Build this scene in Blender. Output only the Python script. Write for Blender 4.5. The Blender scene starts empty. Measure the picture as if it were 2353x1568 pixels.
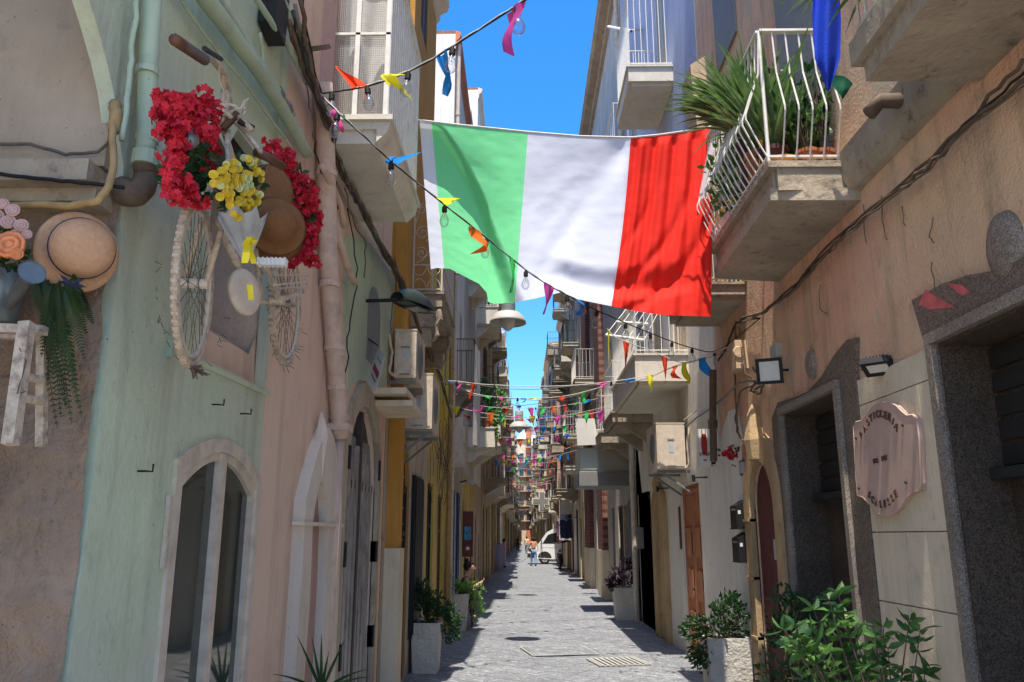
import bpy, math, random
from mathutils import Vector, Matrix
from mathutils.geometry import tessellate_polygon
R_ = random.Random(7)
V = Vector
sc = bpy.context.scene
COL = sc.collection
# ------------------------------------------------------------------ camera survey
F, U0, V0 = 1850., 1176.5, 784.
PIT = math.atan((1232 - V0) / F); YAW = math.atan((1200 - U0) * math.cos(PIT) / F); EYE = 1.75
_cf = V((-math.sin(YAW) * math.cos(PIT), math.cos(YAW) * math.cos(PIT), math.sin(PIT)))
_cr = V((math.cos(YAW), math.sin(YAW), 0))
_cu = V((math.sin(YAW) * math.sin(PIT), -math.cos(YAW) * math.sin(PIT), math.cos(PIT)))
def _ray(u, v): return _cf + _cr * ((u - U0) / F) + _cu * ((V0 - v) / F)
def PX(u, v, x):
    d = _ray(u, v); t = x / d.x; return V((x, d.y * t, EYE + d.z * t))
def PY(u, v, y):
    d = _ray(u, v); t = y / d.y; return V((d.x * t, y, EYE + d.z * t))
def PZ(u, v, z):
    d = _ray(u, v); t = (z - EYE) / d.z; return V((d.x * t, d.y * t, z))
LX, RX = -1.5, 2.5
def L(u, v, o=0.): return PX(u, v, LX + o)
def R(u, v, o=0.): return PX(u, v, RX - o)
# ------------------------------------------------------------------ materials
MATS = {}
def newmat(name):
    m = bpy.data.materials.new(name); m.use_nodes = True; nt = m.node_tree; nt.nodes.clear()
    out = nt.nodes.new('ShaderNodeOutputMaterial'); b = nt.nodes.new('ShaderNodeBsdfPrincipled')
    nt.links.new(b.outputs[0], out.inputs[0]); MATS[name] = m
    return m, nt, b, out
def N(nt, t, **k):
    n = nt.nodes.new(t)
    for a, b in k.items():
        if a in n.inputs.keys() if hasattr(n.inputs, 'keys') else False: n.inputs[a].default_value = b
        else: setattr(n, a, b)
    return n
def c4(c): return (c[0], c[1], c[2], 1)
def srgb(r, g, b):
    f = lambda x: ((x / 255 + .055) / 1.055) ** 2.4 if x > 10 else x / 255 / 12.92
    return (f(r), f(g), f(b))
def noise(nt, src, scale, detail=4, rough=.55, mp=None):
    if mp:
        q = N(nt, 'ShaderNodeMapping'); q.inputs['Scale'].default_value = mp; nt.links.new(src, q.inputs[0]); src = q.outputs[0]
    n = N(nt, 'ShaderNodeTexNoise'); n.inputs['Scale'].default_value = scale; n.inputs['Detail'].default_value = detail
    n.inputs['Roughness'].default_value = rough; nt.links.new(src, n.inputs['Vector']); return n.outputs['Fac']
def ramp(nt, fac, a, b, ca=(0, 0, 0, 1), cb=(1, 1, 1, 1)):
    r = N(nt, 'ShaderNodeValToRGB'); r.color_ramp.elements[0].position = a; r.color_ramp.elements[1].position = b
    r.color_ramp.elements[0].color = ca; r.color_ramp.elements[1].color = cb; nt.links.new(fac, r.inputs[0]); return r.outputs[0]
def mix(nt, fac, a, b, mode='MIX', f=1.):
    m = N(nt, 'ShaderNodeMix', data_type='RGBA', blend_type=mode)
    if hasattr(fac, 'links') or hasattr(fac, 'is_linked'):
        if f != 1.:
            k = N(nt, 'ShaderNodeMath', operation='MULTIPLY'); nt.links.new(fac, k.inputs[0]); k.inputs[1].default_value = f; fac = k.outputs[0]
        nt.links.new(fac, m.inputs[0])
    else: m.inputs[0].default_value = fac
    for i, x in ((6, a), (7, b)):
        if hasattr(x, 'is_linked'): nt.links.new(x, m.inputs[i])
        else: m.inputs[i].default_value = c4(x)
    return m.outputs[2]
def bump(nt, b, h, st, dist=.02):
    n = N(nt, 'ShaderNodeBump'); n.inputs['Strength'].default_value = st; n.inputs['Distance'].default_value = dist
    nt.links.new(h, n.inputs['Height']); nt.links.new(n.outputs[0], b.inputs['Normal'])
def geo(nt): return N(nt, 'ShaderNodeNewGeometry').outputs['Position']
def plaster(name, col, dirt=(.08, .07, .055), var=.22, streak=.35, bs=.35, scale=1., rough=.9, peel=None, fine=40., blotch=.25, bd=.01, col2=None):
    m, nt, b, out = newmat(name); p = geo(nt)
    big = ramp(nt, noise(nt, p, 1.3 * scale, 5, .6), .3, .7)
    c = mix(nt, big, tuple(x * (1 - var) for x in col), tuple(min(1, x * (1 + var * .7)) for x in col))
    if col2: c = mix(nt, ramp(nt, noise(nt, p, .75, 4, .6), .42, .62), c, col2, f=.8)
    st = ramp(nt, noise(nt, p, 2.2, 5, .65, (2.5, 2.5, .22)), .5, .78)
    c = mix(nt, st, c, dirt, f=streak)
    bl = ramp(nt, noise(nt, p, 5.5 * scale, 6, .7), .56, .72)
    c = mix(nt, bl, c, dirt, f=blotch)
    pits = ramp(nt, noise(nt, p, 55, 2, .5), .70, .76)
    c = mix(nt, pits, c, tuple(x * .5 for x in dirt), f=.55)
    if peel:
        pe = ramp(nt, noise(nt, p, 1.9, 7, .72, (1, 1, .6)), .57, .60)
        c = mix(nt, pe, c, peel, f=.9)
    nt.links.new(c, b.inputs['Base Color']); b.inputs['Roughness'].default_value = rough; b.inputs['Specular IOR Level'].default_value = .2
    h1 = noise(nt, p, fine, 5, .6); h2 = noise(nt, p, 5, 5, .6)
    a = N(nt, 'ShaderNodeMath', operation='MULTIPLY_ADD'); nt.links.new(h2, a.inputs[0]); a.inputs[1].default_value = 2.2; nt.links.new(h1, a.inputs[2])
    bump(nt, b, a.outputs[0], bs, bd)
    return m
def simple(name, col, rough=.6, var=.12, metal=0., scale=12., bs=.1, spec=.35, dirt=None, df=.4):
    m, nt, b, out = newmat(name); p = geo(nt)
    n = noise(nt, p, scale, 5, .6)
    c = mix(nt, ramp(nt, n, .3, .7), tuple(x * (1 - var) for x in col), tuple(min(1, x * (1 + var)) for x in col))
    if dirt: c = mix(nt, ramp(nt, noise(nt, p, scale * .6, 6, .7), .5, .7), c, dirt, f=df)
    nt.links.new(c, b.inputs['Base Color']); b.inputs['Roughness'].default_value = rough; b.inputs['Metallic'].default_value = metal
    b.inputs['Specular IOR Level'].default_value = spec
    if bs: bump(nt, b, noise(nt, p, scale * 6, 4), bs, .004)
    return m
def cloth(name, col, trans=.45, bs=.25, sc_=14., tcol=None):
    m, nt, b, out = newmat(name); p = geo(nt)
    b.inputs['Base Color'].default_value = c4(col); b.inputs['Roughness'].default_value = .75; b.inputs['Specular IOR Level'].default_value = .15
    t = N(nt, 'ShaderNodeBsdfTranslucent'); t.inputs[0].default_value = c4(tcol or col)
    mx = N(nt, 'ShaderNodeMixShader'); mx.inputs[0].default_value = trans
    nt.links.new(b.outputs[0], mx.inputs[1]); nt.links.new(t.outputs[0], mx.inputs[2]); nt.links.new(mx.outputs[0], out.inputs[0])
    n = N(nt, 'ShaderNodeBump'); n.inputs['Strength'].default_value = bs; n.inputs['Distance'].default_value = .03
    n.inputs['Distance'].default_value = .012; a = noise(nt, p, sc_, 8, .68, (.7, .7, 1.3)); nt.links.new(a, n.inputs['Height'])
    nt.links.new(n.outputs[0], b.inputs['Normal']); nt.links.new(n.outputs[0], t.inputs['Normal'])
    return m
def leafmat(name, a, bcol, trans=.3, scale=9.):
    m, nt, b, out = newmat(name); p = geo(nt)
    c = mix(nt, ramp(nt, noise(nt, p, scale, 3), .35, .65), a, bcol)
    nt.links.new(c, b.inputs['Base Color']); b.inputs['Roughness'].default_value = .45; b.inputs['Specular IOR Level'].default_value = .4
    t = N(nt, 'ShaderNodeBsdfTranslucent'); nt.links.new(c, t.inputs[0])
    mx = N(nt, 'ShaderNodeMixShader'); mx.inputs[0].default_value = trans
    nt.links.new(b.outputs[0], mx.inputs[1]); nt.links.new(t.outputs[0], mx.inputs[2]); nt.links.new(mx.outputs[0], out.inputs[0])
    return m
def granite(name, c1, c2, scale=90.):
    m, nt, b, out = newmat(name); p = geo(nt)
    v = N(nt, 'ShaderNodeTexVoronoi'); v.inputs['Scale'].default_value = scale; nt.links.new(p, v.inputs['Vector'])
    bw = N(nt, 'ShaderNodeRGBToBW'); nt.links.new(v.outputs['Color'], bw.inputs[0])
    c = mix(nt, ramp(nt, bw.outputs[0], .25, .8), c1, c2)
    c = mix(nt, ramp(nt, noise(nt, p, 2.2, 5), .45, .7), c, tuple(x * .6 for x in c1), f=.5)
    nt.links.new(c, b.inputs['Base Color']); b.inputs['Roughness'].default_value = .55
    bump(nt, b, noise(nt, p, 60, 3), .2, .004); return m
def glassmat(name, tint=(.03, .04, .035), rough=.05):
    m, nt, b, out = newmat(name)
    b.inputs['Base Color'].default_value = c4(tint); b.inputs['Roughness'].default_value = rough; b.inputs['Specular IOR Level'].default_value = .8
    return m
def brickmat(name, c1, c2, mortar, scale=1., bw=.25, rh=.065, plane='YZ'):
    m, nt, b, out = newmat(name); p = geo(nt)
    s = N(nt, 'ShaderNodeSeparateXYZ'); nt.links.new(p, s.inputs[0]); q = N(nt, 'ShaderNodeCombineXYZ')
    nt.links.new(s.outputs['Y' if plane[0] == 'Y' else 'X'], q.inputs[0]); nt.links.new(s.outputs['Z' if plane[1] == 'Z' else 'Y'], q.inputs[1])
    t = N(nt, 'ShaderNodeTexBrick'); t.inputs['Scale'].default_value = scale; t.inputs['Brick Width'].default_value = bw; t.inputs['Row Height'].default_value = rh
    t.inputs['Mortar Size'].default_value = .008; t.inputs['Color1'].default_value = c4(c1); t.inputs['Color2'].default_value = c4(c2); t.inputs['Mortar'].default_value = c4(mortar)
    nt.links.new(q.outputs[0], t.inputs['Vector'])
    c = mix(nt, ramp(nt, noise(nt, p, 4, 5), .4, .75), t.outputs['Color'], tuple(x * .45 for x in c1), f=.4)
    nt.links.new(c, b.inputs['Base Color']); b.inputs['Roughness'].default_value = .9
    bump(nt, b, t.outputs['Fac'], -.4, .01); return m

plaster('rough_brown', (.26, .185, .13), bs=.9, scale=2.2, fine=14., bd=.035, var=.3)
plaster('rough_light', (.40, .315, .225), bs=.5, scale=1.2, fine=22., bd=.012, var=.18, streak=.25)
plaster('mint', (.52, .59, .41), dirt=(.25, .25, .18), var=.12, streak=.6, bs=.45, bd=.014, blotch=.35, fine=26., col2=(.52, .54, .43))
plaster('mint_pipe', (.42, .50, .36), dirt=(.1, .12, .08), var=.12, bs=.15)
plaster('pale_mint', (.45, .49, .36), dirt=(.25, .22, .12), var=.12, bs=.25)
plaster('pink', (.72, .51, .385), dirt=(.33, .22, .15), var=.1, streak=.6, bs=.5, bd=.014, blotch=.3, fine=30., col2=(.72, .55, .41))
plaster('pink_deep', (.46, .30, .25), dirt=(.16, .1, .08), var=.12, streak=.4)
plaster('white_stone', (.66, .57, .46), dirt=(.32, .26, .2), var=.1, bs=.15)
plaster('cream', (.70, .59, .42), dirt=(.22, .16, .1), var=.15)
plaster('white_wall', (.80, .745, .65), dirt=(.3, .26, .2), var=.08, streak=.35, blotch=.3)
plaster('grey_wall', (.52, .48, .42), dirt=(.14, .12, .1), var=.15, streak=.5)
plaster('lavender', (.43, .45, .56), dirt=(.27, .28, .36), var=.12, streak=.5, bs=.15)
plaster('beige_old', (.46, .38, .28), dirt=(.14, .1, .06), var=.2, streak=.55, blotch=.45, peel=(.30, .24, .17))
plaster('ochre_old', (.60, .42, .13), dirt=(.22, .15, .06), var=.18, streak=.5, blotch=.4, peel=(.40, .30, .17), bs=.6, fine=18., bd=.02)
plaster('orange', (.52, .26, .055), dirt=(.25, .12, .03), var=.12, streak=.45, blotch=.3)
plaster('yellow', (.62, .47, .10), dirt=(.3, .2, .05), var=.1, streak=.4)
plaster('tan', (.55, .41, .27), dirt=(.16, .11, .07), var=.15, streak=.5)
plaster('rose', (.50, .24, .17), dirt=(.2, .1, .07), var=.12)
plaster('coral', (.58, .22, .12), dirt=(.25, .1, .06), var=.12)
plaster('salmon', (.76, .51, .32), dirt=(.21, .18, .12), var=.14, streak=.7, blotch=.45, bs=.65, bd=.018, peel=(.60, .47, .33), col2=(.76, .41, .28))
plaster('balcony_stone', (.36, .30, .22), dirt=(.06, .05, .035), var=.25, streak=.2, blotch=.75, bs=.6, scale=1.6, fine=16., bd=.02)
plaster('sand_stone', (.50, .345, .185), dirt=(.14, .08, .03), var=.25, streak=.4, blotch=.5, bs=.5)
plaster('slab_white', (.66, .60, .49), dirt=(.2, .17, .12), var=.1, streak=.3)
plaster('planter', (.62, .57, .48), dirt=(.22, .2, .15), var=.12, bs=.9, fine=26., bd=.02)
simple('white_paint', (.72, .69, .62), .5, .08, dirt=(.3, .22, .14), df=.35)
simple('off_white', (.58, .49, .38), .6, .12, dirt=(.28, .2, .13), df=.5)
simple('white_bike', (.50, .40, .29), .65, .25, dirt=(.14, .09, .055), df=.9, scale=34)
simple('pale_grey', (.42, .41, .37), .5, .06)
simple('lamp_grey', (.30, .33, .31), .45, .05)
simple('mid_grey', (.20, .20, .19), .6, .1)
simple('dark_metal', (.022, .020, .018), .7, .15)
simple('black', (.008, .008, .008), .6, .1)
simple('cable_brown', (.13, .095, .065), .8, .3)
simple('cable_black', (.02, .018, .016), .6, .2)
simple('cord_white', (.62, .6, .54), .7, .15, bs=0)
simple('rust_pipe', (.12, .085, .055), .8, .4, dirt=(.2, .1, .04))
simple('ochre_pipe', (.36, .24, .10), .8, .2)
simple('pink_pipe', (.60, .44, .34), .7, .1, dirt=(.2, .13, .09), df=.4)
simple('brown_wood', (.10, .045, .022), .5, .3)
simple('grey_wood', (.30, .26, .225), .45, .35, scale=5)
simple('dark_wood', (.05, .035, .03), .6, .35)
simple('straw', (.55, .31, .17), .8, .12, scale=60, bs=.8)
simple('straw_brown', (.20, .085, .028), .8, .15, scale=60, bs=.8)
simple('navy', (.02, .025, .06), .7)
simple('wicker', (.08, .05, .03), .8, .5, scale=60, bs=1)
simple('red_petal', (.50, .010, .028), .6, .3, scale=30, bs=0)
simple('yellow_petal', (.72, .50, .03), .6, .2, scale=30, bs=0)
simple('pale_petal', (.60, .62, .28), .6, .2, scale=30, bs=0)
simple('pink_petal', (.55, .33, .28), .6, .2, scale=30, bs=0)
simple('orange_petal', (.75, .25, .09), .6, .2, scale=30, bs=0)
simple('paper', (.42, .45, .50), .7, .15, scale=10)
simple('ribbon_yellow', (.80, .68, .03), .5, .1)
simple('zinc', (.16, .18, .18), .35, .2, metal=.4)
simple('terracotta', (.36, .12, .05), .8, .2)
simple('dark_pot', (.06, .02, .02), .7, .2)
simple('orange_plastic', (.75, .28, .03), .4, .1)
simple('door_rust', (.44, .17, .075), .6, .15, scale=4, dirt=(.5, .3, .2), df=.35)
simple('lamp_green', (.028, .04, .034), .5, .1)
simple('green_door', (.06, .13, .09), .5, .2)
simple('blue_frame', (.02, .035, .14), .4, .2)
simple('skin', (.50, .27, .18), .6, .05, bs=0)
simple('hair', (.012, .009, .008), .6, .3)
simple('olive_top', (.09, .06, .035), .9, .2)
simple('orange_shirt', (.55, .24, .15), .9, .1)
simple('jeans', (.18, .32, .55), .9, .15)
simple('pink_cloth', (.72, .38, .42), .9, .1)
simple('lilac_cloth', (.35, .3, .42), .9, .1)
simple('white_car', (.80, .80, .78), .25, .02, bs=0, spec=.6)
simple('rubber', (.02, .02, .02), .9)
simple('tile_roof', (.30, .14, .08), .9, .3)
simple('plaque_pink', (.52, .36, .28), .7, .08, dirt=(.38, .2, .15), df=.4, scale=5)
simple('engrave', (.11, .055, .04), .9)
simple('sign_white', (.66, .63, .56), .5, .06)
simple('sign_red', (.35, .02, .02), .5)
simple('blue_poster', (.05, .22, .38), .4, .7, scale=9, bs=0)
simple('maroon', (.12, .03, .03), .6, .3)
simple('awning_sage', (.50, .55, .45), .7, .05)
simple('graffiti_pink', (.60, .13, .12), .9, .25)
simple('asphalt_dark', (.05, .05, .05), .9)
plaster('bounce_paving', (.70, .60, .46), dirt=(.3, .26, .2), var=.12)  # pale tone invented to bounce sunlight onto the shaded walls
granite('granite_brown', (.08, .058, .042), (.25, .195, .145), 120)
granite('granite_grey', (.15, .12, .095), (.34, .28, .22), 130)
granite('granite_dark', (.026, .018, .012), (.125, .088, .06), 130)
brickmat('brick_red', (.20, .055, .035), (.13, .035, .025), (.24, .13, .09), bw=.3, rh=.12)
brickmat('brick_tan', (.45, .23, .13), (.36, .17, .09), (.5, .42, .33), bw=.28, rh=.09)
glassmat('door_glass', (.035, .045, .038), .04)
glassmat('window_glass', (.03, .035, .045), .08)
glassmat('car_glass', (.02, .025, .025), .05)
leafmat('leaf_dark', (.018, .05, .016), (.04, .10, .025))
leafmat('leaf_mid', (.05, .14, .025), (.11, .24, .05))
leafmat('leaf_bright', (.12, .28, .05), (.25, .45, .10), .4)
leafmat('leaf_glossy', (.03, .09, .025), (.12, .25, .05), .35, 6)
leafmat('leaf_fern', (.016, .045, .012), (.045, .09, .02))
leafmat('leaf_purple', (.03, .015, .03), (.08, .04, .07), .15)
leafmat('leaf_strap', (.05, .11, .035), (.14, .24, .07), .35, 12)
PEN = {}
for n_, c_ in dict(red=(.85, .09, .04), orange=(.95, .2, .03), yellow=(.85, .78, .05), green=(.08, .62, .15), blue=(.03, .30, .80), pink=(.85, .10, .42), magenta=(.60, .08, .35)).items():
    PEN[n_] = cloth('pennant_' + n_, c_, .5, .1)
cloth('flag_green', (.22, .80, .36), .16, .3, 5.)
cloth('flag_white', (.70, .73, .84), .16, .3, 5.)
cloth('flag_red', (.80, .03, .018), .16, .3, 6.)
cloth('hem_white', (.76, .79, .88), .15, .3, 10)
cloth('cloth_dark_green', (.01, .10, .05), .3, .2)
cloth('towel_blue', (.02, .07, .62), .3, .6, 60)
cloth('towel_white', (.72, .72, .76), .4, .6, 50)
cloth('drape_white', (.75, .73, .68), .3, .5, 8)
# clear bulbs: thin real glass
m_, nt_, b_, o_ = newmat('bulb_glass')
g_ = N(nt_, 'ShaderNodeBsdfGlossy'); g_.inputs['Roughness'].default_value = .03
tr_ = N(nt_, 'ShaderNodeBsdfTransparent'); tr_.inputs[0].default_value = (.93, .95, .96, 1)
fr_ = N(nt_, 'ShaderNodeLayerWeight'); fr_.inputs[0].default_value = .32
mx_ = N(nt_, 'ShaderNodeMixShader'); nt_.links.new(fr_.outputs['Facing'], mx_.inputs[0]); nt_.links.new(tr_.outputs[0], mx_.inputs[1]); nt_.links.new(g_.outputs[0], mx_.inputs[2]); nt_.links.new(mx_.outputs[0], o_.inputs[0])
# paving: large rectangular lava slabs laid across, chiselled
m_, nt_, b_, o_ = newmat('paving'); p_ = geo(nt_)
mp_ = N(nt_, 'ShaderNodeMapping'); mp_.inputs['Rotation'].default_value = (0, 0, math.radians(38)); nt_.links.new(p_, mp_.inputs[0])
t_ = N(nt_, 'ShaderNodeTexBrick'); t_.inputs['Scale'].default_value = 1.; t_.inputs['Brick Width'].default_value = .85; t_.inputs['Row Height'].default_value = .42
t_.inputs['Mortar Size'].default_value = .014; t_.inputs['Mortar Smooth'].default_value = .3; t_.inputs['Color1'].default_value = (.205, .225, .255, 1); t_.inputs['Color2'].default_value = (.315, .335, .36, 1); t_.inputs['Mortar'].default_value = (.14, .135, .13, 1)
nt_.links.new(mp_.outputs[0], t_.inputs['Vector'])
c_ = mix(nt_, ramp(nt_, noise(nt_, p_, 1.1, 5, .6), .35, .7), t_.outputs['Color'], (.37, .39, .42), f=.45)
sp_ = noise(nt_, p_, 26, 6, .75)
c_ = mix(nt_, ramp(nt_, sp_, .42, .58), c_, (.085, .085, .085), f=.8)
c_ = mix(nt_, ramp(nt_, noise(nt_, p_, 7.5, 7, .8), .47, .56), c_, (.12, .125, .13), f=.6)
c_ = mix(nt_, ramp(nt_, noise(nt_, mp_.outputs[0], 4.5, 6, .75, (1, 2.6, 1)), .56, .62), c_, (.55, .56, .56), f=.6)
c_ = mix(nt_, ramp(nt_, noise(nt_, p_, 60, 3, .6), .58, .68), c_, (.62, .61, .58), f=.5)
nt_.links.new(c_, b_.inputs['Base Color']); b_.inputs['Roughness'].default_value = .7
ad_ = N(nt_, 'ShaderNodeMath', operation='MULTIPLY_ADD'); nt_.links.new(t_.outputs['Fac'], ad_.inputs[0]); ad_.inputs[1].default_value = -1.2; nt_.links.new(sp_, ad_.inputs[2])
bump(nt_, b_, ad_.outputs[0], .9, .012)
# ------------------------------------------------------------------ mesh tools
class MB:
    def __init__(s): s.v = []; s.f = []; s.mi = []
    def add(s, vs, fs, mi=0):
        k = len(s.v); s.v += [V(x) for x in vs]; s.f += [tuple(i + k for i in f) for f in fs]; s.mi += [mi] * len(fs); return s
    def box(s, x0, x1, y0, y1, z0, z1, mi=0):
        return s.add([(x0, y0, z0), (x1, y0, z0), (x1, y1, z0), (x0, y1, z0), (x0, y0, z1), (x1, y0, z1), (x1, y1, z1), (x0, y1, z1)],
              [(0, 3, 2, 1), (4, 5, 6, 7), (0, 1, 5, 4), (1, 2, 6, 5), (2, 3, 7, 6), (3, 0, 4, 7)], mi)
    def obox(s, c, a, b, d, mi=0):
        c = V(c); a = V(a); b = V(b); d = V(d); vs = []
        for k in (-1, 1):
            for i, j in ((-1, -1), (1, -1), (1, 1), (-1, 1)): vs.append(c + a * i + b * j + d * k)
        return s.add(vs, [(0, 3, 2, 1), (4, 5, 6, 7), (0, 1, 5, 4), (1, 2, 6, 5), (2, 3, 7, 6), (3, 0, 4, 7)], mi)
    def bar(s, p, q, w, h=None, up=(0, 0, 1), mi=0):
        p = V(p); q = V(q); h = h or w; d = q - p; n = d.normalized(); u = V(up)
        if abs(n.dot(u)) > .95: u = V((0, 1, 0)) if abs(n.y) < .9 else V((1, 0, 0))
        a = n.cross(u).normalized(); b = a.cross(n).normalized()
        return s.obox((p + q) / 2, a * w / 2, b * h / 2, d / 2, mi)
    def tube(s, pts, r, n=8, mi=0, cap=True):
        pts = [V(p) for p in pts]; rs = r if isinstance(r, (list, tuple)) else [r] * len(pts)
        k0 = len(s.v); ref = None
        for i, p in enumerate(pts):
            d = (pts[min(i + 1, len(pts) - 1)] - pts[max(i - 1, 0)])
            d = d.normalized() if d.length > 1e-9 else V((0, 0, 1))
            if ref is None: ref = d.orthogonal().normalized()
            a = (ref - d * ref.dot(d))
            a = a.normalized() if a.length > 1e-6 else d.orthogonal().normalized()
            ref = a; b = d.cross(a)
            for j in range(n):
                t = 2 * math.pi * j / n; s.v.append(p + (a * math.cos(t) + b * math.sin(t)) * rs[i])
        for i in range(len(pts) - 1):
            for j in range(n):
                s.f.append((k0 + i * n + j, k0 + i * n + (j + 1) % n, k0 + (i + 1) * n + (j + 1) % n, k0 + (i + 1) * n + j)); s.mi.append(mi)
        if cap and n > 2:
            s.f.append(tuple(k0 + j for j in range(n))[::-1]); s.mi.append(mi)
            s.f.append(tuple(k0 + (len(pts) - 1) * n + j for j in range(n))); s.mi.append(mi)
        return s
    def lathe(s, prof, c=(0, 0, 0), ax=(0, 0, 1), n=20, mi=0, sx=1., ref=None):
        c = V(c); ax = V(ax).normalized(); a = (V(ref) - ax * ax.dot(V(ref))).normalized() if ref else ax.orthogonal().normalized(); b = ax.cross(a); k0 = len(s.v)
        for r, h in prof:
            for j in range(n):
                t = 2 * math.pi * j / n; s.v.append(c + ax * h + (a * math.cos(t) * sx + b * math.sin(t)) * r)
        for i in range(len(prof) - 1):
            for j in range(n):
                s.f.append((k0 + i * n + j, k0 + i * n + (j + 1) % n, k0 + (i + 1) * n + (j + 1) % n, k0 + (i + 1) * n + j)); s.mi.append(mi)
        return s
    def ball(s, c, r, n=10, m=7, mi=0, sc_=(1, 1, 1)):
        c = V(c); k0 = len(s.v)
        for i in range(m + 1):
            ph = math.pi * i / m
            for j in range(n):
                t = 2 * math.pi * j / n
                s.v.append(c + V((r * sc_[0] * math.sin(ph) * math.cos(t), r * sc_[1] * math.sin(ph) * math.sin(t), r * sc_[2] * math.cos(ph))))
        for i in range(m):
            for j in range(n):
                s.f.append((k0 + i * n + j, k0 + (i + 1) * n + j, k0 + (i + 1) * n + (j + 1) % n, k0 + i * n + (j + 1) % n)); s.mi.append(mi)
        return s
    def prism(s, outer, vec, holes=(), mi=0, back=True):
        """polygon with holes (3D, coplanar) extruded by vec; front face at the given points"""
        vec = V(vec); loops = [[V(p) for p in outer]] + [[V(p) for p in h] for h in holes]
        flat = [p for l in loops for p in l]; tris = tessellate_polygon(loops)
        k0 = len(s.v); n = len(flat); s.v += flat + [p + vec for p in flat]
        for t in tris:
            s.f.append((k0 + t[0], k0 + t[1], k0 + t[2])); s.mi.append(mi)
            if back: s.f.append((k0 + n + t[2], k0 + n + t[1], k0 + n + t[0])); s.mi.append(mi)
        o = 0
        for l in loops:
            m = len(l)
            for i in range(m):
                s.f.append((k0 + o + i, k0 + o + (i + 1) % m, k0 + n + o + (i + 1) % m, k0 + n + o + i)); s.mi.append(mi)
            o += m
        return s
    def quad(s, a, b, c, d, mi=0): return s.add([a, b, c, d], [(0, 1, 2, 3)], mi)
    def leaf(s, p, d, ln, w, up=None, mi=0, bend=.25):
        p = V(p); d = V(d).normalized(); a = d.cross(V(up) if up else V((R_.uniform(-1, 1), R_.uniform(-1, 1), R_.uniform(-1, 1))))
        a = a.normalized() if a.length > 1e-4 else d.orthogonal().normalized(); nrm = a.cross(d).normalized()
        b1 = nrm * ln * .05; c1 = p + d * ln * .3; c2 = p + d * ln * .66 - nrm * ln * bend * .35
        q = [p, c1 + a * w * .46 + b1, c1 - b1 * .3, c1 - a * w * .46 + b1, c2 + a * w * .38 + b1, c2 - b1 * .3, c2 - a * w * .38 + b1, p + d * ln - nrm * ln * bend]
        return s.add(q, [(0, 1, 2), (0, 2, 3), (1, 4, 5, 2), (2, 5, 6, 3), (4, 7, 5), (5, 7, 6)], mi)
    def strap(s, p, d, ln, w, droop=.6, seg=7, mi=0, side=None):
        p = V(p); d = V(d).normalized(); sd = V(side) if side else d.cross(V((0, 0, 1)))
        sd = sd.normalized() if sd.length > .05 else V((1, 0, 0)); pts = []; q = p.copy(); dd = d.copy()
        k0 = len(s.v)
        for i in range(seg + 1):
            t = i / seg; ww = w * (.5 + 1.2 * t if t < .4 else (1 - t) * 1.63) / 2 + .0008
            s.v += [q + sd * ww, q - V((0, 0, ww * .35)), q - sd * ww]
            q = q + dd * (ln / seg); dd = (dd + V((0, 0, -droop / seg * (1 + t)))).normalized()
        for i in range(seg):
            a = k0 + i * 3; s.f += [(a, a + 1, a + 4, a + 3), (a + 1, a + 2, a + 5, a + 4)]; s.mi += [mi, mi]
        return s
    def build(s, name, mats, parent=None, smooth=False, **tg):
        me = bpy.data.meshes.new(name)
        off = V((0, 0, 0))
        if parent is None and s.v:
            xs = [v.x for v in s.v]; ys = [v.y for v in s.v]; off = V(((min(xs) + max(xs)) / 2, (min(ys) + max(ys)) / 2, min(v.z for v in s.v)))
        me.from_pydata([v - off for v in s.v], [], s.f)
        for x in (mats if isinstance(mats, (list, tuple)) else [mats]): me.materials.append(MATS[x])
        me.polygons.foreach_set('material_index', s.mi)
        if smooth: me.polygons.foreach_set('use_smooth', [True] * len(me.polygons))
        me.update()
        if smooth != 'soft': me.validate()
        o = bpy.data.objects.new(name, me); COL.objects.link(o); o.location = off
        if parent is not None:
            o.parent = parent
            w = parent; T = Matrix.Identity(4)
            while w is not None: T = w.matrix_parent_inverse.copy() if False else T; w = w.parent
            o.matrix_parent_inverse = world(parent).inverted()
        for k, x in tg.items(): o[k] = x
        return o
def each(mb, name, mat, parent, smooth=False):
    n = len(mb.v); par = list(range(n))
    def fd(a):
        while par[a] != a: par[a] = par[par[a]]; a = par[a]
        return a
    for f in mb.f:
        for k in f[1:]: par[fd(k)] = fd(f[0])
    grp = {}
    for f, mi in zip(mb.f, mb.mi): grp.setdefault(fd(f[0]), []).append((f, mi))
    last = None
    for fs in grp.values():
        ids = sorted({i for f, _ in fs for i in f}); mp = {a: b for b, a in enumerate(ids)}; q = MB(); q.v = [mb.v[i] for i in ids]; q.f = [tuple(mp[i] for i in f) for f, _ in fs]; q.mi = [m for _, m in fs]; last = q.build(name, mat, parent, smooth)
    return last
WM = {}
def world(o):
    if o.parent is None: return Matrix.Translation(o.location) @ o.rotation_euler.to_matrix().to_4x4()
    return world(o.parent) @ o.matrix_parent_inverse @ Matrix.Translation(o.location)
def thing(name, label, cat, loc=(0, 0, 0), group=None, kind=None):
    o = bpy.data.objects.new(name, None); COL.objects.link(o); o.location = loc; o.empty_display_size = .2
    o['label'] = label; o['category'] = cat
    if group: o['group'] = group
    if kind: o['kind'] = kind
    return o
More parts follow.
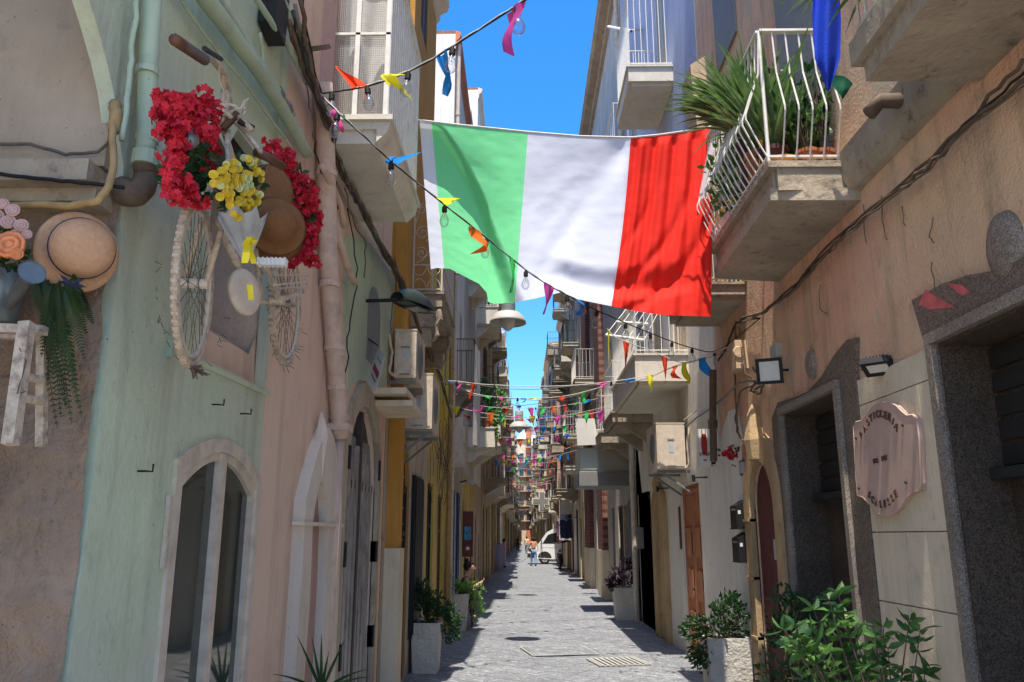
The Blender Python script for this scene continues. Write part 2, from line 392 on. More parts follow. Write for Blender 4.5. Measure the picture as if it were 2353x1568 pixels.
def copytree(o, loc, label, rz=None):
    r = o.copy(); COL.objects.link(r); r.location = loc; r['label'] = label
    if rz is not None: r.rotation_euler.z = rz
    def rec(src, dst):
        for ch in list(src.children):
            if ch is dst: continue
            c = ch.copy(); COL.objects.link(c); c.parent = dst; c.matrix_parent_inverse = ch.matrix_parent_inverse.copy(); rec(ch, c)
    rec(o, r); return r
def arc(cy, z0, half, rise, n=14):
    return [(cy - half * math.cos(math.pi * i / n), z0 + rise * math.sin(math.pi * i / n)) for i in range(n + 1)]
arc_round = arc
def yz(pts, x): return [V((x, a, b)) for a, b in pts]
def catenary(a, b, sag, n=16):
    a = V(a); b = V(b); return [a.lerp(b, i / n) - V((0, 0, 4 * sag * (i / n) * (1 - i / n))) for i in range(n + 1)]
def wob(pts, amt, seed=0):
    q = random.Random(seed); return [V(p) + V((q.uniform(-amt, amt), q.uniform(-amt, amt), q.uniform(-amt, amt))) for p in pts]
def dense(pts, k=6):
    o = []; 
    for i in range(len(pts) - 1):
        for j in range(k): o.append(V(pts[i]).lerp(V(pts[i + 1]), j / k))
    return o + [V(pts[-1])]
def text_obj(name, s, size, mat, frame, parent, depth=.004, align='CENTER', **tg):
    """frame: 4x4 world matrix (local x = reading direction, y = up, z = outwards)"""
    cu = bpy.data.curves.new(name, 'FONT'); cu.body = s; cu.size = size; cu.extrude = depth; cu.offset = .012 * size; cu.align_x = align; cu.align_y = 'CENTER'
    t = bpy.data.objects.new(name + '_tmp', cu); COL.objects.link(t)
    dg = bpy.context.evaluated_depsgraph_get(); me = bpy.data.meshes.new_from_object(t.evaluated_get(dg))
    bpy.data.objects.remove(t); mb = MB(); mb.add([frame @ v.co for v in me.vertices], [tuple(p.vertices) for p in me.polygons])
    return mb
def frame(o, x, y, z):
    x = V(x).normalized(); z = V(z).normalized(); y = z.cross(x).normalized()
    return Matrix(((x.x, y.x, z.x, o[0]), (x.y, y.y, z.y, o[1]), (x.z, y.z, z.z, o[2]), (0, 0, 0, 1)))
def struct(mb, name, mats):
    o = mb.build(name, mats); o['kind'] = 'structure'; return o
# ------------------------------------------------------------------ camera, sun, sky
cam = bpy.data.cameras.new('camera'); co = bpy.data.objects.new('camera', cam); COL.objects.link(co); sc.camera = co
co.matrix_world = Matrix(((_cr.x, _cu.x, -_cf.x, 0), (_cr.y, _cu.y, -_cf.y, 0), (_cr.z, _cu.z, -_cf.z, EYE), (0, 0, 0, 1)))
cam.sensor_width = 36; cam.lens = 36 * F / 2353; cam.clip_start = .05; cam.clip_end = 3000
sd = V((.045, .345, -1)).normalized()
sun = bpy.data.lights.new('sun', 'SUN'); sun.energy = 2.2; sun.angle = math.radians(.53); sun.color = (1, .925, .82)
so = bpy.data.objects.new('sun', sun); COL.objects.link(so); so.rotation_euler = sd.to_track_quat('-Z', 'Y').to_euler(); so.location = (0, -20, 40)
w = bpy.data.worlds.new('World'); sc.world = w; w.use_nodes = True; nt = w.node_tree; bg = nt.nodes['Background']
sky = nt.nodes.new('ShaderNodeTexSky'); sky.sky_type = 'NISHITA'; sky.sun_disc = False
sky.sun_elevation = math.asin(-sd.z); sky.sun_rotation = math.atan2(-sd.x, -sd.y); sky.air_density = 1.0; sky.dust_density = 1.2; sky.ozone_density = 6.
hs = nt.nodes.new('ShaderNodeHueSaturation'); hs.inputs['Saturation'].default_value = 1.32; hs.inputs['Value'].default_value = .64
nt.links.new(sky.outputs[0], hs.inputs['Color']); nt.links.new(hs.outputs[0], bg.inputs[0]); bg.inputs[1].default_value = .15
sc.view_settings.view_transform = 'Standard'; sc.view_settings.look = 'None'; sc.view_settings.gamma = 1; sc.view_settings.exposure = 1.82
sc.cycles.use_denoising = True; sc.cycles.max_bounces = 7; sc.cycles.diffuse_bounces = 5; sc.cycles.transparent_max_bounces = 12; sc.cycles.caustics_refractive = False; sc.cycles.caustics_reflective = False
# ------------------------------------------------------------------ ground
g = MB(); g.quad((-400, -60, -.012), (400, -60, -.012), (400, 900, -.012), (-400, 900, -.012)); struct(g, 'ground', 'bounce_paving')  # open ground behind the viewer, made pale as an added bounce surface
g = MB(); ny = 300
for i in range(ny + 1):
    y = -6 + (240 + 6) * (i / ny) ** 1.6
    for x in (-1.7, -.55, .5, 1.55, 2.7): g.v.append(V((x, y, .012 * abs(x - .5) / 2)))
for i in range(ny):
    for j in range(4):
        a = i * 5 + j; g.f.append((a, a + 1, a + 6, a + 5)); g.mi.append(0)
struct(g, 'street_paving', 'paving')
# ------------------------------------------------------------------ houses
def SX(side, o): return (LX + o) if side < 0 else (RX - o)
def rail_mb(side, y0, y1, z, h, pj, sp=.11, r=.008, mi=0, belly=False, flat=False):
    m = MB(); xo = SX(side, pj - .03); xi = SX(side, 0)
    for yy in (y0 + .03, y1 - .03):
        m.bar((xi, yy, z + h), (xo, yy, z + h), .03, .014); m.bar((xi, yy, z + .06), (xo, yy, z + .06), .022, .012)
    m.bar((xo, y0 + .02, z + h), (xo, y1 - .02, z + h), .035, .016); m.bar((xo, y0 + .02, z + .06), (xo, y1 - .02, z + .06), .022, .012)
    def upright(x, y, ox=0, oy=0):
        if belly: m.tube([(x, y, z + .06), (x + ox * .12, y + oy * .12, z + .30), (x + ox * .1, y + oy * .1, z + .42), (x, y, z + h)], r, 5)
        elif flat: m.box(x - .006, x + .006, y - .02, y + .02, z, z + h)
        else: m.tube([(x, y, z + .02), (x, y, z + h)], r, 4)
    n = max(2, int((y1 - y0) / sp)); sgn = 1 if side < 0 else -1
    for i in range(n + 1): upright(xo, y0 + .03 + (y1 - y0 - .06) * i / n, sgn, 0)
    k = max(2, int(pj / sp))
    for i in range(1, k):
        for yy, s_ in ((y0 + .03, -1), (y1 - .03, 1)): upright(xi + (xo - xi) * i / k, yy, 0, s_)
    return m
def balcony(b, side, y0, y1, z, pj, slab='slab_white', rail='dark_metal', h=1.0, sp=.11, th=.16, belly=False, brk=True, solid=None, plants=False):
    m = MB(); xi, xo = SX(side, 0), SX(side, pj); X0, X1 = min(xi, xo), max(xi, xo)
    m.box(X0, X1, y0, y1, z - th, z - .03); m.box(X0 - (.03 if side > 0 else 0), X1 + (.03 if side < 0 else 0), y0 - .03, y1 + .03, z - .03, z)
    m.box(X0 + (.06 if side > 0 else 0), X1 - (.06 if side < 0 else 0), y0 + .07, y1 - .07, z - th - .05, z - th)
    if brk:
        for yy in (y0 + .2, y1 - .2):
            m.prism([V((xi, yy - .05, z - th - .05)), V((SX(side, pj * .75), yy - .05, z - th - .05)), V((SX(side, pj * .55), yy - .05, z - th - .14)), V((SX(side, .1), yy - .05, z - th - .38)), V((xi, yy - .05, z - th - .42))], (0, .1, 0))
    o = m.build('balcony', slab, b)
    if solid:
        q = MB(); q.box(min(SX(side, pj - .04), SX(side, pj)), max(SX(side, pj - .04), SX(side, pj)), y0, y1, z, z + h); q.box(X0, X1, y0, y0 + .03, z, z + h); q.build('parapet', solid, o)
    else: rail_mb(side, y0, y1, z, h, pj, sp, belly=belly).build('railing', rail, o)
    return o
def shutter_mb(side, y0, y1, z0, z1, o, th=.035, louv=True):
    m = MB(); a, b_ = sorted((SX(side, o), SX(side, o + th)))
    f = .05; m.box(a, b_, y0, y0 + f, z0, z1); m.box(a, b_, y1 - f, y1, z0, z1); m.box(a, b_, y0 + f, y1 - f, z0, z0 + f); m.box(a, b_, y0 + f, y1 - f, z1 - f, z1)
    m.box(a + th * .35, b_ - th * .4, y0 + f, y1 - f, z0 + f, z1 - f)
    n = int((z1 - z0 - 2 * f) / .055) if louv else 0
    for i in range(n):
        zz = z0 + f + .028 + i * (z1 - z0 - 2 * f) / n
        m.obox(((a + b_) / 2, (y0 + y1) / 2, zz), (th * .42, 0, 0), (0, (y1 - y0) / 2 - f, 0), (0, 0, .012))
    return m
def house(side, y0, y1, H, wall, label, name='house', upper=None, lower=None, windows=(), doors=(), balconies=(), cornice='cream', cp=.35, pipe=None, depth=7., roof='tile_roof', off=0., trim=None, group=None):
    b = thing(name, label, 'building', (SX(side, off), y0, 0), group)
    e = .004; xf = SX(side, off); back = V((-(1 if side < 0 else -1) * .3, 0, 0)); hol = []
    for (yc, z0, w_, h_, *_r) in windows: hol.append(yz([(yc - w_ / 2, z0), (yc + w_ / 2, z0), (yc + w_ / 2, z0 + h_), (yc - w_ / 2, z0 + h_)], xf))
    for (a, c, zt, mt, ar) in doors:
        if ar: pts = [(a, .02), ] + [(p[0], p[1]) for p in arc((a + c) / 2, zt - (c - a) * .5 * ar, (c - a) / 2, (c - a) * .5 * ar)] + [(c, .02)]
        else: pts = [(a, .02), (a, zt), (c, zt), (c, .02)]
        hol.append(yz(pts, xf))
    m = MB(); m.prism(yz([(y0 + e, 0), (y1 - e, 0), (y1 - e, H), (y0 + e, H)], xf), back, hol)
    xb0, xb1 = sorted((xf + back.x * 1.01, xf - (1 if side < 0 else -1) * depth)); m.box(xb0, xb1, y0 + e, y1 - e, 0, H - .002)
    wl = m.build('wall', wall, b)
    if lower:
        lm, lz = lower; q = MB(); hl = [h for h in hol if max(p.z for p in h) < lz - .05]
        q.prism(yz([(y0 + e, .0), (y1 - e, .0), (y1 - e, lz), (y0 + e, lz)], SX(side, off + .012)), back * .035, [[V((SX(side, off + .012), p.y, p.z)) for p in h] for h in hl]); q.build('lower_wall', lm, b)
    if upper:
        lm, lz = upper; q = MB(); hl = [h for h in hol if min(p.z for p in h) > lz + .02]
        q.prism(yz([(y0 + e, lz), (y1 - e, lz), (y1 - e, H - .01), (y0 + e, H - .01)], SX(side, off + .012)), back * .035, [[V((SX(side, off + .012), p.y, p.z)) for p in h] for h in hl]); q.build('upper_wall', lm, b)
    if cornice:
        q = MB(); s_ = 1 if side < 0 else -1
        prof = [(0, H - .35), (s_ * cp * .25, H - .3), (s_ * cp * .3, H - .18), (s_ * cp * .8, H - .12), (s_ * cp, H - .03), (s_ * cp, H + .03), (0, H + .08)]
        q.prism([V((xf + a, y0 + e - .02, z)) for a, z in prof], (0, y1 - y0 - 2 * e + .04, 0)); q.build('cornice', cornice, b)
        q = MB(); q.box(*sorted((xf, xf - s_ * depth)), y0 + e, y1 - e, H + .0, H + .09); q.build('roof', roof, b)
    for (yc, z0, w_, h_, *r) in windows:
        sh = r[0] if r else 'pale_grey'; st = r[1] if len(r) > 1 else 'open'; fm = r[2] if len(r) > 2 else 'off_white'
        q = MB(); t = .05; a, c = sorted((SX(side, off - .11), SX(side, off - .05)))
        q.box(a, c, yc - w_ / 2, yc - w_ / 2 + t, z0, z0 + h_); q.box(a, c, yc + w_ / 2 - t, yc + w_ / 2, z0, z0 + h_)
        q.box(a, c, yc - w_ / 2 + t, yc + w_ / 2 - t, z0 + h_ - t, z0 + h_); q.box(a, c, yc - w_ / 2 + t, yc + w_ / 2 - t, z0, z0 + t); q.box(a + .01, c - .01, yc - .025, yc + .025, z0 + t, z0 + h_ - t)
        wo = q.build('window', fm, b)
        q = MB(); px = (a + c) / 2; q.box(px - .005, px + .005, yc - w_ / 2 + t, yc + w_ / 2 - t, z0 + t, z0 + h_ - t); q.build('pane', 'window_glass', wo)
        if st == 'open':
            for s_ in (-1, 1):
                ya = yc + s_ * (w_ / 2 + .01); yb = yc + s_ * w_ * .98; shutter_mb(side, min(ya, yb), max(ya, yb), z0, z0 + h_, off + .02).build('shutter', sh, wo)
        elif st == 'closed':
            for s_ in (-1, 1):
                ya = yc; yb = yc + s_ * w_ / 2; shutter_mb(side, min(ya, yb) + .005, max(ya, yb) - .005, z0, z0 + h_, off - .045).build('shutter', sh, wo)
        if trim:
            q = MB(); T = .09; a, c = sorted((SX(side, off + .002), SX(side, off + .035)))
            if st != 'open':
                q.box(a, c, yc - w_ / 2 - T, yc - w_ / 2, z0, z0 + h_ + T); q.box(a, c, yc + w_ / 2, yc + w_ / 2 + T, z0, z0 + h_ + T)
            q.box(a, c, yc - w_ / 2, yc + w_ / 2, z0 + h_ + .002, z0 + h_ + T); q.build('surround', trim, wo)
    for (a_, c_, zt, mt, ar) in doors:
        q = MB(); hw = (c_ - a_) / 2; ym = (a_ + c_) / 2; zz = zt
        a, c = 0, 0
        if ar: pts = [(a_ + .01, .02)] + [(ym + (p[0] - ym) * .97, p[1] - .02) for p in arc(ym, zt - hw * ar, hw, hw * ar)] + [(c_ - .01, .02)]
        else: pts = [(a_ + .01, .02), (a_ + .01, zt - .01), (c_ - .01, zt - .01), (c_ - .01, .02)]
        q.prism(yz(pts, SX(side, off - .05)), (back.x * .12, 0, 0))
        x2a, x2b = sorted((SX(side, off - .05), SX(side, off - .02)))
        zc = zt - (hw * ar if ar else .05)
        for yy in (a_ + .05, ym - .05, ym + .05, c_ - .05): q.box(x2a, x2b, yy - .03, yy + .03, .05, zc)
        for z_ in (.1, zc * .4, zc * .75, zc - .05):
            for s_ in (-1, 1): q.box(x2a, x2b - .004, min(ym + s_ * .08, ym + s_ * (hw - .08)), max(ym + s_ * .08, ym + s_ * (hw - .08)), z_ - .03, z_ + .03)
        dd = q.build('door', mt, b)
        q = MB(); q.ball((SX(side, off - .01), ym + .09, 1.0), .025, 8, 5); q.build('handle', 'dark_metal', dd)
    for bl in balconies: balcony(b, side, *bl[:4], **(bl[4] if len(bl) > 4 else {}))
    if pipe:
        py, pm, pr = pipe; q = MB(); x = SX(side, off + pr + .03); q.tube([(x, py, .0), (x, py, H - .2)], pr, 10)
        for z_ in range(1, int(H), 2): q.tube([(x, py, z_), (x, py, z_ + .06)], pr + .012, 10)
        q.build('downpipe', pm, b, smooth=False)
    return b
# ================================================================== LEFT, near
# rough plaster return wall facing the viewer
b = thing('plaster_house', 'rough brown plaster wall with a heavy pale overhang above a dark ledge', 'building', (-2.2, 2.8, 0))
m = MB(); pr = [PY(x, y, 2.78) for x, y in ((188, 1568), (222, 1100), (262, 700), (290, 470), (298, 330))]
out = [V((-4.5, 2.78, 0)), V((-1.52, 2.78, 0))] + [V((-1.52, 2.78, 3.4)), V((-4.5, 2.78, 3.4))]
# gently uneven surface, a real relief grid
nx, nz = 60, 90
def rel(x, z): 
    from mathutils import noise as mn
    return .035 * mn.fractal(V((x * 3, z * 3, 1.3)), 1, 2, 4) + .02 * mn.noise(V((x * 9, z * 9, 4)))
for i in range(nx + 1):
    for j in range(nz + 1):
        x = -3.6 + (2.098) * i / nx; z = 3.05 * j / nz; m.v.append(V((min(x, -1.504), 2.785 - rel(x, z), z)))
for i in range(nx):
    for j in range(nz):
        a = i * (nz + 1) + j; m.f.append((a, a + nz + 1, a + nz + 2, a + 1)); m.mi.append(0)
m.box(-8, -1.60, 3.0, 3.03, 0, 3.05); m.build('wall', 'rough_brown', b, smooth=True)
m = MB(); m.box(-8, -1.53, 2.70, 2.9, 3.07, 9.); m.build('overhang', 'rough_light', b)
m = MB(); m.box(-4, -1.53, 2.60, 2.86, 2.97, 3.05); m.box(-4, -1.53, 2.67, 2.86, 2.92, 2.97); m.build('ledge', 'balcony_stone', b)
# mint house
b = thing('mint_house', 'mint green house with an arched cream glass door and a bicycle niche', 'building', (-1.5, 3.5, 0))
edge = [L(*p) for p in ((172, 1568), (190, 1330), (206, 1100), (226, 880), (250, 650), (272, 520), (285, 455), (283, 380), (278, 320), (262, 215), (250, 150), (228, 70), (205, 0), (185, -60))]
edge = [V((LX, (2.83 if p.z < 2.98 else p.y) + R_.uniform(-.012, .012), p.z)) for p in edge]
for k in range(len(edge)): pass
outer = [V((LX, edge[0].y, 0))] + edge + [V((LX, 2.15, 8.2)), V((LX, 4.63, 8.2)), V((LX, 4.63, 0))]
DY0, DY1, DS, DR = 3.50, 4.56, 2.03, .15
def arc(cy, z0, half, rise, n=14, pw=1):
    return [(cy - half + 2 * half * i / n, z0 + rise * (1 - (2 * i / n - 1) ** 2)) for i in range(n + 1)]
dh = yz([(DY0, .06)] + [(p[0], p[1]) for p in arc((DY0 + DY1) / 2, DS, (DY1 - DY0) / 2, DR)] + [(DY1, .06)], LX)
nh = [L(*p) for p in ((452, 832), (612, 902))]
nh = [V((LX, nh[0].y, nh[0].z)), V((LX, 4.60, nh[1].z)), V((LX, 4.60, 3.55)), V((LX, 4.3, 3.85)), V((LX, nh[0].y + .25, 3.85)), V((LX, nh[0].y, 3.5))]
m = MB(); m.prism(outer, (-.06, 0, 0), [dh, nh]); m.build('wall', 'mint', b)
m = MB(); ya, yb = nh[0].y - .05, 4.63
# niche: sloping pink sill, dark depth, side cheeks
za, zb = nh[0].z, nh[1].z
m.add([(LX - .055, ya, za - .1), (LX - .055, yb, zb - .1), (LX - .075, yb, zb + .36), (LX - .075, yb - .12, zb + .20), (LX - .075, ya + .16, za + .22), (LX - .075, ya, za + .22), (LX - .55, yb, zb + .5), (LX - .55, ya, za + .36)], [(0, 1, 2, 3, 4, 5), (5, 4, 3, 6, 7)])
m.quad((LX - .06, yb, zb - .1), (LX - .06, yb, 3.95), (LX - .6, yb, 3.95), (LX - .6, yb, zb - .1)); m.build('niche_sill', 'pink', b)
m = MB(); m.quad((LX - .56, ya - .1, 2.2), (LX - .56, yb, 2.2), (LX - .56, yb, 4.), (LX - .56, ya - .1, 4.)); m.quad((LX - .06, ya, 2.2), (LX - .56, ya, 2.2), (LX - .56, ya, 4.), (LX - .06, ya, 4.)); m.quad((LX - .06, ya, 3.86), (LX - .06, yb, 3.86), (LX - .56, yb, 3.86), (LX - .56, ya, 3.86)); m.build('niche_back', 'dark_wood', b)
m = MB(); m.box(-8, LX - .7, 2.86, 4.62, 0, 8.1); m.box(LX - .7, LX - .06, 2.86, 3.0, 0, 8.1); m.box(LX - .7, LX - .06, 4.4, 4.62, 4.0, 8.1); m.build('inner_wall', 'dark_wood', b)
m = MB()
lipp = [L(*p) for p in ((450, 829), (500, 852), (560, 880), (614, 905))]
m.tube([V((LX + .006, p.y, p.z)) for p in lipp], .018, 6); m.build('niche_lip', 'mint', b)
# arched double glass door
def ring(pts_o, pts_i, x, dx): 
    mm = MB(); k = len(pts_o)
    for i in range(k - 1):
        a, c, d, e_ = pts_o[i], pts_o[i + 1], pts_i[i + 1], pts_i[i]
        mm.prism([V((x, a[0], a[1])), V((x, c[0], c[1])), V((x, d[0], d[1])), V((x, e_[0], e_[1]))], (dx, 0, 0))
    return mm
ym = (DY0 + DY1) / 2 + .02; hw = (DY1 - DY0) / 2
def outl(k, dz=0, n=14): return [(ym - hw + k, .06)] + [(p[0], p[1] - k) for p in arc(ym, DS, hw - k, DR, n)] + [(ym + hw - k, .06)]
fr = ring(outl(-.042, -.042), outl(.025, .025), LX + .018, -.07)
dr = fr.build('door', 'off_white', b)
for s_ in (-1, 1):
    o1 = [p for p in outl(.025, .025) if (p[0] - ym) * s_ > .01 or abs(p[0] - ym) < .01]; o2 = [p for p in outl(.066, .066) if (p[0] - ym) * s_ > .01 or abs(p[0] - ym) < .01]
    o2 = [(ym + s_ * max(.05, abs(q[0] - ym)), q[1]) for q in o2]
    if len(o1) != len(o2): n_ = min(len(o1), len(o2)); o1, o2 = o1[:n_], o2[:n_]
    q = ring(o1, o2, LX + .002, -.04)
    yy0, yy1 = sorted((ym + s_ * .006, ym + s_ * .05)); q.box(LX - .04, LX + .004 + (.010 if s_ < 0 else 0), yy0, yy1, .06, DS + DR - .03)
    yy0, yy1 = sorted((ym + s_ * .05, ym + s_ * (hw - .066))); q.box(LX - .04, LX + .000, yy0, yy1, .06, .22)
    lf = q.build('door_leaf', 'off_white', dr)
    g = MB(); pts = [p for p in outl(.062, .062) if (p[0] - ym) * s_ > .06]; pts = ([(ym + .05, .1)] if False else []) + pts
    zz = max(p[1] for p in pts); cl = sorted(pts, key=lambda p: p[0] * s_)
    poly = [(ym + s_ * .06, .2), (ym + s_ * .06, zz + .005)] + cl[:-1] + [(cl[-1][0], .2)] if True else pts
    poly = [(ym + s_ * .045, .2), (ym + s_ * .045, DS + DR - .063)] + [p for p in cl if p[1] > .5] + [(ym + s_ * (hw - .062), .2)]
    g.prism(yz(poly, LX - .022), (-.006, 0, 0)); g.build('pane', 'door_glass', lf)
q = MB()
for yy, z0, z1 in ((DY0 - .05, 1.62, 1.92), (DY1 + .02, 1.50, 1.68), (DY1 + .02, 1.70, 1.86)): q.box(LX + .002, LX + .02, yy - .02, yy + .0, z0, z1)
each(q, 'hinge', 'off_white', dr)
# mint pipe runs across the wall, towards the pipes of the next house
def runpipe(pts, r, mat, nm='pipe', par=None, off=.05, n=8, jit=.004, k=5):
    q = MB(); P = [L(p[0], p[1], off if len(p) < 3 else p[2]) for p in pts]; q.tube(wob(dense(P, k), jit, len(pts)), r, n); return q.build(nm, mat, par, smooth=True)
runpipe([(430, -60, .12), (520, 60, .10), (585, 150, .09), (650, 250, .08), (705, 350, .06)], .042, 'mint_pipe', 'pipe', b)
runpipe([(395, -30), (470, 80), (560, 190), (620, 270), (680, 350)], .008, 'mint_pipe', 'conduit', b)
runpipe([(492, -20, .1), (545, 60, .1), (600, 150, .1), (645, 215, .1), (672, 262, .09)], .02, 'mint_pipe', 'conduit', b)
runpipe([(572, -30, .09), (610, 30, .09), (655, 95, .09), (690, 160, .07), (705, 190, .06)], .018, 'mint_pipe', 'conduit', b)
runpipe([(640, -20, .09), (668, 60, .08), (690, 130, .07), (706, 185, .06)], .028, 'mint_pipe', 'conduit', b)
runpipe([(597, 75, .06), (603, 120, .05), (606, 185, .04)], .012, 'mint_pipe', 'conduit', b)
runpipe([(318, -20, .06), (300, 140, .05), (292, 230, .05), (280, 320, .05)], .011, 'mint_pipe', 'conduit', b)
q = MB(); q.tube(wob(dense([L(640, 205, .10), L(662, 245, .10), L(668, 262, .10)], 4), .008, 3), .027, 8); q.build('pipe_wrap', 'zinc', b)
q = MB(); q.obox(L(630, 25, .06), (.05, 0, 0), (0, .1, -.015), (0, .01, .16)); q.build('junction_box', 'dark_metal', b)
# mint downspout with cast elbow
t = thing('downspout', 'mint painted downspout ending in a rusty cast iron elbow', 'drainpipe', L(335, 400, .05))
P = [L(352, -40, .07), L(345, 60, .07), L(340, 160, .07), L(337, 300, .07), L(335, 352, .07)]
q = MB(); q.tube(dense(P, 3), .037, 14); q.build('pipe', 'mint_pipe', t, smooth=True)
q = MB()
for v_ in (165, 320): a = L(338, v_, .07); q.tube([a - V((0, 0, .012)), a + V((0, 0, .012))], .043, 14)
a = L(335, 362, .07); q.tube([a - V((0, 0, .035)), a + V((0, 0, .02))], .05, 14); each(q, 'collar', 'mint_pipe', t)
q = MB(); q.tube(dense([L(334, 372, .07), L(338, 400, .07), L(330, 430, .07), L(312, 448, .06), L(290, 448, .03), L(282, 430, .0)], 4), .046, 12); q.build('elbow', 'rust_pipe', t, smooth=True)
# wall hooks
for i, (x, y) in enumerate(((487, 930), (552, 951), (316, 1083))):
    p = L(x, y, 0); q = MB(); q.tube([p, p + V((.035, 0, 0)), p + V((.05, .02, 0)), p + V((.05, .022, .03))], .004, 6)
    q.build('wall_hook', 'black', label=('black L shaped hook on the mint wall, nearer the wheel', 'black L shaped hook on the mint wall beside the pink corner', 'lone black L shaped hook left of the arched glass door')[i], category='hook')
p = L(385, 797); q = MB(); q.obox(p + V((.012, 0, 0)), (.012, 0, 0), (0, .008, 0), (0, 0, .045)); q.build('cleat', 'mint_pipe', label='small mint painted cleat on the wall left of the front wheel', category='fitting')
arc = arc_round
# ------------------------------------------------------------------ pink house
b = thing('pink_house', 'pale pink house with slatted brown arched door and white stone niche', 'building', (-1.5, 4.63, 0))
A0, A1 = 6.85, 8.30; am = (A0 + A1) / 2; ah = (A1 - A0) / 2; AS = 2.22; AR = .72
ah_ = yz([(A0, .02)] + arc(am, AS, ah, AR, 18) + [(A1, .02)], LX)
m = MB(); m.prism(yz([(4.634, 0), (8.80, 0), (8.80, 10.2), (4.634, 10.2)], LX), (-.3, 0, 0), [ah_]); m.box(-8, LX - .31, 4.64, 8.79, 0, 8.18); m.build('wall', 'pink', b)
m = ring([(A0 - .2, .02)] + arc(am, AS, ah + .2, AR + .22, 18) + [(A1 + .2, .02)], [(A0, .02)] + arc(am, AS, ah, AR, 18) + [(A1, .02)], LX + .03, -.04); m.build('arch_surround', 'beige_old', b)
# slatted doors: dark boards with pale worn battens
m = MB(); m.prism(yz([(A0, .02)] + arc(am, AS, ah, AR, 18) + [(A1, .02)], LX - .06), (-.05, 0, 0)); dr = m.build('door', 'dark_wood', b)
m = MB()
for i in range(8):
    y = A0 + .13 + i * (A1 - A0 - .26) / 7; zt = AS + AR * math.sqrt(max(0, 1 - ((y - am) / ah) ** 2)) - .05
    m.obox((LX - .035, y, (zt - .35 + .05) / 2), (.02, 0, 0), (0, .047, 0), (0, 0, (zt - .35) / 2))
m.build('batten', 'grey_wood', dr)
m = MB(); m.box(LX - .06, LX - .005, am - .04, am + .04, .05, AS + AR - .05); m.box(LX - .06, LX - .02, A0 + .02, A1 - .02, AS - .05, AS + .02); m.build('rail', 'dark_wood', dr)
for s_, mt in ((-1, .25), (1, -.25)):
    q = MB(); y = am + s_ * .42; q.prism([V((LX - .045, y - .33, AS + .04)), V((LX - .045, y + .33, AS + .04)), V((LX - .045, y + .33 + (0 if s_ < 0 else -.16), AS + .42)), V((LX - .045, y - .33 + (.16 if s_ < 0 else 0), AS + .42))], (-.01, 0, 0)); q.build('fanlight', 'mid_grey', dr)
q = MB()
for yy in (A0 + .01, A1 + .03):
    for z_ in (.7, 1.5, 2.3): q.box(LX - .02, LX + .045, yy - .03, yy + .03, z_, z_ + .2)
each(q, 'hinge', 'black', dr)
# white stone niche frame
on = [(648, 1600), (660, 1390), (667, 1300), (672, 1200), (676, 1150), (690, 1090), (708, 1030), (727, 985), (733, 982), (745, 1010), (757, 1075), (762, 1130), (763, 1205), (757, 1310), (744, 1600)]
inn = [(664, 1600), (684, 1390), (688, 1300), (692, 1200), (697, 1165), (705, 1125), (712, 1106), (719, 1116), (727, 1150), (729, 1205), (726, 1310), (712, 1600)]
m = MB(); O = [L(*p) for p in on]; I = [L(*p) for p in inn]; O = [V((LX + .045, p.y, max(.0, p.z))) for p in O]; I = [V((LX + .045, p.y, max(.0, p.z))) for p in I]
for p in (O[0], O[-1]): p.z = .03
I[0].z = .03; I[-1].z = .03
O = [p + V((.035, 0, 0)) for p in O]; I = [p + V((.035, 0, 0)) for p in I]; m.prism(O + I[::-1], (-.085, 0, 0)); nn = m.build('niche_frame', 'white_stone', b)
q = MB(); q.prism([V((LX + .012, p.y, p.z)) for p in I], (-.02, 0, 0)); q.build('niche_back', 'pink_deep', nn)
q = MB(); p = L(730, 985, .03); q.tube([p + V((.02, 0, -.35)), p + V((.03, 0, -.05)), p + V((.03, 0, .02)), p + V((.02, 0, .12))], [.035, .05, .035, .006], 6); q.build('finial', 'white_stone', nn)
q = MB(); a = L(668, 1203); c = L(762, 1207); q.box(LX + .012, LX + .095, a.y - .02, c.y + .02, a.z - .012, a.z + .012); q.build('string_course', 'white_stone', nn)
# fat pink downspout
t = thing('downspout', 'fat pink painted downspout with bulging joints between bicycle and arched door', 'drainpipe', (LX, 6.1, 0))
P = [L(742, 190, .08), L(748, 330, .08), L(752, 470, .08), L(755, 600, .08), L(764, 740, .08), L(772, 850, .08), L(778, 930, .08), L(781, 1005, .08)]; 
q = MB(); q.tube([P[-1], V((P[-1].x - .03, P[-1].y, 0))], .04, 12); q.tube(dense(P, 4), .068, 14); q.build('pipe', 'pink_pipe', t, smooth=True)
q = MB()
for x_, v_ in ((750, 400), (757, 655), (768, 800), (770, 815), (775, 892), (780, 960)): a = L(x_, v_, .08); q.tube([a - V((0, 0, .02)), a + V((0, 0, .02))], .078, 14)
a = L(781, 985, .08); q.box(a.x - .08, a.x + .085, a.y - .09, a.y + .09, a.z - .02, a.z + .03); each(q, 'collar', 'pink_pipe', t)
q = MB(); q.tube(dense([L(768, 500, .06), L(782, 560, .10), L(800, 620, .10), L(815, 650, .08)], 3), .03, 8); q.tube(dense([L(740, 380, .12), L(765, 430, .12), L(782, 470, .1), L(790, 520, .08)], 3), .024, 8); q.build('branch', 'pink_pipe', t, smooth=True)
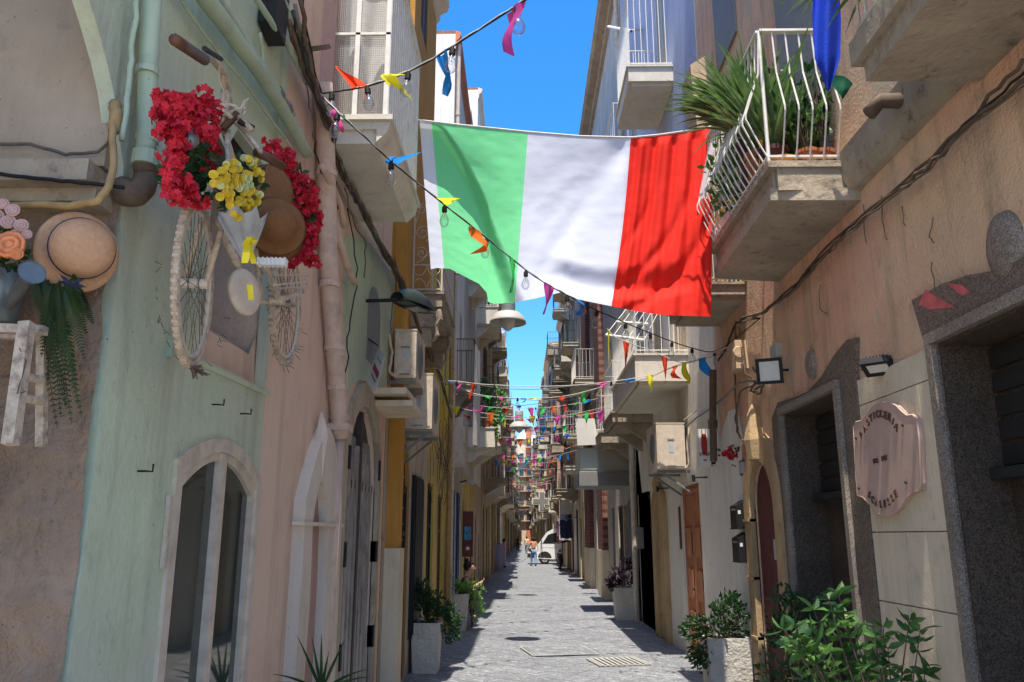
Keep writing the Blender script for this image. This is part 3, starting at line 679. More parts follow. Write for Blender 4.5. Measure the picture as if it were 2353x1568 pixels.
# pale mint painted patch and blind arch above the door
m = MB(); m.prism([V((LX + .014, p.y, p.z)) for p in [L(*p) for p in ((798, 905), (788, 700), (790, 540), (850, 560), (905, 640), (905, 760), (880, 900), (845, 880), (822, 873), (805, 885))]], (-.02, 0, 0)); m.build('paint_patch', 'pale_mint', b)
m = MB(); pa, pc = L(838, 800), L(868, 800); yc = (pa.y + pc.y) / 2; hh = (pc.y - pa.y) / 2
m.prism(yz([(yc - hh, pa.z - .1)] + arc(yc, pa.z + .42, hh, .28, 10) + [(yc + hh, pa.z - .1)], LX + .018), (-.02, 0, 0)); m.build('blind_window', 'mid_grey', b)
m = MB(); a = L(800, 130); m.box(LX - .01, LX + .1, 5.35, 5.72, 4.55, 10.1); m.build('pilaster', 'pink_deep', b)
# lavender-white balcony high on the left
bz = PX(885, 280, LX + .5).z; y0, y1 = PX(885, 280, LX + .5).y, PX(950, 470, LX + .5).y; m = MB()
m.box(LX, LX + .44, y0 + .03, y1 - .03, bz - .16, bz - .06)
m.prism([V((LX + .44, y0 + .0, bz - .16)), V((LX + .52, y0 + .0, bz - .08)), V((LX + .54, y0, bz)), V((LX, y0, bz)), V((LX, y0, bz - .06)), V((LX + .44, y0, bz - .06))], (0, y1 - y0, 0)); m.box(LX, LX + .56, y0 - .04, y1 + .02, bz, bz + .04); bb = m.build('balcony', 'slab_white', b)
m = MB(); xo = LX + .52
for i in range(17): y = y0 + .02 + i * (y1 - y0 - .04) / 16; m.box(xo - .014, xo + .002, y - .022, y + .022, bz + .05, bz + 1.45)
for xx in (LX + .02, LX + .27, xo - .02): m.box(xx - .018, xx + .018, y0 - .012, y0 + .012, bz + .05, bz + 1.45)
m.box(xo - .02, xo + .02, y0, y1, bz + 1.45, bz + 1.5); m.box(LX, xo + .02, y0 - .02, y0 + .02, bz + 1.45, bz + 1.5); m.box(LX, xo, y0 - .012, y0 + .012, bz + .72, bz + .74); m.build('railing', 'white_paint', bb)
m = MB()
for i in range(34): x = LX + .02 + i * .0147; m.box(x - .0012, x + .0012, y0 + .014, y0 + .017, bz + .05, bz + 1.45)
for i in range(92): z = bz + .06 + i * .0152; m.box(LX + .01, xo, y0 + .017, y0 + .020, z - .0012, z + .0012)
m.build('mesh_screen', 'pale_grey', bb)
m = MB()
def sheet(mb, a, c, z0, z1, amp=.04, f=5, n=24, k=10, ph=0, mi=0):
    a = V(a); c = V(c); d = c - a; nn_ = V((-d.y, d.x, 0)).normalized(); k0 = len(mb.v)
    for i in range(n + 1):
        for j in range(k + 1):
            t = i / n; s = j / k; mb.v.append(a + d * t + nn_ * amp * math.sin(t * f * math.pi + ph + s * 1.3) * (.3 + .7 * s) + V((0, 0, z1 + (z0 - z1) * s + .02 * math.sin(t * 9 + ph))))
    for i in range(n):
        for j in range(k):
            q_ = k0 + i * (k + 1) + j; mb.f.append((q_, q_ + 1, q_ + k + 2, q_ + k + 1)); mb.mi.append(mi)
sheet(m, (LX + .10, y0 + .25, 0), (LX + .42, y0 + .35, 0), bz + .5, bz + 1.25, .05, 3.3)
m.build('laundry', 'drape_white', smooth=True, label='pale sheet drying behind the mesh of the left balcony', category='laundry')
m = MB(); a = LX + .1
for s_ in (0, .22): m.box(a + s_, a + s_ + .015, y0 + .5, y0 + .52, bz + .05, bz + .95)
for z_ in (.3, .38, .46, .54, .9): m.box(a, a + .235, y0 + .505, y0 + .515, bz + z_, bz + z_ + .012)
m.build('drying_rack', 'white_paint', label='small white folding rack standing on the left balcony', category='rack')
# bundle of old cables running the length of the left fronts
for i in range(7):
    q = MB(); pts = [(662 + i * 5, 60 - i * 12), (702 + i * 3, 176 - i * 2), (733 + i * 2, 240 + i), (754 + i * 2, 300), (768 + i, 358), (790 + i, 410 + i), (813 + i, 449), (833 + i, 488), (859 + i * 2, 548), (900 + i * 2, 615), (926 + i * 2, 672), (957 + i, 737 + i * 3), (1012 + i, 858 + i * 5), (1028 + i * 2, 930 + i * 6)]
    P = [L(x, y, .10 + .02 * (i % 3)) for x, y in pts]; q.tube(wob(dense(P, 4), .014, i), (.012, .018, .010, .022, .014, .016, .009)[i], 6)
    q.build('wall_cable', ('cable_brown', 'rust_pipe', 'cable_black', 'cable_brown', 'mid_grey', 'rust_pipe', 'cable_black')[i], smooth=True, label='old cable in the sagging bundle along the left fronts', category='cable', group='cables bundled along the left fronts')
hangs = [((905, 590), (912, 640), (905, 690), (898, 760)), ((800, 480), (822, 620), (812, 700), (800, 780), (795, 860)), ((700, 190), (716, 260), (722, 330)), ((720, 330), (742, 400), (770, 420), (776, 480)), ((790, 430), (815, 520), (840, 560), (835, 640)), ((690, 380), (705, 430), (708, 500))]
for i, h in enumerate(hangs):
    q = MB(); q.tube(wob(dense([L(x, y, .08) for x, y in h], 4), .012, i + 20), .006, 5)
    q.build('loose_cable', ('cable_brown', 'cable_black')[i % 2], smooth=True, label='loose length of cable hanging off the left cable bundle', category='cable', group='loose cables on the left wall')
for i, (x, y) in enumerate(((752, 395), (760, 470), (800, 590), (812, 700), (838, 780))):
    pass
# wood stub sticking from the wall, top left
q = MB(); q.bar(L(690, 116, .02), L(755, 108, .14), .035, .03); q.build('wood_stub', 'rust_pipe', label='short weathered wood stub fixed across the pilaster at top left', category='bracket')
# ------------------------------------------------------------------ bicycle hung on the mint wall
t = thing('bicycle', 'white painted old bicycle hung on the mint wall, wrapped in flowers', 'bicycle', PX(550, 800, -1.3))
def wheel(c, a, r, nm):
    ux = V((math.sin(a), math.cos(a), 0)); uz = V((0, 0, 1)); ax = ux.cross(uz)
    n = 44; tb = MB(); tb.tube([c + (ux * math.cos(2 * math.pi * i / n) + uz * math.sin(2 * math.pi * i / n)) * r for i in range(n + 1)], .0145, 8)
    for i in range(70):
        th = 2 * math.pi * i / 70; e = ux * math.cos(th) + uz * math.sin(th); tg_ = ux * -math.sin(th) + uz * math.cos(th)
        tb.obox(c + e * (r + .013), e * .004, tg_ * .007, ax * .012)
    w_ = tb.build('wheel', 'white_bike', t, smooth=False)
    rm = MB(); rm.tube([c + (ux * math.cos(2 * math.pi * i / n) + uz * math.sin(2 * math.pi * i / n)) * (r - .03) for i in range(n + 1)], .011, 6); rm.tube([c - ax * .05, c + ax * .05], .02, 8); rm.build('rim', 'off_white', w_)
    sp = MB()
    for i in range(32):
        th = 2 * math.pi * i / 32; e = ux * math.cos(th) + uz * math.sin(th); o_ = ux * -math.sin(th) + uz * math.cos(th)
        sp.tube([c + o_ * .018 * (1 if i % 2 else -1) + ax * .02 * (1 if i % 4 < 2 else -1), c + e * (r - .03)], .0016, 3)
    sp.build('spokes', 'cable_brown', w_)
    return w_
fc = PX(447, 652, -1.27); rc = PX(657, 703, -1.30)
wheel(fc, math.radians(-11), .315, 'front'); wheel(rc, math.radians(-3), .315, 'rear')
def bt(mb, pts, r, x=-1.25, n=8): mb.tube([PX(p[0], p[1], p[2] if len(p) > 2 else x) for p in pts], r, n)
q = MB(); hd0, hd1 = PX(520, 205, -1.22), PX(508, 300, -1.22)
q.tube([hd0, hd1], .022, 8); bb_ = PX(582, 690, -1.2)
bt(q, [(500, 505, -1.24), (582, 695, -1.2)], .019); bt(q, [(515, 300, -1.22), (582, 520, -1.24), (600, 690, -1.2)], .013)
for s_ in (-.045, .045):
    q.tube([bb_, rc + V((s_, 0, 0))], .01, 6); q.tube([hd1 + V((s_ * .6, 0, 0)), PX(497, 480, -1.22) + V((s_, 0, 0)), fc + V((s_, 0, 0)) + V((0, 0, .0))], .012, 6)
q.tube([rc, PX(628, 520, -1.25)], .012, 6); q.tube([PX(628, 520, -1.25), bb_], .016, 6)
q.build('frame', 'white_bike', t, smooth=True)
q = MB(); bt(q, [(405, 95, -1.0), (455, 125, -1.05), (490, 138, -1.15), (512, 165, -1.2), (520, 205, -1.22), (530, 250, -1.22)], .014); bt(q, [(520, 262, -1.2), (550, 270, -1.15), (580, 300, -1.1)], .012); bt(q, [(500, 240, -1.2), (560, 300, -1.15), (600, 350, -1.05)], .01); q.build('handlebar', 'white_bike', t, smooth=True)
q = MB(); bt(q, [(402, 92, -.98), (420, 104, -1.0), (470, 138, -1.04)], .018, n=10); bt(q, [(588, 350, -1.08), (615, 362, -1.05), (652, 384, -1.0)], .019, n=10); bt(q, [(512, 296, -1.2), (545, 262, -1.16)], .016); each(q, 'grip', 'brown_wood', t, True)
q = MB(); bt(q, [(470, 112, -1.02), (508, 136, -1.1)], .009); bt(q, [(548, 278, -1.15), (583, 296, -1.1)], .013); each(q, 'brake_lever', 'dark_metal', t)
q = MB(); q.lathe([(0, 0), (.025, .004), (.032, .03), (.030, .06), (.0, .065)], PX(438, 332, -1.14), (.3, -1, 0), 14); q.build('headlight', 'zinc', t, smooth=True)
q = MB(); c = PX(560, 672, -1.19); q.lathe([(0, .012), (.05, .018), (.095, .02), (.105, .008), (.10, -.01), (0, -.012)], c, (1, -.35, 0), 24, sx=.92); q.build('chain_guard', 'off_white', t, smooth=True)
q = MB(); cr = PX(640, 690, -1.16); pe = PX(612, 612, -1.12); q.bar(cr, pe, .016, .022); q.bar(cr, PX(700, 668, -1.14), .016, .022); q.tube([cr - V((.04, 0, 0)), cr + V((.03, 0, 0))], .022, 10); q.build('crank', 'white_bike', t)
q = MB(); a, c = PX(596, 603, -1.12), PX(656, 604, -1.02); q.bar(a, c, .03, .03)
for i in range(7): q.bar(a.lerp(c, i / 6) - V((0, .02, 0)), a.lerp(c, i / 6) + V((0, .02, 0)), .008, .036)
q.build('pedal', 'white_paint', t)
q = MB()
for i in range(9): x = 638 + i * 8; bt(q, [(x, 632 + (i % 3) * 3, -1.18), (x + 4, 664, -1.2)], .0022, n=3)
bt(q, [(632, 632, -1.15), (708, 634, -1.2)], .004); bt(q, [(636, 664, -1.16), (706, 660, -1.2)], .005); bt(q, [(632, 655, -1.1), (708, 648, -1.16)], .004)
q.build('rack', 'off_white', t)
q = MB()
for k in range(46):
    c = rc if k % 2 else fc; th = R_.uniform(math.pi, 2 * math.pi); e = V((0, math.cos(th), math.sin(th))); a = c + e * .33
    q.tube([a, a + e * .02 + V((R_.uniform(0, .03), R_.uniform(-.02, .02), R_.uniform(-.02, .02)))], .0018, 4)
for k in range(16): a = fc + V((R_.uniform(.0, .02), R_.uniform(-.01, .06), -.325)); q.tube([a, a + V((R_.uniform(-.02, .06), R_.uniform(.0, .07), R_.uniform(-.05, .02)))], .003, 4)
q.build('twine', 'cable_brown', t)
q = MB(); c0 = PX(500, 240, -1.18)
for k in range(5): q.tube(wob(dense([PX(500 + k * 4, 150 + k * 10, -1.15), PX(516 + k * 3, 235, -1.17), PX(545 + k * 5, 250 + k * 3, -1.12), PX(570 - k * 3, 228 + k * 8, -1.1)], 3), .008, k), .003, 4)
q.build('string_wrap', 'off_white', t)
# wicker basket
q = MB(); pts = [PX(p[0], p[1], -1.15) for p in ((488, 302), (503, 312), (518, 345), (518, 385), (505, 400), (490, 392))]; q.prism(pts, (-.12, .02, 0)); q.build('wicker_basket', 'wicker', label='dark woven basket between the red flowers and the pink patch', category='basket')
# ---------------------------------------------------------------- flowers
def floret(mb, c, nrm, r, mi=0, k=5):
    nrm = V(nrm).normalized(); a = nrm.orthogonal().normalized(); b_ = nrm.cross(a); ph = R_.uniform(0, 6)
    for i in range(k):
        th = ph + 2 * math.pi * i / k; d = a * math.cos(th) + b_ * math.sin(th); s_ = nrm.cross(d)
        mb.add([c, c + d * r * .55 + s_ * r * .38 + nrm * r * .18, c + d * r + nrm * r * .05, c + d * r * .55 - s_ * r * .38 + nrm * r * .18], [(0, 1, 2, 3)], mi)
def rosebud(mb, c, nrm, r, mi=0):
    mb.lathe([(r * .3, -r * .6), (r * .9, -r * .1), (r, .3 * r), (r * .8, .35 * r), (r * .65, 0), (r * .62, .4 * r), (r * .4, .42 * r), (r * .35, .1 * r), (r * .15, .4 * r), (0, .35 * r)], c, nrm, 9, mi)
def geranium(label, blobs, n, mat='red_petal', r=.018, leaves=60, x=-1.15, lf='leaf_dark', lblobs=None):
    t = thing('flower_bunch', label, 'flowers', PX(blobs[0][0], blobs[0][1], x)); q = MB(); l = MB()
    tot = sum(b_[2] * b_[3] for b_ in blobs)
    for (u, v, a, c, *z) in blobs:
        ctr = PX(u, v, x); sc_ = 1 / 1850 * (ctr - V((0, 0, EYE))).length * 1.0
        k = int(n * a * c / tot)
        for i in range(k):
            th = R_.uniform(0, 6.283); rr = math.sqrt(R_.random())
            p = ctr + (_cr * math.cos(th) * a + _cu * math.sin(th) * c) * rr * sc_ + _cf * R_.uniform(-.05, .05) - V((0, 0, 0))
            nr = (-_cf + V((R_.uniform(-.8, .8), R_.uniform(-.6, .6), R_.uniform(-.5, .9)))).normalized()
            for j in range(3): floret(q, p + V((R_.uniform(-.014, .014), R_.uniform(-.014, .014), R_.uniform(-.014, .014))), nr + V((R_.uniform(-.6, .6), R_.uniform(-.6, .6), R_.uniform(-.6, .6))), r * R_.uniform(.7, 1.15))
    for (u, v, a, c, *z) in (lblobs or blobs):
        ctr = PX(u, v, x - .04); sc_ = 1 / 1850 * (ctr - V((0, 0, EYE))).length
        for i in range(int(leaves * a * c / 900)):
            th = R_.uniform(0, 6.283); rr = math.sqrt(R_.random()); p = ctr + (_cr * math.cos(th) * a + _cu * math.sin(th) * c) * rr * sc_ + _cf * R_.uniform(-.02, .05)
            l.leaf(p, (R_.uniform(-1, 1), R_.uniform(-1, .2), R_.uniform(-1, .6)), R_.uniform(.03, .06), .03, up=-_cf)
    q.build('blossom', mat, t); l.build('leaves', lf, t)
    return t
geranium('mass of red fabric geraniums over the front wheel beside the mint downspout', [(405, 240, 42, 26), (395, 275, 34, 34), (465, 250, 34, 34), (425, 300, 48, 28), (405, 325, 30, 16), (470, 310, 25, 22), (482, 345, 18, 20), (400, 380, 16, 30), (478, 395, 8, 26), (420, 425, 22, 18), (400, 460, 18, 10), (455, 462, 22, 12)], 330, leaves=70, lblobs=[(440, 350, 36, 30), (430, 395, 36, 34), (395, 405, 22, 20), (440, 440, 26, 18)])
geranium('trailing red fabric geraniums behind the brown hat over the rear wheel', [(622, 345, 26, 18), (650, 365, 26, 20), (672, 395, 24, 22), (695, 430, 26, 24), (700, 470, 28, 24), (712, 500, 22, 26), (702, 545, 26, 26), (690, 585, 24, 16), (718, 600, 14, 14), (678, 604, 14, 8)], 300, leaves=60, x=-1.2, lblobs=[(690, 500, 26, 50), (695, 550, 26, 30), (680, 420, 22, 26)])
# yellow rose bouquet in a paper cone
t = thing('bouquet', 'cone bouquet of yellow roses in pale paper with a yellow bow', 'bouquet', PX(560, 570, -1.05)); q = MB(); l = MB(); pq = MB()
for i in range(80):
    th = R_.uniform(0, 6.283); rr = math.sqrt(R_.random()); p = PX(552 + 60 * rr * math.cos(th), 428 + 72 * rr * math.sin(th), -1.05) + _cf * R_.uniform(-.03, .03) - _cf * .03 * (1 - rr)
    rosebud(pq if i % 5 == 0 else q, p, -_cf + V((R_.uniform(-.5, .5), R_.uniform(-.2, .2), R_.uniform(-.3, .6))), R_.uniform(.012, .019))
for i in range(160):
    th = R_.uniform(0, 6.283); rr = math.sqrt(R_.random()); p = PX(552 + 55 * rr * math.cos(th), 432 + 70 * rr * math.sin(th), -1.09)
    l.leaf(p, (R_.uniform(-1, 1), R_.uniform(-1, 0), R_.uniform(-1, 1)), .04, .02)
each(q, 'rose', 'yellow_petal', t, True); each(pq, 'pale_rose', 'pale_petal', t, True); l.build('leaves', 'leaf_dark', t)
q = MB(); a = PX(553, 495, -1.05); c = PX(566, 600, -1.1); n = 26; k0 = len(q.v)
for j in range(6):
    s_ = j / 5
    for i in range(n):
        th = 2 * math.pi * i / n; r = (.078 * (1 - s_) + .012) * (1 + .12 * math.sin(5 * th) * (1 - s_)); q.v.append(a.lerp(c, s_ ** .9) + _cr * r * math.cos(th) + V((0, 1, 0)) * r * math.sin(th) * .7 + V((0, 0, .02 * math.sin(7 * th) * (1 - s_))))
for j in range(5):
    for i in range(n): q.f.append((j * n + i, j * n + (i + 1) % n, (j + 1) * n + (i + 1) % n, (j + 1) * n + i)); q.mi.append(0)
q.build('paper_cone', 'paper', t, smooth=True)
q = MB(); k = PX(570, 552, -1.03)
def ribbon(pts, w_): 
    P = [V(p) for p in pts]
    for i in range(len(P) - 1): q.quad(P[i] - _cr * w_, P[i] + _cr * w_, P[i + 1] + _cr * w_ * .9, P[i + 1] - _cr * w_ * .9)
ribbon([PX(562, 565, -1.03), PX(574, 545, -.99), PX(586, 552, -1.0), PX(574, 565, -1.02)], .012); ribbon([k, PX(566, 580, -1.0), PX(562, 605, -1.01)], .014); ribbon([k, PX(576, 582, -1.0), PX(584, 606, -1.0)], .012); ribbon([PX(574, 655, -1.1), PX(577, 690, -1.1)], .012)
q.build('bow', 'ribbon_yellow', t)
# brown double straw hats
t = thing('sun_hat', 'floppy brown straw hat hanging between bouquet and red flowers', 'hat', PX(630, 600, -1.1))
q = MB(); c = PX(628, 530, -1.12); ax = V((.55, -1, -.12)).normalized()
q.lathe([(0, .10), (.03, .10), (.065, .085), (.085, .03), (.095, .0), (.125, -.005), (.138, -.012), (.125, -.012), (.09, -.008)], PX(636, 520, -1.12), ax, 30); q.build('crown', 'straw_brown', t, smooth=True)
q = MB(); q.lathe([(0, .0), (.08, .012), (.115, 0), (.145, -.02), (.115, -.015), (0, -.008)], PX(628, 545, -1.16), ax, 30, sx=.8, ref=(0, 0, 1)); q.lathe([(0, .0), (.06, .01), (.10, 0), (.115, -.02), (0, -.01)], PX(620, 440, -1.18), ax, 26, sx=1.2, ref=(0, 0, 1)); q.build('brim', 'straw_brown', t, smooth=True)
# ---------------------------------------------------------------- things on the rough plaster wall
t = thing('straw_boater', 'honey coloured straw hat with a thin navy bow on the rough plaster wall', 'hat', PY(180, 680, 2.55)); c = PY(177, 580, 2.64); ax = V((.75, -1, -.22)).normalized()
cc = PY(188, 572, 2.62)
q = MB(); q.lathe([(.0, .0), (.125, .012), (.140, .004), (.142, -.006), (.13, -.004), (.0, -.012)], c, ax, 44, ref=(1, 0, 0), sx=.95); q.build('brim', 'straw', t, smooth=True)
q = MB(); q.lathe([(0, .092), (.012, .093), (.055, .088), (.085, .074), (.100, .046), (.104, .012)], cc, ax, 40, ref=(1, 0, 0), sx=1.0); q.build('crown', 'straw', t, smooth=True)
q = MB(); q.lathe([(.1035, .006), (.1065, .008), (.1065, .018), (.1035, .020)], cc, ax, 40, ref=(1, 0, 0)); k = PY(165, 654, 2.52)
for d in ((-.05, 0, .012), (.045, 0, -.008), (-.03, -.01, .024), (.035, -.01, .012)): q.leaf(k, d, .05, .014, up=(0, -1, 0), bend=.1)
q.tube([k, PY(185, 672, 2.52)], .002, 5); q.build('ribbon', 'navy', t)
q = MB(); q.tube(wob(dense([PY(262, 240, 2.66), PY(258, 300, 2.62), PY(262, 370, 2.58), PY(250, 430, 2.52), PY(225, 462, 2.5), PY(160, 474, 2.55), PY(60, 470, 2.6), PY(-60, 480, 2.7)], 5), .002, 2), .013, 8)
q.tube(wob(dense([PY(262, 240, 2.66), PY(268, 262, 2.64), PY(262, 300, 2.64)], 4), .004, 5), .022, 8); q.build('conduit', 'ochre_pipe', smooth=True, label='ochre conduit curling down the overhang and under its ledge', category='pipe')
q = MB(); q.tube(wob(dense([PY(-40, 330, 2.68), PY(70, 332, 2.67), PY(150, 355, 2.67), PY(225, 350, 2.67), PY(262, 315, 2.66), PY(276, 270, 2.66)], 5), .002, 3), .006, 6); q.build('wall_cable', 'cable_brown', smooth=True, label='sagging dark cable across the pale overhang at far left', category='cable')
q = MB(); q.tube(wob(dense([PY(-40, 395, 2.58), PY(60, 408, 2.58), PY(160, 418, 2.58), PY(285, 430, 2.58)], 5), .002, 4), .007, 6); q.build('ledge_cable', 'black', smooth=True, label='dark cable lying along the ledge under the overhang', category='cable')
# fern
t = thing('hanging_fern', 'long dark green artificial fern trailing below the straw boater', 'plant', PY(140, 990, 2.55)); q = MB(); st = MB()
def frond(u0, v0, u1, v1, y, k=34):
    a = PY(u0, v0, y); c = PY(u1, v1, y - .02); mid = a.lerp(c, .4) + V((R_.uniform(-.05, .05), -.05, .05)); P = [a * (1 - s) ** 2 + mid * 2 * s * (1 - s) + c * s * s for s in [i / k for i in range(k + 1)]]
    st.tube(P, .0012, 4)
    for i in range(2, k):
        d = (P[i + 1] - P[i - 1]).normalized() if i < k else d
        sd_ = d.cross(V((0, 1, 0))).normalized(); ln = .028 * math.sin(math.pi * (.12 + .86 * i / k)) + .004
        for s_ in (-1, 1): q.leaf(P[i], sd_ * s_ + d * .7, ln, .006, up=(0, 1, 0), bend=.1)
for (u0, v0, u1, v1) in [(120, 655, 132, 985), (130, 655, 165, 975), (140, 650, 188, 960), (110, 660, 150, 930), (100, 660, 110, 880), (150, 650, 200, 770), (160, 660, 215, 745), (150, 660, 195, 830), (120, 650, 95, 820), (135, 650, 175, 880), (105, 640, 130, 850), (125, 640, 150, 800), (165, 640, 186, 720), (95, 650, 120, 760), (140, 660, 152, 940), (112, 700, 140, 960), (128, 700, 178, 930)]: frond(u0, v0, u1, v1, 2.60 + R_.uniform(-.04, .04))
q.build('fronds', 'leaf_fern', t); st.build('stems', 'leaf_fern', t)
# rustic white chair hung on the wall
t = thing('rustic_chair', 'small cream wooden chair hung on the rough plaster wall at far left', 'chair', PY(60, 1025, 2.5)); 
def leg(a, c, w_): q = MB(); q.bar(a, c, w_ * .88, w_ * .88, up=(0, 1, 0)); q.build('leg', 'white_bike', t)
leg(PY(62, 742, 2.45), PY(24, 1022, 2.40), .042); leg(PY(97, 752, 2.6), PY(95, 1026, 2.6), .030); leg(PY(-60, 752, 2.6), PY(-62, 1026, 2.6), .030)
q = MB(); q.bar(PY(-80, 752, 2.52), PY(104, 760, 2.52), .035, .028, up=(0, 0, 1)); q.bar(PY(-80, 768, 2.62), PY(108, 776, 2.62), .03, .02); q.build('seat_rail', 'white_bike', t)
q = MB()
for v_ in (868, 918): 
    a, c = PY(52, v_ - 4, 2.44), PY(97, v_ + 6, 2.58); q.tube([a.lerp(c, i / 14) for i in range(15)], [.011 + .003 * (i % 2) for i in range(15)], 8)
q.build('stretcher', 'white_bike', t)
q = MB(); 
for (z_, mi) in ((0, 0),): q.tube(dense([PY(45, 800, 2.42), PY(60, 830, 2.42), PY(40, 905, 2.40), PY(60, 900, 2.42)], 3), .0025, 4)
q.build('cord', 'cable_brown', t)
# peonies, orange rose, watering can at the far left
t = thing('flower_bunch', 'dusty pink peonies tucked under the ledge at far left', 'flowers', PY(20, 520, 2.5)); q = MB()
for (u, v, r) in ((8, 470, .02), (30, 485, .024), (20, 512, .026), (50, 520, .024), (62, 540, .018), (-10, 500, .03), (35, 540, .018)): rosebud(q, PY(u, v, 2.5), (.3, -1, .1), r)
each(q, 'peony', 'pink_petal', t, True)
q = MB()
for i in range(40): q.leaf(PY(R_.uniform(-20, 60), R_.uniform(500, 560), 2.54), (R_.uniform(-1, 1), -.3, R_.uniform(-1, .3)), .04, .02)
q.build('leaves', 'leaf_dark', t)
t = thing('flower_bunch', 'orange rose above the zinc watering can at far left', 'flowers', PY(20, 600, 2.48)); q = MB(); rosebud(q, PY(24, 566, 2.46), (.2, -1, .2), .05); rosebud(q, PY(-15, 575, 2.48), (.2, -1, .2), .045); rosebud(q, PY(40, 585, 2.45), (.4, -1, 0), .02); each(q, 'rose', 'orange_petal', t, True)
q = MB()
for i in range(50): q.leaf(PY(R_.uniform(-20, 70), R_.uniform(570, 620), 2.5), (R_.uniform(-1, 1), -.5, R_.uniform(-1, .4)), .035, .02)
q.build('leaves', 'leaf_dark', t)
t = thing('watering_can', 'dull zinc watering can hung behind the cream chair', 'watering can', PY(10, 720, 2.5)); q = MB(); q.lathe([(0, -.12), (.075, -.12), (.08, .05), (.07, .07), (.065, .06), (0, .05)], PY(0, 665, 2.62), (0, 0, 1), 22); q.build('body', 'zinc', t, smooth=True)
q = MB(); a, c = PY(20, 700, 2.55), PY(74, 625, 2.40); q.tube([a, a.lerp(c, .8), c], [.02, .022, .042], 14, cap=False); q.lathe([(.0, 0), (.041, 0)], c - (c - a).normalized() * .005, (c - a), 14); q.build('spout', 'zinc', t, smooth=True)
# agave-like strap plant at bottom left
t = thing('yucca_plant', 'spiky dark green yucca in front of the white stone niche', 'plant', L(735, 1640, .25)); q = MB(); c = PX(738, 1590, -1.22); 
for (du, dv, ln) in ((-42, -120, .5), (-18, -135, .45), (4, -125, .48), (42, -100, .45), (-100, -62, .42), (75, -55, .42), (60, -30, .4), (-60, -30, .4), (-30, -90, .4), (20, -95, .35), (-75, 0, .4), (85, 0, .4)):
    d = _cr * du + _cu * -dv; q.strap(c, d + V((0, R_.uniform(-20, 20), 0)), ln * .78, .019, droop=.35 if abs(du) > 50 else .12, side=_cf.cross(d), seg=8)
q.build('leaves', 'leaf_dark', t); q = MB(); b_ = c - V((0, 0, c.z)); q.tube([b_ + V((0, 0, .5)), c], .025, 8); q.build('stem', 'rust_pipe', t)
q = MB(); q.lathe([(0, 0), (.12, 0), (.17, .48), (.18, .5), (.15, .5), (.14, .45), (0, .45)], b_ , (0, 0, 1), 20); q.build('pot', 'terracotta', t)
# unseen house added beside the viewer so its deep balcony shades the near fronts
b = thing('shade_house', 'unseen house added beside the viewer, its deep balcony shading the near fronts', 'building', (-2.6, -2, 0))
m = MB(); m.box(-9, -2.5, .6, 2.6, 0, 8.2); m.build('wall', 'rough_light', b)
m = MB(); m.box(-2.5, -.9, .6, 3.6, 6.9, 7.1); m.build('balcony', 'balcony_stone', b)
# ================================================================== LEFT, middle distance
OP = dict
b = house(-1, 8.83, 12.62, 11.0, 'orange', 'orange ochre house with white scrollwork balcony and square orange pilaster', lower=('beige_old', 3.9), cornice='cream', cp=.22,
    windows=[(11.0, 9.2, .8, 1.5, 'brown_wood', 'closed')], doors=[(9.75, 10.8, 2.9, 'dark_metal', 1.)])
q = MB(); q.box(LX, LX + .15, 9.0, 9.26, 1.62, 9.6); q.build('pilaster', 'orange', b)
q = MB(); q.box(LX, LX + .18, 8.96, 9.3, 0, 1.62); q.build('pilaster_base', 'cream', b)
# grille lattice over the arched gate
q = MB()
for i in range(8): y = 9.80 + i * .136; q.box(LX - .07, LX - .05, y - .012, y + .012, .05, 2.75)
for i in range(14): z = .1 + i * .2; q.box(LX - .06, LX - .045, 9.77, 10.78, z - .012, z + .012)
q.build('gate_grille', 'mid_grey', b)
# scrollwork balcony: stone slab on carved brackets, tall white iron basket
t = balcony(b, -1, 10.5, 12.3, 4.98, .42, 'balcony_stone', h=.01, th=.2, sp=.5)
q = MB(); y0 = 10.52; x0, x1 = LX, LX + .42; z0, z1 = 5.0, 6.55
for xx in (x0 + .015, x1 - .012): q.box(xx - .012, xx + .012, y0 - .01, y0 + .01, z0, z1)
for zz in (z0 + .03, z0 + .38, z1): q.box(x0, x1, y0 - .008, y0 + .008, zz - .01, zz + .01)
q.box((x0 + x1) / 2 - .008 + .07, (x0 + x1) / 2 + .008 + .07, y0 - .006, y0 + .006, z0, z0 + .75)
def spiral(cx, cz, r, turns, ph, sgn=1, n=26): return [V((cx + r * (1 - .85 * i / n) * math.cos(ph + sgn * turns * 6.283 * i / n), y0, cz + r * (1 - .85 * i / n) * math.sin(ph + sgn * turns * 6.283 * i / n))) for i in range(n + 1)]
q.tube(spiral(x0 + .13, z0 + .85, .13, 1.7, -1.2), .007, 4); q.tube(spiral(x0 + .12, z0 + .55, .09, 1.5, 2.2, -1), .007, 4); q.tube(spiral(x0 + .10, z0 + 1.2, .09, 1.4, 1.2), .007, 4)
q.tube([V((x0 + .05 + .3 * i / 10, y0, z0 + .42 + .45 * (i / 10) ** 2)) for i in range(11)], .007, 4); q.tube([V((x0 + .02 + .2 * i / 8, y0, z0 + .95 + .35 * math.sin(i / 8 * 3))) for i in range(9)], .006, 4)
for cx in (x0 + .1, x0 + .3):
    for s_ in (0, math.pi): q.tube([V((cx + .09 * math.cos(s_ + math.pi * i / 10), y0, z0 + (.05 if s_ == 0 else .36) + .13 * math.sin(s_ + math.pi * i / 10))) for i in range(11)], .006, 4)
for i in range(20):
    y = y0 + .02 + i * .092; q.box(x1 - .018, x1 - .004, y - .006, y + .006, z0, z1)
for zz in (z0 + .03, z0 + .38, z1): q.box(x1 - .02, x1, y0, y0 + 1.78, zz - .01, zz + .01)
q.build('scroll_railing', 'off_white', t)
q = MB()
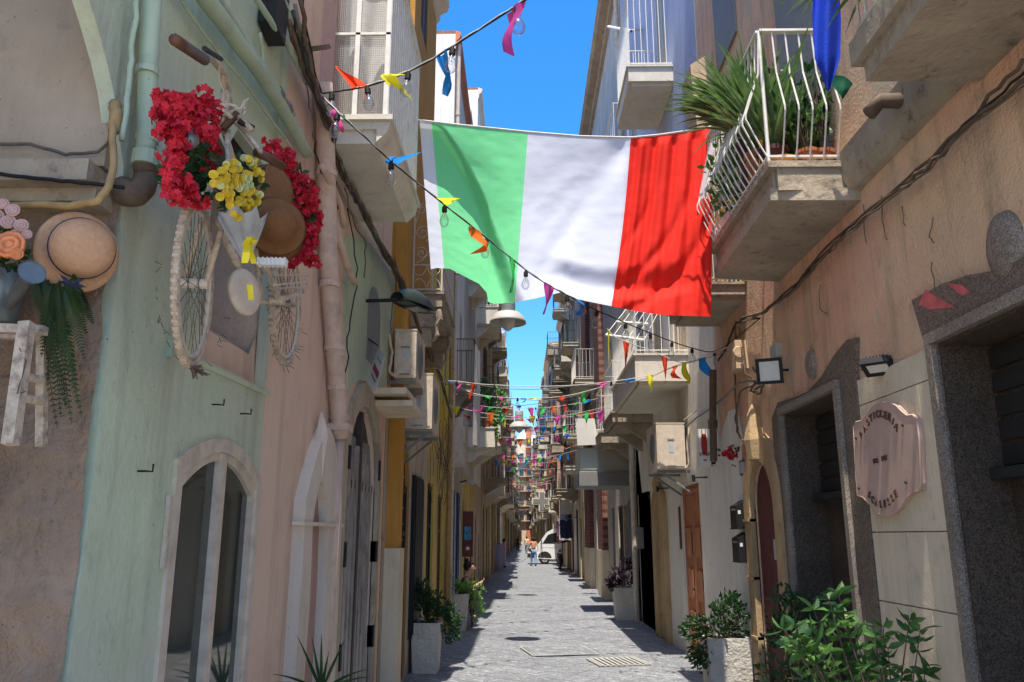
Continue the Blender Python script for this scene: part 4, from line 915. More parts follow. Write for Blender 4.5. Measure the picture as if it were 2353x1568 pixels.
for yy in (10.6, 12.1):
    q = MB(); q.box(LX, LX + .36, yy - .09, yy + .09, 4.5, 4.72); q.box(LX, LX + .28, yy - .07, yy + .07, 4.25, 4.5); q.tube([(LX + .38, yy - .08, 4.74), (LX + .40, yy - .08, 4.6), (LX + .34, yy - .08, 4.5), (LX + .36, yy - .08, 4.38), (LX + .3, yy - .08, 4.3)], [.03, .04, .025, .035, .02], 8); q.build('bracket', 'balcony_stone', t)
q = MB(); q.box(LX + .02, LX + .04, 12.25, 12.3, 5, 5)  # keeps slab edge
b = house(-1, 12.65, 16.3, 7.6, 'yellow', 'lemon yellow house with white shutters beyond the orange house', lower=('ochre_old', 3.7), cornice='yellow', cp=.2,
    windows=[(13.5, 4.6, .9, 1.9, 'pale_grey', 'closed'), (15.2, 4.6, .9, 1.9, 'pale_grey', 'closed')], doors=[(12.85, 13.75, 2.6, 'black', 0), (14.5, 15.4, 2.5, 'brown_wood', 0)], pipe=(15.95, 'ochre_pipe', .05))
q = MB()
for y in (13.05, 13.95, 14.75, 15.65): q.box(LX, LX + .05, y - .06, y + .06, 3.8, 7.2)
each(q, 'pilaster', 'yellow', b)
q = MB(); shutter_mb(-1, 0, 0, 0, 0, 0) if False else None; x0 = LX + .03; q.box(LX + .014, LX + .06, 11.0, 11.95, .45, 2.55); q.box(LX + .06, LX + .075, 11.05, 11.9, .5, 2.5); q.build('open_shutter', 'black', b)
b = house(-1, 16.35, 20.4, 13.0, 'white_wall', 'tall white house with a sunlit gable above the yellow house', lower=('beige_old', 3.6), cornice='coral', cp=.12, off=.0,
    windows=[(17.4, 8.6, .9, 1.7, 'mid_grey', 'open'), (19.3, 8.6, .9, 1.7, 'mid_grey', 'open'), (19.3, 5.2, .9, 1.9, 'pale_grey', 'closed'), (18.1, .5, .9, 2.2, 'blue_frame', 'open', 'blue_frame')],
    doors=[(19.1, 20.1, 2.35, 'green_door', 1.)], balconies=[(16.9, 18.1, 4.9, .5, dict(slab='balcony_stone', rail='dark_metal'))], pipe=(16.5, 'off_white', .045))
q = MB(); sheet(q, (LX + .5, 16.95, 0), (LX + .55, 18.0, 0), 3.6, 5.8, .05, 4, ph=1); q.build('white_drape', 'drape_white', smooth=True, label='long white cloth hung over the balcony past the yellow house', category='cloth')
b = house(-1, 20.45, 25.2, 13.4, 'grey_wall', 'grey house with yellow lower wall beyond the green door', lower=('ochre_old', 3.3), cornice='slab_white', cp=.1,
    windows=[(22, 9, .9, 1.7), (24, 9, .9, 1.7), (22, 5.4, .9, 1.7, 'pale_grey', 'closed')], doors=[(21.2, 22.1, 2.4, 'brown_wood', 0), (23.6, 24.6, 2.4, 'dark_metal', 1.)], balconies=[(21.6, 23.4, 8.9, .55, {}), (22.4, 24.6, 4.7, .75, dict(slab='slab_white', th=.55, h=1.1))])
b = house(-1, 25.25, 29.5, 16.9, 'white_wall', 'tall narrow white house with pale end wall rising behind the flag', cornice='slab_white', cp=.15, lower=('tan', 3.4),
    windows=[(27.4, 9.4, .9, 1.7), (27.4, 13, .9, 1.6), (26.4, 5.6, .9, 1.8)], doors=[(26, 27, 2.4, 'maroon', 0), (28, 29, 2.3, 'dark_wood', 1.)], balconies=[(26.2, 28.4, 9.3, .7, dict(rail='white_paint', th=.6)), (26.2, 28.8, 5.4, .8, dict(slab='slab_white', th=.8, rail='dark_metal', plants=True))])
# ------------------------------------------------------------------ RIGHT, near : salmon house
b = thing('salmon_house', 'weathered salmon house with brown granite shopfronts and stone balconies', 'building', (2.5, 5, 0))
Z = lambda u, v: R(u, v)
g1a, g1b = R(2165, 1500).y, 3.0        # near granite shop opening frame
P1 = [R(*p) for p in ((2110, 800), (2107, 690), (2150, 660), (2215, 630), (2250, 622), (2290, 618), (2353, 585), (2420, 520), (2500, 500))]
P1 += [V((RX, 2.2, P1[-1].z)), V((RX, 2.2, 0.0)), V((RX, P1[0].y - .14, .0))] + [V((RX, P1[0].y - .14, R(2140, 815).z - .02))]
sal = [(RX, 1.5), ]
wy1 = 10.15
fy = [R(2130, 790).y, 2.3]
# opening rectangles
N0, N1, NZ = 2.6, R(2165, 800).y, R(2165, 790).z       # near doorway
M0, M1, MZ = R(1935, 925).y, R(1808, 948).y, R(1870, 925).z
D0, D1 = R(1790, 1250).y, R(1745, 1250).y
FW = M0 - R(1978, 900).y; hN = yz([(N0, .02), (N0, NZ), (N1, NZ), (N1, .02)], RX); hM = yz([(M0, .02), (M0, MZ), (M1, MZ), (M1, .02)], RX)
dm = (D0 + D1) / 2; dw = .42
hD = yz([(dm - dw, .02)] + arc(dm, 2.05, dw, .45, 12) + [(dm + dw, .02)], RX)
m = MB(); m.prism(yz([(1.2, 0), (wy1, 0), (wy1, 10.9), (1.2, 10.9)], RX), (.35, 0, 0), [hN, hM, hD]); m.box(RX + .36, 10, 1.2, wy1, 0, 10.85); m.build('wall', 'salmon', b)
m = MB(); m.box(RX - .25, RX + .4, 1.2, wy1, 10.9, 11.05); m.build('cornice', 'balcony_stone', b)
# granite shop surrounds with a swooping top edge
def granite_front(y0, y1, zt, fw, top, mat, nm):
    q = MB(); o_ = RX - .035; pts = [V((o_, y0 - fw, .02)), V((o_, y0 - fw, zt + .02))] + [V((o_, p[0], p[1])) for p in top] + [V((o_, y1 + fw, zt + .02)), V((o_, y1 + fw, .02))]
    q.prism(pts, (.04, 0, 0), [yz([(y0, .05), (y0, zt), (y1, zt), (y1, .05)], o_)]); s_ = q.build(nm, mat, b)
    q = MB(); x_ = RX - .07; q.box(x_, x_ + .04, y0 - .07, y0 - .002, .02, zt); q.box(x_, x_ + .04, y1 + .002, y1 + .07, .02, zt); q.box(x_, x_ + .04, y0 - .07, y1 + .07, zt + .002, zt + .07); q.build('moulding', 'granite_grey', s_)
    q = MB(); q.box(RX - .02, RX + .30, y0 - .001, y0 + .02, .02, zt); q.box(RX - .02, RX + .30, y1 - .02, y1 + .001, .02, zt); q.box(RX - .02, RX + .3, y0 + .02, y1 - .02, zt - .02, zt); q.build('reveal', 'granite_dark', s_)
    q = MB(); q.box(RX + .28, RX + .32, y0, y1, .02, zt); q.build('shop_panel', 'granite_dark', s_)
    q = MB(); yc = y0 + (y1 - y0) * .38
    q.box(RX + .2, RX + .28, yc - .03, yc + .03, .02, zt)
    for k in range(5): q.box(RX + .25, RX + .28, y0 + .03, y1 - .03, zt - .16 - k * .14, zt - .05 - k * .14)
    q.box(RX + .16, RX + .28, y0 + .03, y1 - .03, zt - .80, zt - .74); q.build('shutter_box', 'dark_metal', s_)
    return s_
tp = [R(*p) for p in ((2480, 520), (2420, 560), (2353, 600), (2300, 622), (2240, 632), (2180, 652), (2107, 690))]
granite_front(N0, N1, NZ, .13, [(p.y, p.z) for p in tp], 'granite_brown', 'shop_surround')
tp = [R(*p) for p in ((1976, 776), (1955, 782), (1925, 818), (1895, 868), (1865, 900), (1830, 915), (1795, 925))]
granite_front(M0, M1, MZ, FW, [(p.y, p.z) for p in tp], 'granite_brown', 'shop_surround')
# graffiti daubs on the granite
q = MB(); q.prism([V((RX - .037, p.y, p.z)) for p in [R(*p) for p in ((2125, 700), (2140, 665), (2160, 678), (2210, 706), (2150, 712))]], (-.001, 0, 0)); q.prism([V((RX - .037, p.y, p.z)) for p in [R(*p) for p in ((2190, 650), (2225, 655), (2245, 672), (2225, 680))]], (-.001, 0, 0)); each(q, 'paint_daub', 'graffiti_pink', b)
# sandstone pilaster blocks between the two shopfronts
PY0, PY1 = N1 + .14, M0 - FW - .01; q = MB(); zs = [.02, .72, 1.32, 1.78, 2.68, R(2060, 835).z]
for i in range(len(zs) - 1):
    z0, z1 = zs[i], zs[i + 1] - .008; ym_ = PY0 + (PY1 - PY0) * (.42, .6, .52, .3, .55)[i]
    ym2 = (PY0 + ym_) / 2; q.box(RX - .022, RX + .01, PY0, ym2 - .003, z0, z1); q.box(RX - .0235, RX + .01, ym2 + .003, ym_ - .003, z0, z1); q.box(RX - .025, RX + .01, ym_ + .003, PY1, z0, z1)
q.build('pilaster', 'tan', b) if False else q.build('pilaster', 'cream', b)
# arched doorway surround in yellow sandstone, salmon jamb, dark red door
q = ring([(dm - dw - .22, .02)] + arc(dm, 2.05, dw + .22, .75, 12) + [(dm + dw + .22, .02)], [(dm - dw, .02)] + arc(dm, 2.05, dw, .45, 12) + [(dm + dw, .02)], RX - .06, .07)
for z_ in (.7, 1.3, 1.9): q.box(RX - .075, RX, dm + dw + .0, dm + dw + .235, z_, z_ + .03)
q.lathe([(.09, -.2), (.12, 0), (.08, .25), (.02, .38)], (RX - .06, dm, 2.72), (0, 0, 1), 8, sx=1); so_ = q.build('stone_arch', 'sand_stone', b)
q = MB(); q.prism(yz([(dm - dw, .02)] + arc(dm, 2.05, dw, .45, 12) + [(dm + dw, .02)], RX + .03), (.04, 0, 0)); q.build('door', 'maroon', so_)
q = MB(); q.tube([(RX - .02, dm - dw - .25, 1.2), (RX - .02, dm - dw - .25, 1.35)], .02, 8); 
# two oval granite bosses on the wall
for i, (u, v, a_, c_) in enumerate(((2315, 566, .15, .19), (1868, 838, .10, .13))):
    q = MB(); c = R(u, v, 0); k0 = 0
    q.lathe([(0, .05), (a_ * .6, .048), (a_ * .93, .03), (a_, 0)], c, (-1, 0, 0), 28, sx=c_ / a_, ref=(0, 0, 1)); q.build('boss', 'granite_grey', b, smooth=True)
# dirty string course running along the wall between the balconies
q = MB(); a, c = R(2353, 130), R(1990, 420); zc = R(2000, 410).z
q.prism([V((RX, 1.2, zc - .02)), V((RX - .05, 1.2, zc)), V((RX - .09, 1.2, zc + .10)), V((RX - .10, 1.2, zc + .32)), V((RX, 1.2, zc + .36))], (0, 5.6 - 1.2, 0)); q.build('string_course', 'balcony_stone', b)
# balcony nearest the viewer: thick stained slab overhead
XO = 1.88; q = MB(); ye = PX(1990, 188, XO).y; zn = PX(1990, 188, XO).z
q.box(XO, RX, 1.3, ye, zn, zn + .12); q.box(XO - .05, RX, 1.3, ye + .05, zn + .12, zn + .26); nb = q.build('balcony', 'balcony_stone', b)
q = MB(); zb = zn + .26
q.bar((XO, 1.4, zb + .06), (XO, ye, zb + .06), .045, .03); q.bar((XO, 1.4, zb + 1.0), (XO, ye, zb + 1.0), .045, .02); q.bar((XO, ye, zb + 1.0), (RX, ye, zb + 1.0), .045, .02); q.bar((XO, ye, zb + .06), (RX, ye, zb + .06), .04, .02)
for i in range(26): y = 1.45 + i * .105; q.tube([(XO, y, zb), (XO, y, zb + 1.)], .009, 5) if y < ye else None
for i in range(5): q.tube([(XO + i * .125, ye, zb), (XO + i * .125, ye, zb + 1.)], .009, 5)
q.build('railing', 'off_white', nb)
# flag balcony with a belly railing
by0, by1 = 5.62, 7.5; zb = PX(1775, 455, XO).z; q = MB()
q.prism([V((XO, by0 + .05, zb)), V((RX, by0 - .08, zb - .06)), V((RX, by1, zb - .06)), V((XO + .0, by1, zb - .02))], (0, 0, .10))
q.box(XO + .05, RX, by0 + .0, by0 + .06, zb + .06, zb + .24); q.box(XO - .02, RX, by0 - .02, by1 + .04, zb + .24, zb + .29); q.box(XO + .03, XO + .08, by0 + .06, by1, zb + .08, zb + .24); q.box(XO + .08, RX, by1 - .05, by1, zb + .08, zb + .24)
fb = q.build('balcony', 'balcony_stone', b); zf = zb + .29
q = MB(); x = XO + .0; h = 1.13; yA, yB = by0 + .02, by1
for z_ in (zf + .05, ): q.bar((x, yA, z_), (x, yB, z_), .03, .016); q.bar((x, yA, z_), (RX, yA, z_), .03, .016)
for z_ in (zf + h,): q.bar((x, yA, z_), (x, yB, z_), .05, .02); q.bar((x, yA, z_), (RX, yA, z_), .05, .02); q.bar((x, yB, z_), (RX, yB, z_), .05, .02)
def belly(px, py, dx, dy): q.tube([(px, py, zf + .03), (px + dx * .06, py + dy * .06, zf + .15), (px + dx * .15, py + dy * .15, zf + .36), (px + dx * .15, py + dy * .15, zf + .40), (px + dx * .03, py + dy * .03, zf + .75), (px, py, zf + h)], .0068, 5)
for i in range(20): belly(x, yA + (yB - yA) * i / 19, -1, 0)
for i in range(1, 6): belly(x + (RX - x) * i / 6, yA, 0, -1)
q.tube([(x, yA, zf), (x, yA, zf + h)], .014, 6); q.build('railing', 'white_paint', fb)
# third, farther balcony with lattice, then tiled slab
balcony(b, 1, 8.6, 9.9, 4.5, .62, slab='balcony_stone', rail='off_white', sp=.05, h=.9, th=.14, brk=False)
# upper windows and a big stone balcony slab edge seen from below
q = MB()
for (y0, y1, z0, z1) in ((8.2, 9.1, 7.4, 9.4), (6.0, 6.9, 4.7, 6.9), (8.5, 9.3, 4.6, 6.6)): q.box(RX - .03, RX + .02, y0, y1, z0, z1)
each(q, 'shutter', 'mid_grey', b)
q = MB(); q.prism([V((RX, 9.9, 5.9)), V((RX - .22, 9.9, 6.0)), V((RX - .30, 9.9, 7.7)), V((RX, 9.9, 7.9))], (0, -.55, 0)); q.build('flue', 'tan', b)
# ------------------------------------------------------------------ RIGHT, middle distance
oda, odb = R(1630, 1540).y, R(1580, 1440).y       # rust door
kda, kdb = R(1508, 1440).y, R(1473, 1420).y       # black grille door
b = house(1, 10.2, 17.6, 15.6, 'white_wall', 'lavender upper house with whitewashed ground floor and rust coloured door', upper=('lavender', 6.9), lower=('white_wall', 4.0), cornice='balcony_stone', cp=.42,
    windows=[(12.7, 9.4, .95, 2.2, 'pale_grey', 'closed'), (14.4, 4.5, 1.0, 2.1, 'off_white', 'closed'), (12.4, 4.5, 1.0, 2.1, 'off_white', 'closed'), (16.3, 9.4, .9, 2.1, 'pale_grey', 'closed'), (16.4, 4.5, .9, 2.1, 'pale_grey', 'closed')],
    doors=[(oda, odb, 2.5, 'door_rust', 0), (kda, kdb, 2.62, 'dark_metal', 0)],
    balconies=[(11.85, 14.9, 4.42, .8, dict(slab='slab_white', rail='white_paint', h=1.0, sp=.13, th=.42, brk=False)), (15.2, 16.9, 4.05, .78, dict(slab='balcony_stone', rail='white_paint', sp=.2, th=.2)),
               (11.8, 13.4, 9.25, .74, dict(slab='slab_white', rail='white_paint', h=1.3, sp=.10, th=.28, brk=False)), (15.2, 16.8, 9.35, .6, dict(slab='slab_white', rail='white_paint', h=1.2, sp=.3))])
ny0, ny1 = R(1548, 1470).y, R(1520, 1450).y; nm_ = (ny0 + ny1) / 2; nw = (ny1 - ny0) / 2
q = ring([(nm_ - nw, .02), (nm_ - nw, .75)] + arc(nm_, 2.25, nw, .35, 10) + [(nm_ + nw, .02)], [(nm_ - nw * .45, .02), (nm_ - nw * .45, .75)] + arc(nm_, 2.15, nw * .45, .22, 10) + [(nm_ + nw * .45, .02)], RX - .10, .10)
q.lathe([(.08, -.1), (.1, .05), (.05, .3), (.01, .45)], (RX - .06, nm_, 2.6), (0, 0, 1), 8); q.box(RX - .04, RX - .015, nm_ - nw * .45, nm_ + nw * .45, .02, 2.3); so2 = q.build('stone_niche', 'sand_stone', b)
# eave boards and sign boards
q = MB()
for z_ in (.25, .85, 1.45): 
    for k in range(2):
        yc = oda + (odb - oda) * (.27 + .46 * k); q.box(RX + .012, RX + .022, yc - .16, yc + .16, z_, z_ + .42)
each(q, 'door_panel', 'door_rust', b)
b = house(1, 17.65, 31.2, 15.9, 'grey_wall', 'long grey stuccoed house with brown brick pilasters and a hung white board', lower=('grey_wall', 3.9), cornice='balcony_stone', cp=.40,
    windows=[(18.6, 5.2, .8, 1.9, 'pale_grey', 'closed'), (20.3, 5.2, .8, 1.9, 'pale_grey', 'closed'), (22.3, 5.2, .8, 1.9, 'pale_grey', 'closed'), (27.2, 6.9, .9, 2.0, 'pale_grey', 'open'), (19.6, 9.4, .9, 2.0, 'pale_grey', 'closed'), (27.2, 10.9, .9, 2.0, 'pale_grey', 'open')], doors=[(18.0, 18.6, 2.3, 'maroon', 0), (20.4, 21.4, 2.5, 'dark_wood', 0), (22.2, 23.0, 2.5, 'mid_grey', 0), (26.6, 27.6, 2.5, 'dark_wood', 0)],
    balconies=[(17.8, 19.0, 4.0, .75, dict(slab='balcony_stone', rail='white_paint', sp=.3, th=.25)), (26.1, 28.3, 6.8, .75, dict(rail='white_paint', slab='cream')), (26.1, 28.3, 10.8, .7, dict(rail='white_paint', slab='cream')), (21.3, 23.2, 4.5, .7, dict(rail='dark_metal'))], pipe=(17.85, 'off_white', .06))
q = MB(); q.box(RX - .16, RX, 24.0, 25.7, 1.35, 13.0); q.build('brick_pilaster', 'brick_red', b)
q = MB(); q.box(RX - .16, RX, 28.7, 31.0, 1.35, 13.0); q.build('brick_pilaster', 'brick_red', b)
q = MB(); q.box(RX - .18, RX, 23.9, 25.8, 0, 1.35); q.build('pilaster_base', 'cream', b)
q = MB(); q.box(RX - .18, RX, 28.6, 31.1, 0, 1.35); q.build('pilaster_base', 'cream', b)
b = house(1, 31.25, 36.2, 15.4, 'cream', 'cream house with white balconies beyond the brick pilasters', lower=('tan', 3.6), cornice='brick_tan', cp=.3,
    windows=[(32.6, 6, .9, 1.8), (34.8, 6, .9, 1.8), (32.6, 10, .9, 1.8), (34.8, 10, .9, 1.8)], doors=[(32.3, 33.3, 2.5, 'dark_wood', 0), (34.6, 35.6, 2.5, 'green_door', 0)],
    balconies=[(31.6, 33.4, 4.4, .8, dict(rail='dark_metal', slab='slab_white')), (33.9, 35.8, 5.9, .7, dict(rail='white_paint')), (33.9, 35.8, 9.9, .7, dict(rail='dark_metal'))], pipe=(31.4, 'off_white', .06))
# ------------------------------------------------------------------ far rows of houses
WALLS = ['cream', 'tan', 'white_wall', 'rose', 'pink', 'yellow', 'grey_wall', 'beige_old', 'orange', 'brick_tan', 'coral', 'pale_mint', 'lavender']
NM = dict(cream='cream', tan='tan', white_wall='off-white', rose='dusty rose', pink='pale pink', yellow='yellow', grey_wall='grey', beige_old='flaking beige', orange='orange ochre', brick_tan='tan brick', coral='coral', pale_mint='pale green', lavender='lavender')
ORD = ['nearest', 'second', 'third', 'fourth', 'fifth', 'sixth', 'seventh', 'eighth', 'ninth', 'tenth', 'eleventh', 'twelfth', 'thirteenth', 'fourteenth', 'fifteenth', 'sixteenth', 'seventeenth', 'eighteenth', 'nineteenth', 'twentieth', 'twenty-first', 'twenty-second', 'twenty-third', 'twenty-fourth']
def row(side, y, yend, seed, nm, seq=None, gap=None):
    q = random.Random(seed); i = 0; last = None
    while y < yend:
        w_ = q.uniform(4.2, 7.2) * (1 if y < 90 else 1.5)
        if gap and y < gap[0] < y + w_: w_ = gap[0] - y
        wl = seq[i] if seq and i < len(seq) else q.choice([x for x in WALLS if x != last]); last = wl
        H = (q.uniform(12.5, 16.5) if side < 0 else q.uniform(14.5, 18.5)) + max(0, (y - 60) * .03)
        fl = [3.9, 7.1, 10.3, 13.4, 16.5]; win = []; bal = []; dr_ = []
        nb = max(1, int(w_ / 2.4)); cols = [y + w_ * (k + .5) / nb for k in range(nb)]
        for k, yc in enumerate(cols):
            for z_ in fl:
                if z_ + 2.3 > H - .6: continue
                win.append((yc, z_, .95, 1.95 if q.random() < .8 else 1.4, q.choice(['pale_grey', 'off_white', 'mid_grey', 'green_door', 'brown_wood']), q.choice(['closed', 'open', 'open', 'none']) if y < 80 else 'none'))
            dw_ = q.uniform(.5, .75); dr_.append((yc - dw_, yc + dw_, q.uniform(2.4, 3.0), q.choice(['dark_wood', 'black', 'maroon', 'mid_grey', 'green_door', 'brown_wood']), q.choice([0, 0, 1.])))
        for z_ in fl:
            if z_ + 2.3 > H - .6: continue
            for yc in cols:
                if q.random() < .72: bal.append((yc - .85, yc + .85, z_ - .05, q.uniform(.6, .95), dict(slab=q.choice(['slab_white', 'cream', 'balcony_stone']), rail=q.choice(['dark_metal', 'white_paint', 'mid_grey', 'dark_metal']), sp=.16 if y < 70 else .3, brk=y < 60, th=q.choice([.16, .16, .5]))))
        house(side, y, y + w_ - .02, H, wl, f'{NM[wl]} house, {ORD[i]} in the far {nm} row beyond the {"tall narrow white house" if side < 0 else "cream house"}' if True else '', lower=(q.choice(['tan', 'cream', 'white_wall', 'beige_old', 'ochre_old']), q.uniform(3, 3.7)), windows=win, doors=dr_, balconies=bal,
              cornice=q.choice(['slab_white', 'cream', 'balcony_stone']), cp=q.uniform(.2, .5), pipe=(y + w_ - .15, q.choice(['off_white', 'ochre_pipe', 'mid_grey']), .05), off=q.uniform(-.06, .06), group=f'houses in the far {nm} row')
        y += w_; i += 1
        if gap and abs(y - gap[0]) < .1: y = gap[1]; gap = None
row(-1, 29.55, 190, 11, 'left', ['tan', 'yellow', 'grey_wall', 'cream', 'rose'])
row(1, 36.25, 190, 23, 'right', ['beige_old', 'brick_tan', 'cream', 'brick_tan', 'cream'], gap=(50.5, 56.5))
# side lane where the van comes out
# tall coral house and arch closing the street
def endwall(x0, x1, y, H, mat, lbl, arch=None, cols=3):
    b = thing('house', lbl, 'building', ((x0 + x1) / 2, y, 0)); m = MB(); hol = []; wins = []
    if arch: a, c, z_, r = arch; hol.append([V((a, y, .02))] + [V((p[0], y, p[1])) for p in arc((a + c) / 2, z_, (c - a) / 2, r)] + [V((c, y, .02))])
    z = 5.2
    while z < H - 2.5:
        for k in range(cols): xc = x0 + (x1 - x0) * (k + .5) / cols; wins.append((xc, z)); hol.append([V((xc - .5, y, z)), V((xc + .5, y, z)), V((xc + .5, y, z + 2)), V((xc - .5, y, z + 2))])
        z += 3.4
    m.prism([V((x0, y, 0)), V((x1, y, 0)), V((x1, y, H)), V((x0, y, H))], (0, .4, 0), hol); m.build('wall', mat, b)
    q = MB(); q.box(x0 - .1, x1 + .1, y - .4, y + 6, H, H + .2); q.build('roof', 'tile_roof', b)
    for xc, z_ in wins:
        q = MB(); q.box(xc - .5, xc + .5, y + .15, y + .2, z_, z_ + 2); o = q.build('window', 'window_glass', b)
        q = MB(); q.box(xc - .9, xc + .9, y - .7, y, z_ - .15, z_); o = q.build('balcony', 'slab_white', b); q = MB()
        for i in range(10): q.box(xc - .9 + i * .2 - .012, xc - .9 + i * .2 + .012, y - .7, y - .68, z_, z_ + 1)
        q.box(xc - .9, xc + .9, y - .7, y - .67, z_ + .98, z_ + 1.02); q.build('railing', 'dark_metal', o)
    q = MB(); q.box(x0, x1, y + 1.5, y + 6, 0, H); q.build('rear_wall', mat, b)
endwall(-5.2, .9, 192, 24, 'cream', 'cream house with small dark doorway closing the end of the street', (-1.2, -.4, 2.6, .5))
endwall(.92, 2.2, 191, 27, 'coral', 'tall coral house closing the far end of the street', cols=1)
endwall(2.22, 7.2, 190, 26, 'white_wall', 'off-white house with a wide arch at the end of the street', (2.5, 5.9, 3.2, 1.9))
# houses seen down the lane behind the van
b = thing('lane_house', 'pale house down the side lane behind the white van', 'building', (12, 57, 0)); 
m = MB(); m.box(20, 22, 50, 57, 0, 14); m.build('wall', 'cream', b); q = MB(); q.box(19.9, 22.2, 49.8, 57.2, 14, 14.2); q.build('roof', 'tile_roof', b)
# far clouds low over the street
def cloud(c, r, n, lbl):
    q = MB(); rr = random.Random(int(c[0]) + n)
    for i in range(n):
        a = V((rr.gauss(0, r * .8), rr.gauss(0, r * .3), abs(rr.gauss(0, r * .18)))); s_ = r * rr.uniform(.10, .30); q.ball(V(c) + a, s_, 14, 10, sc_=(1, 1, .7))
    o = q.build('cloud', 'cloud', smooth=True); o['kind'] = 'structure'
m_, nt_, b_, o_ = newmat('cloud'); b_.inputs['Base Color'].default_value = (.85, .86, .88, 1); b_.inputs['Roughness'].default_value = 1
vs = N(nt_, 'ShaderNodeVolumePrincipled'); vs.inputs['Density'].default_value = .012; vs.inputs['Color'].default_value = (1, 1, 1, 1)
cloud((60, 2200, 190), 130, 60, ''); cloud((-90, 2400, 230), 110, 60, ''); cloud((220, 2300, 200), 120, 60, '')
# ================================================================== THE FLAG
t = thing('italian_flag', 'large green, white and red flag hung across the street', 'flag', PY(1300, 728, 7.35))
topc = [(0, 964, 279), (.10, 1030, 287), (.37, 1213, 306), (.55, 1335, 316), (.70, 1449, 319), (.80, 1512, 313), (.9, 1578, 304), (1, 1640, 293)]
botc = [(0, 990, 619), (.02, 1004, 616), (.06, 1034, 618), (.14, 1068, 636), (.20, 1100, 652), (.235, 1118, 672), (.25, 1122, 694), (.28, 1135, 699), (.37, 1183, 695), (.45, 1232, 686), (.52, 1290, 672), (.58, 1310, 684), (.64, 1360, 695), (.70, 1405, 704), (.78, 1465, 716), (.86, 1530, 725), (1, 1634, 728)]
def pl(c, s_):
    for i in range(len(c) - 1):
        if s_ <= c[i + 1][0] + 1e-9:
            k = (s_ - c[i][0]) / (c[i + 1][0] - c[i][0]); return (c[i][1] + (c[i + 1][1] - c[i][1]) * k, c[i][2] + (c[i + 1][2] - c[i][2]) * k)
    return c[-1][1:]
from mathutils import noise as mn
NS, NT = 260, 130; hem, gs, ws = .042, .37, .70
sv = sorted(set([i / NS for i in range(NS + 1)] + [hem, gs, ws]))
def sm(x, a, b_): k = min(1, max(0, (x - a) / (b_ - a))); return k * k * (3 - 2 * k)
grid = []
for s_ in sv:
    tu, tv = pl(topc, s_); bu, bv = pl(botc, s_); colp = []
    for j in range(NT + 1):
        k = j / NT; u = tu + (bu - tu) * k; v = tv + (bv - tv) * k
        if s_ > .68: u += 14 * math.sin(math.pi * k) * (1 - s_) * 1.2
        # left green bows inwards at the seam and at the lower left
        u += -10 * math.sin(math.pi * k) * math.exp(-((s_ - .37) / .2) ** 2) * 0
        y = 7.45 - .25 * 0
        # belly of the cloth
        r = .10 * math.sin(math.pi * min(1, s_ * 1.05)) * math.sin(math.pi * k * .9)
        # long diagonal fold in the green, from top-left corner to the bottom seam
        dd = s_ - (.032 + .30 * k ** .9); r += .15 * (1 - sm(dd, -.008, .045 + .035 * k)) * sm(k, 0, .05) + .06 * (1 - sm(dd, .0, .2)) * sm(k, 0, .3)
        r -= .10 * sm(s_, .20, .42) * k
        # soft creases radiating from the white's upper right corner
        for (a_, w_, g_) in ((.22, .08, .012), (.48, .10, .018), (.80, .13, .020)):
            d2 = k - (.04 + a_ * (.70 - s_) / .33 * 1.3); r += g_ * math.exp(-(d2 / w_) ** 2) * sm(s_, .40, .5) * (1 - sm(s_, .67, .71))
        # rolled swag at the bottom of the white and red
        d3 = k - (.93 - .9 * max(0, .52 - s_) - .35 * max(0, s_ - .66)); r += .075 * sm(d3, -.16, -.02) * (1 - sm(d3, -.02, .05)) * sm(s_, .42, .54) * (1 - sm(s_, .86, .98))
        if s_ > .69:
            e = (s_ - .69) / .31; ph = e * 8.2 * math.pi * (1 + .12 * k) + 1.3 * k * math.sin(5 * e)
            r += (.030 * math.sin(ph) + .012 * math.sin(2.3 * ph + 1)) * (1 - .5 * k) * sm(e, 0, .08) * sm(k, 0, .05)
            for (c_, g_, w_) in ((.42, .016, .05), (.80, .032, .06), (1.18, .04, .08)):
                d4 = e - (c_ - .95 * k ** 2.2); r += g_ * math.exp(-(d4 / w_) ** 2) * sm(k, .10, .45) * sm(e, 0, .1)
        r += .006 * mn.noise(V((s_ * 9, k * 7, 2))) + .002 * mn.noise(V((s_ * 26, k * 22, 5)))
        p = PY(u, v, y); d = (p - V((0, 0, EYE))).normalized(); colp.append(p + d * r * 1.0)
    grid.append(colp)
for (a, c, nm, mt) in ((0, hem, 'hem', 'hem_white'), (hem, gs, 'green_panel', 'flag_green'), (gs, ws, 'white_panel', 'flag_white'), (ws, 1, 'red_panel', 'flag_red')):
    idx = [i for i, s_ in enumerate(sv) if a - 1e-9 <= s_ <= c + 1e-9]; q = MB()
    for i in idx: q.v += grid[i]
    for i in range(len(idx) - 1):
        for j in range(NT): z_ = i * (NT + 1) + j; q.f.append((z_, z_ + 1, z_ + NT + 2, z_ + NT + 1)); q.mi.append(0)
    q.build(nm, mt, t, smooth=True)
q = MB(); P = [g_[0] + V((0, .002, .012)) for g_ in grid[::6]] + [PX(1652, 288, 1.9)]; q.tube([PX(905, 262, -1.02)] + P, .011, 6); q.build('rope', 'cord_white', t)
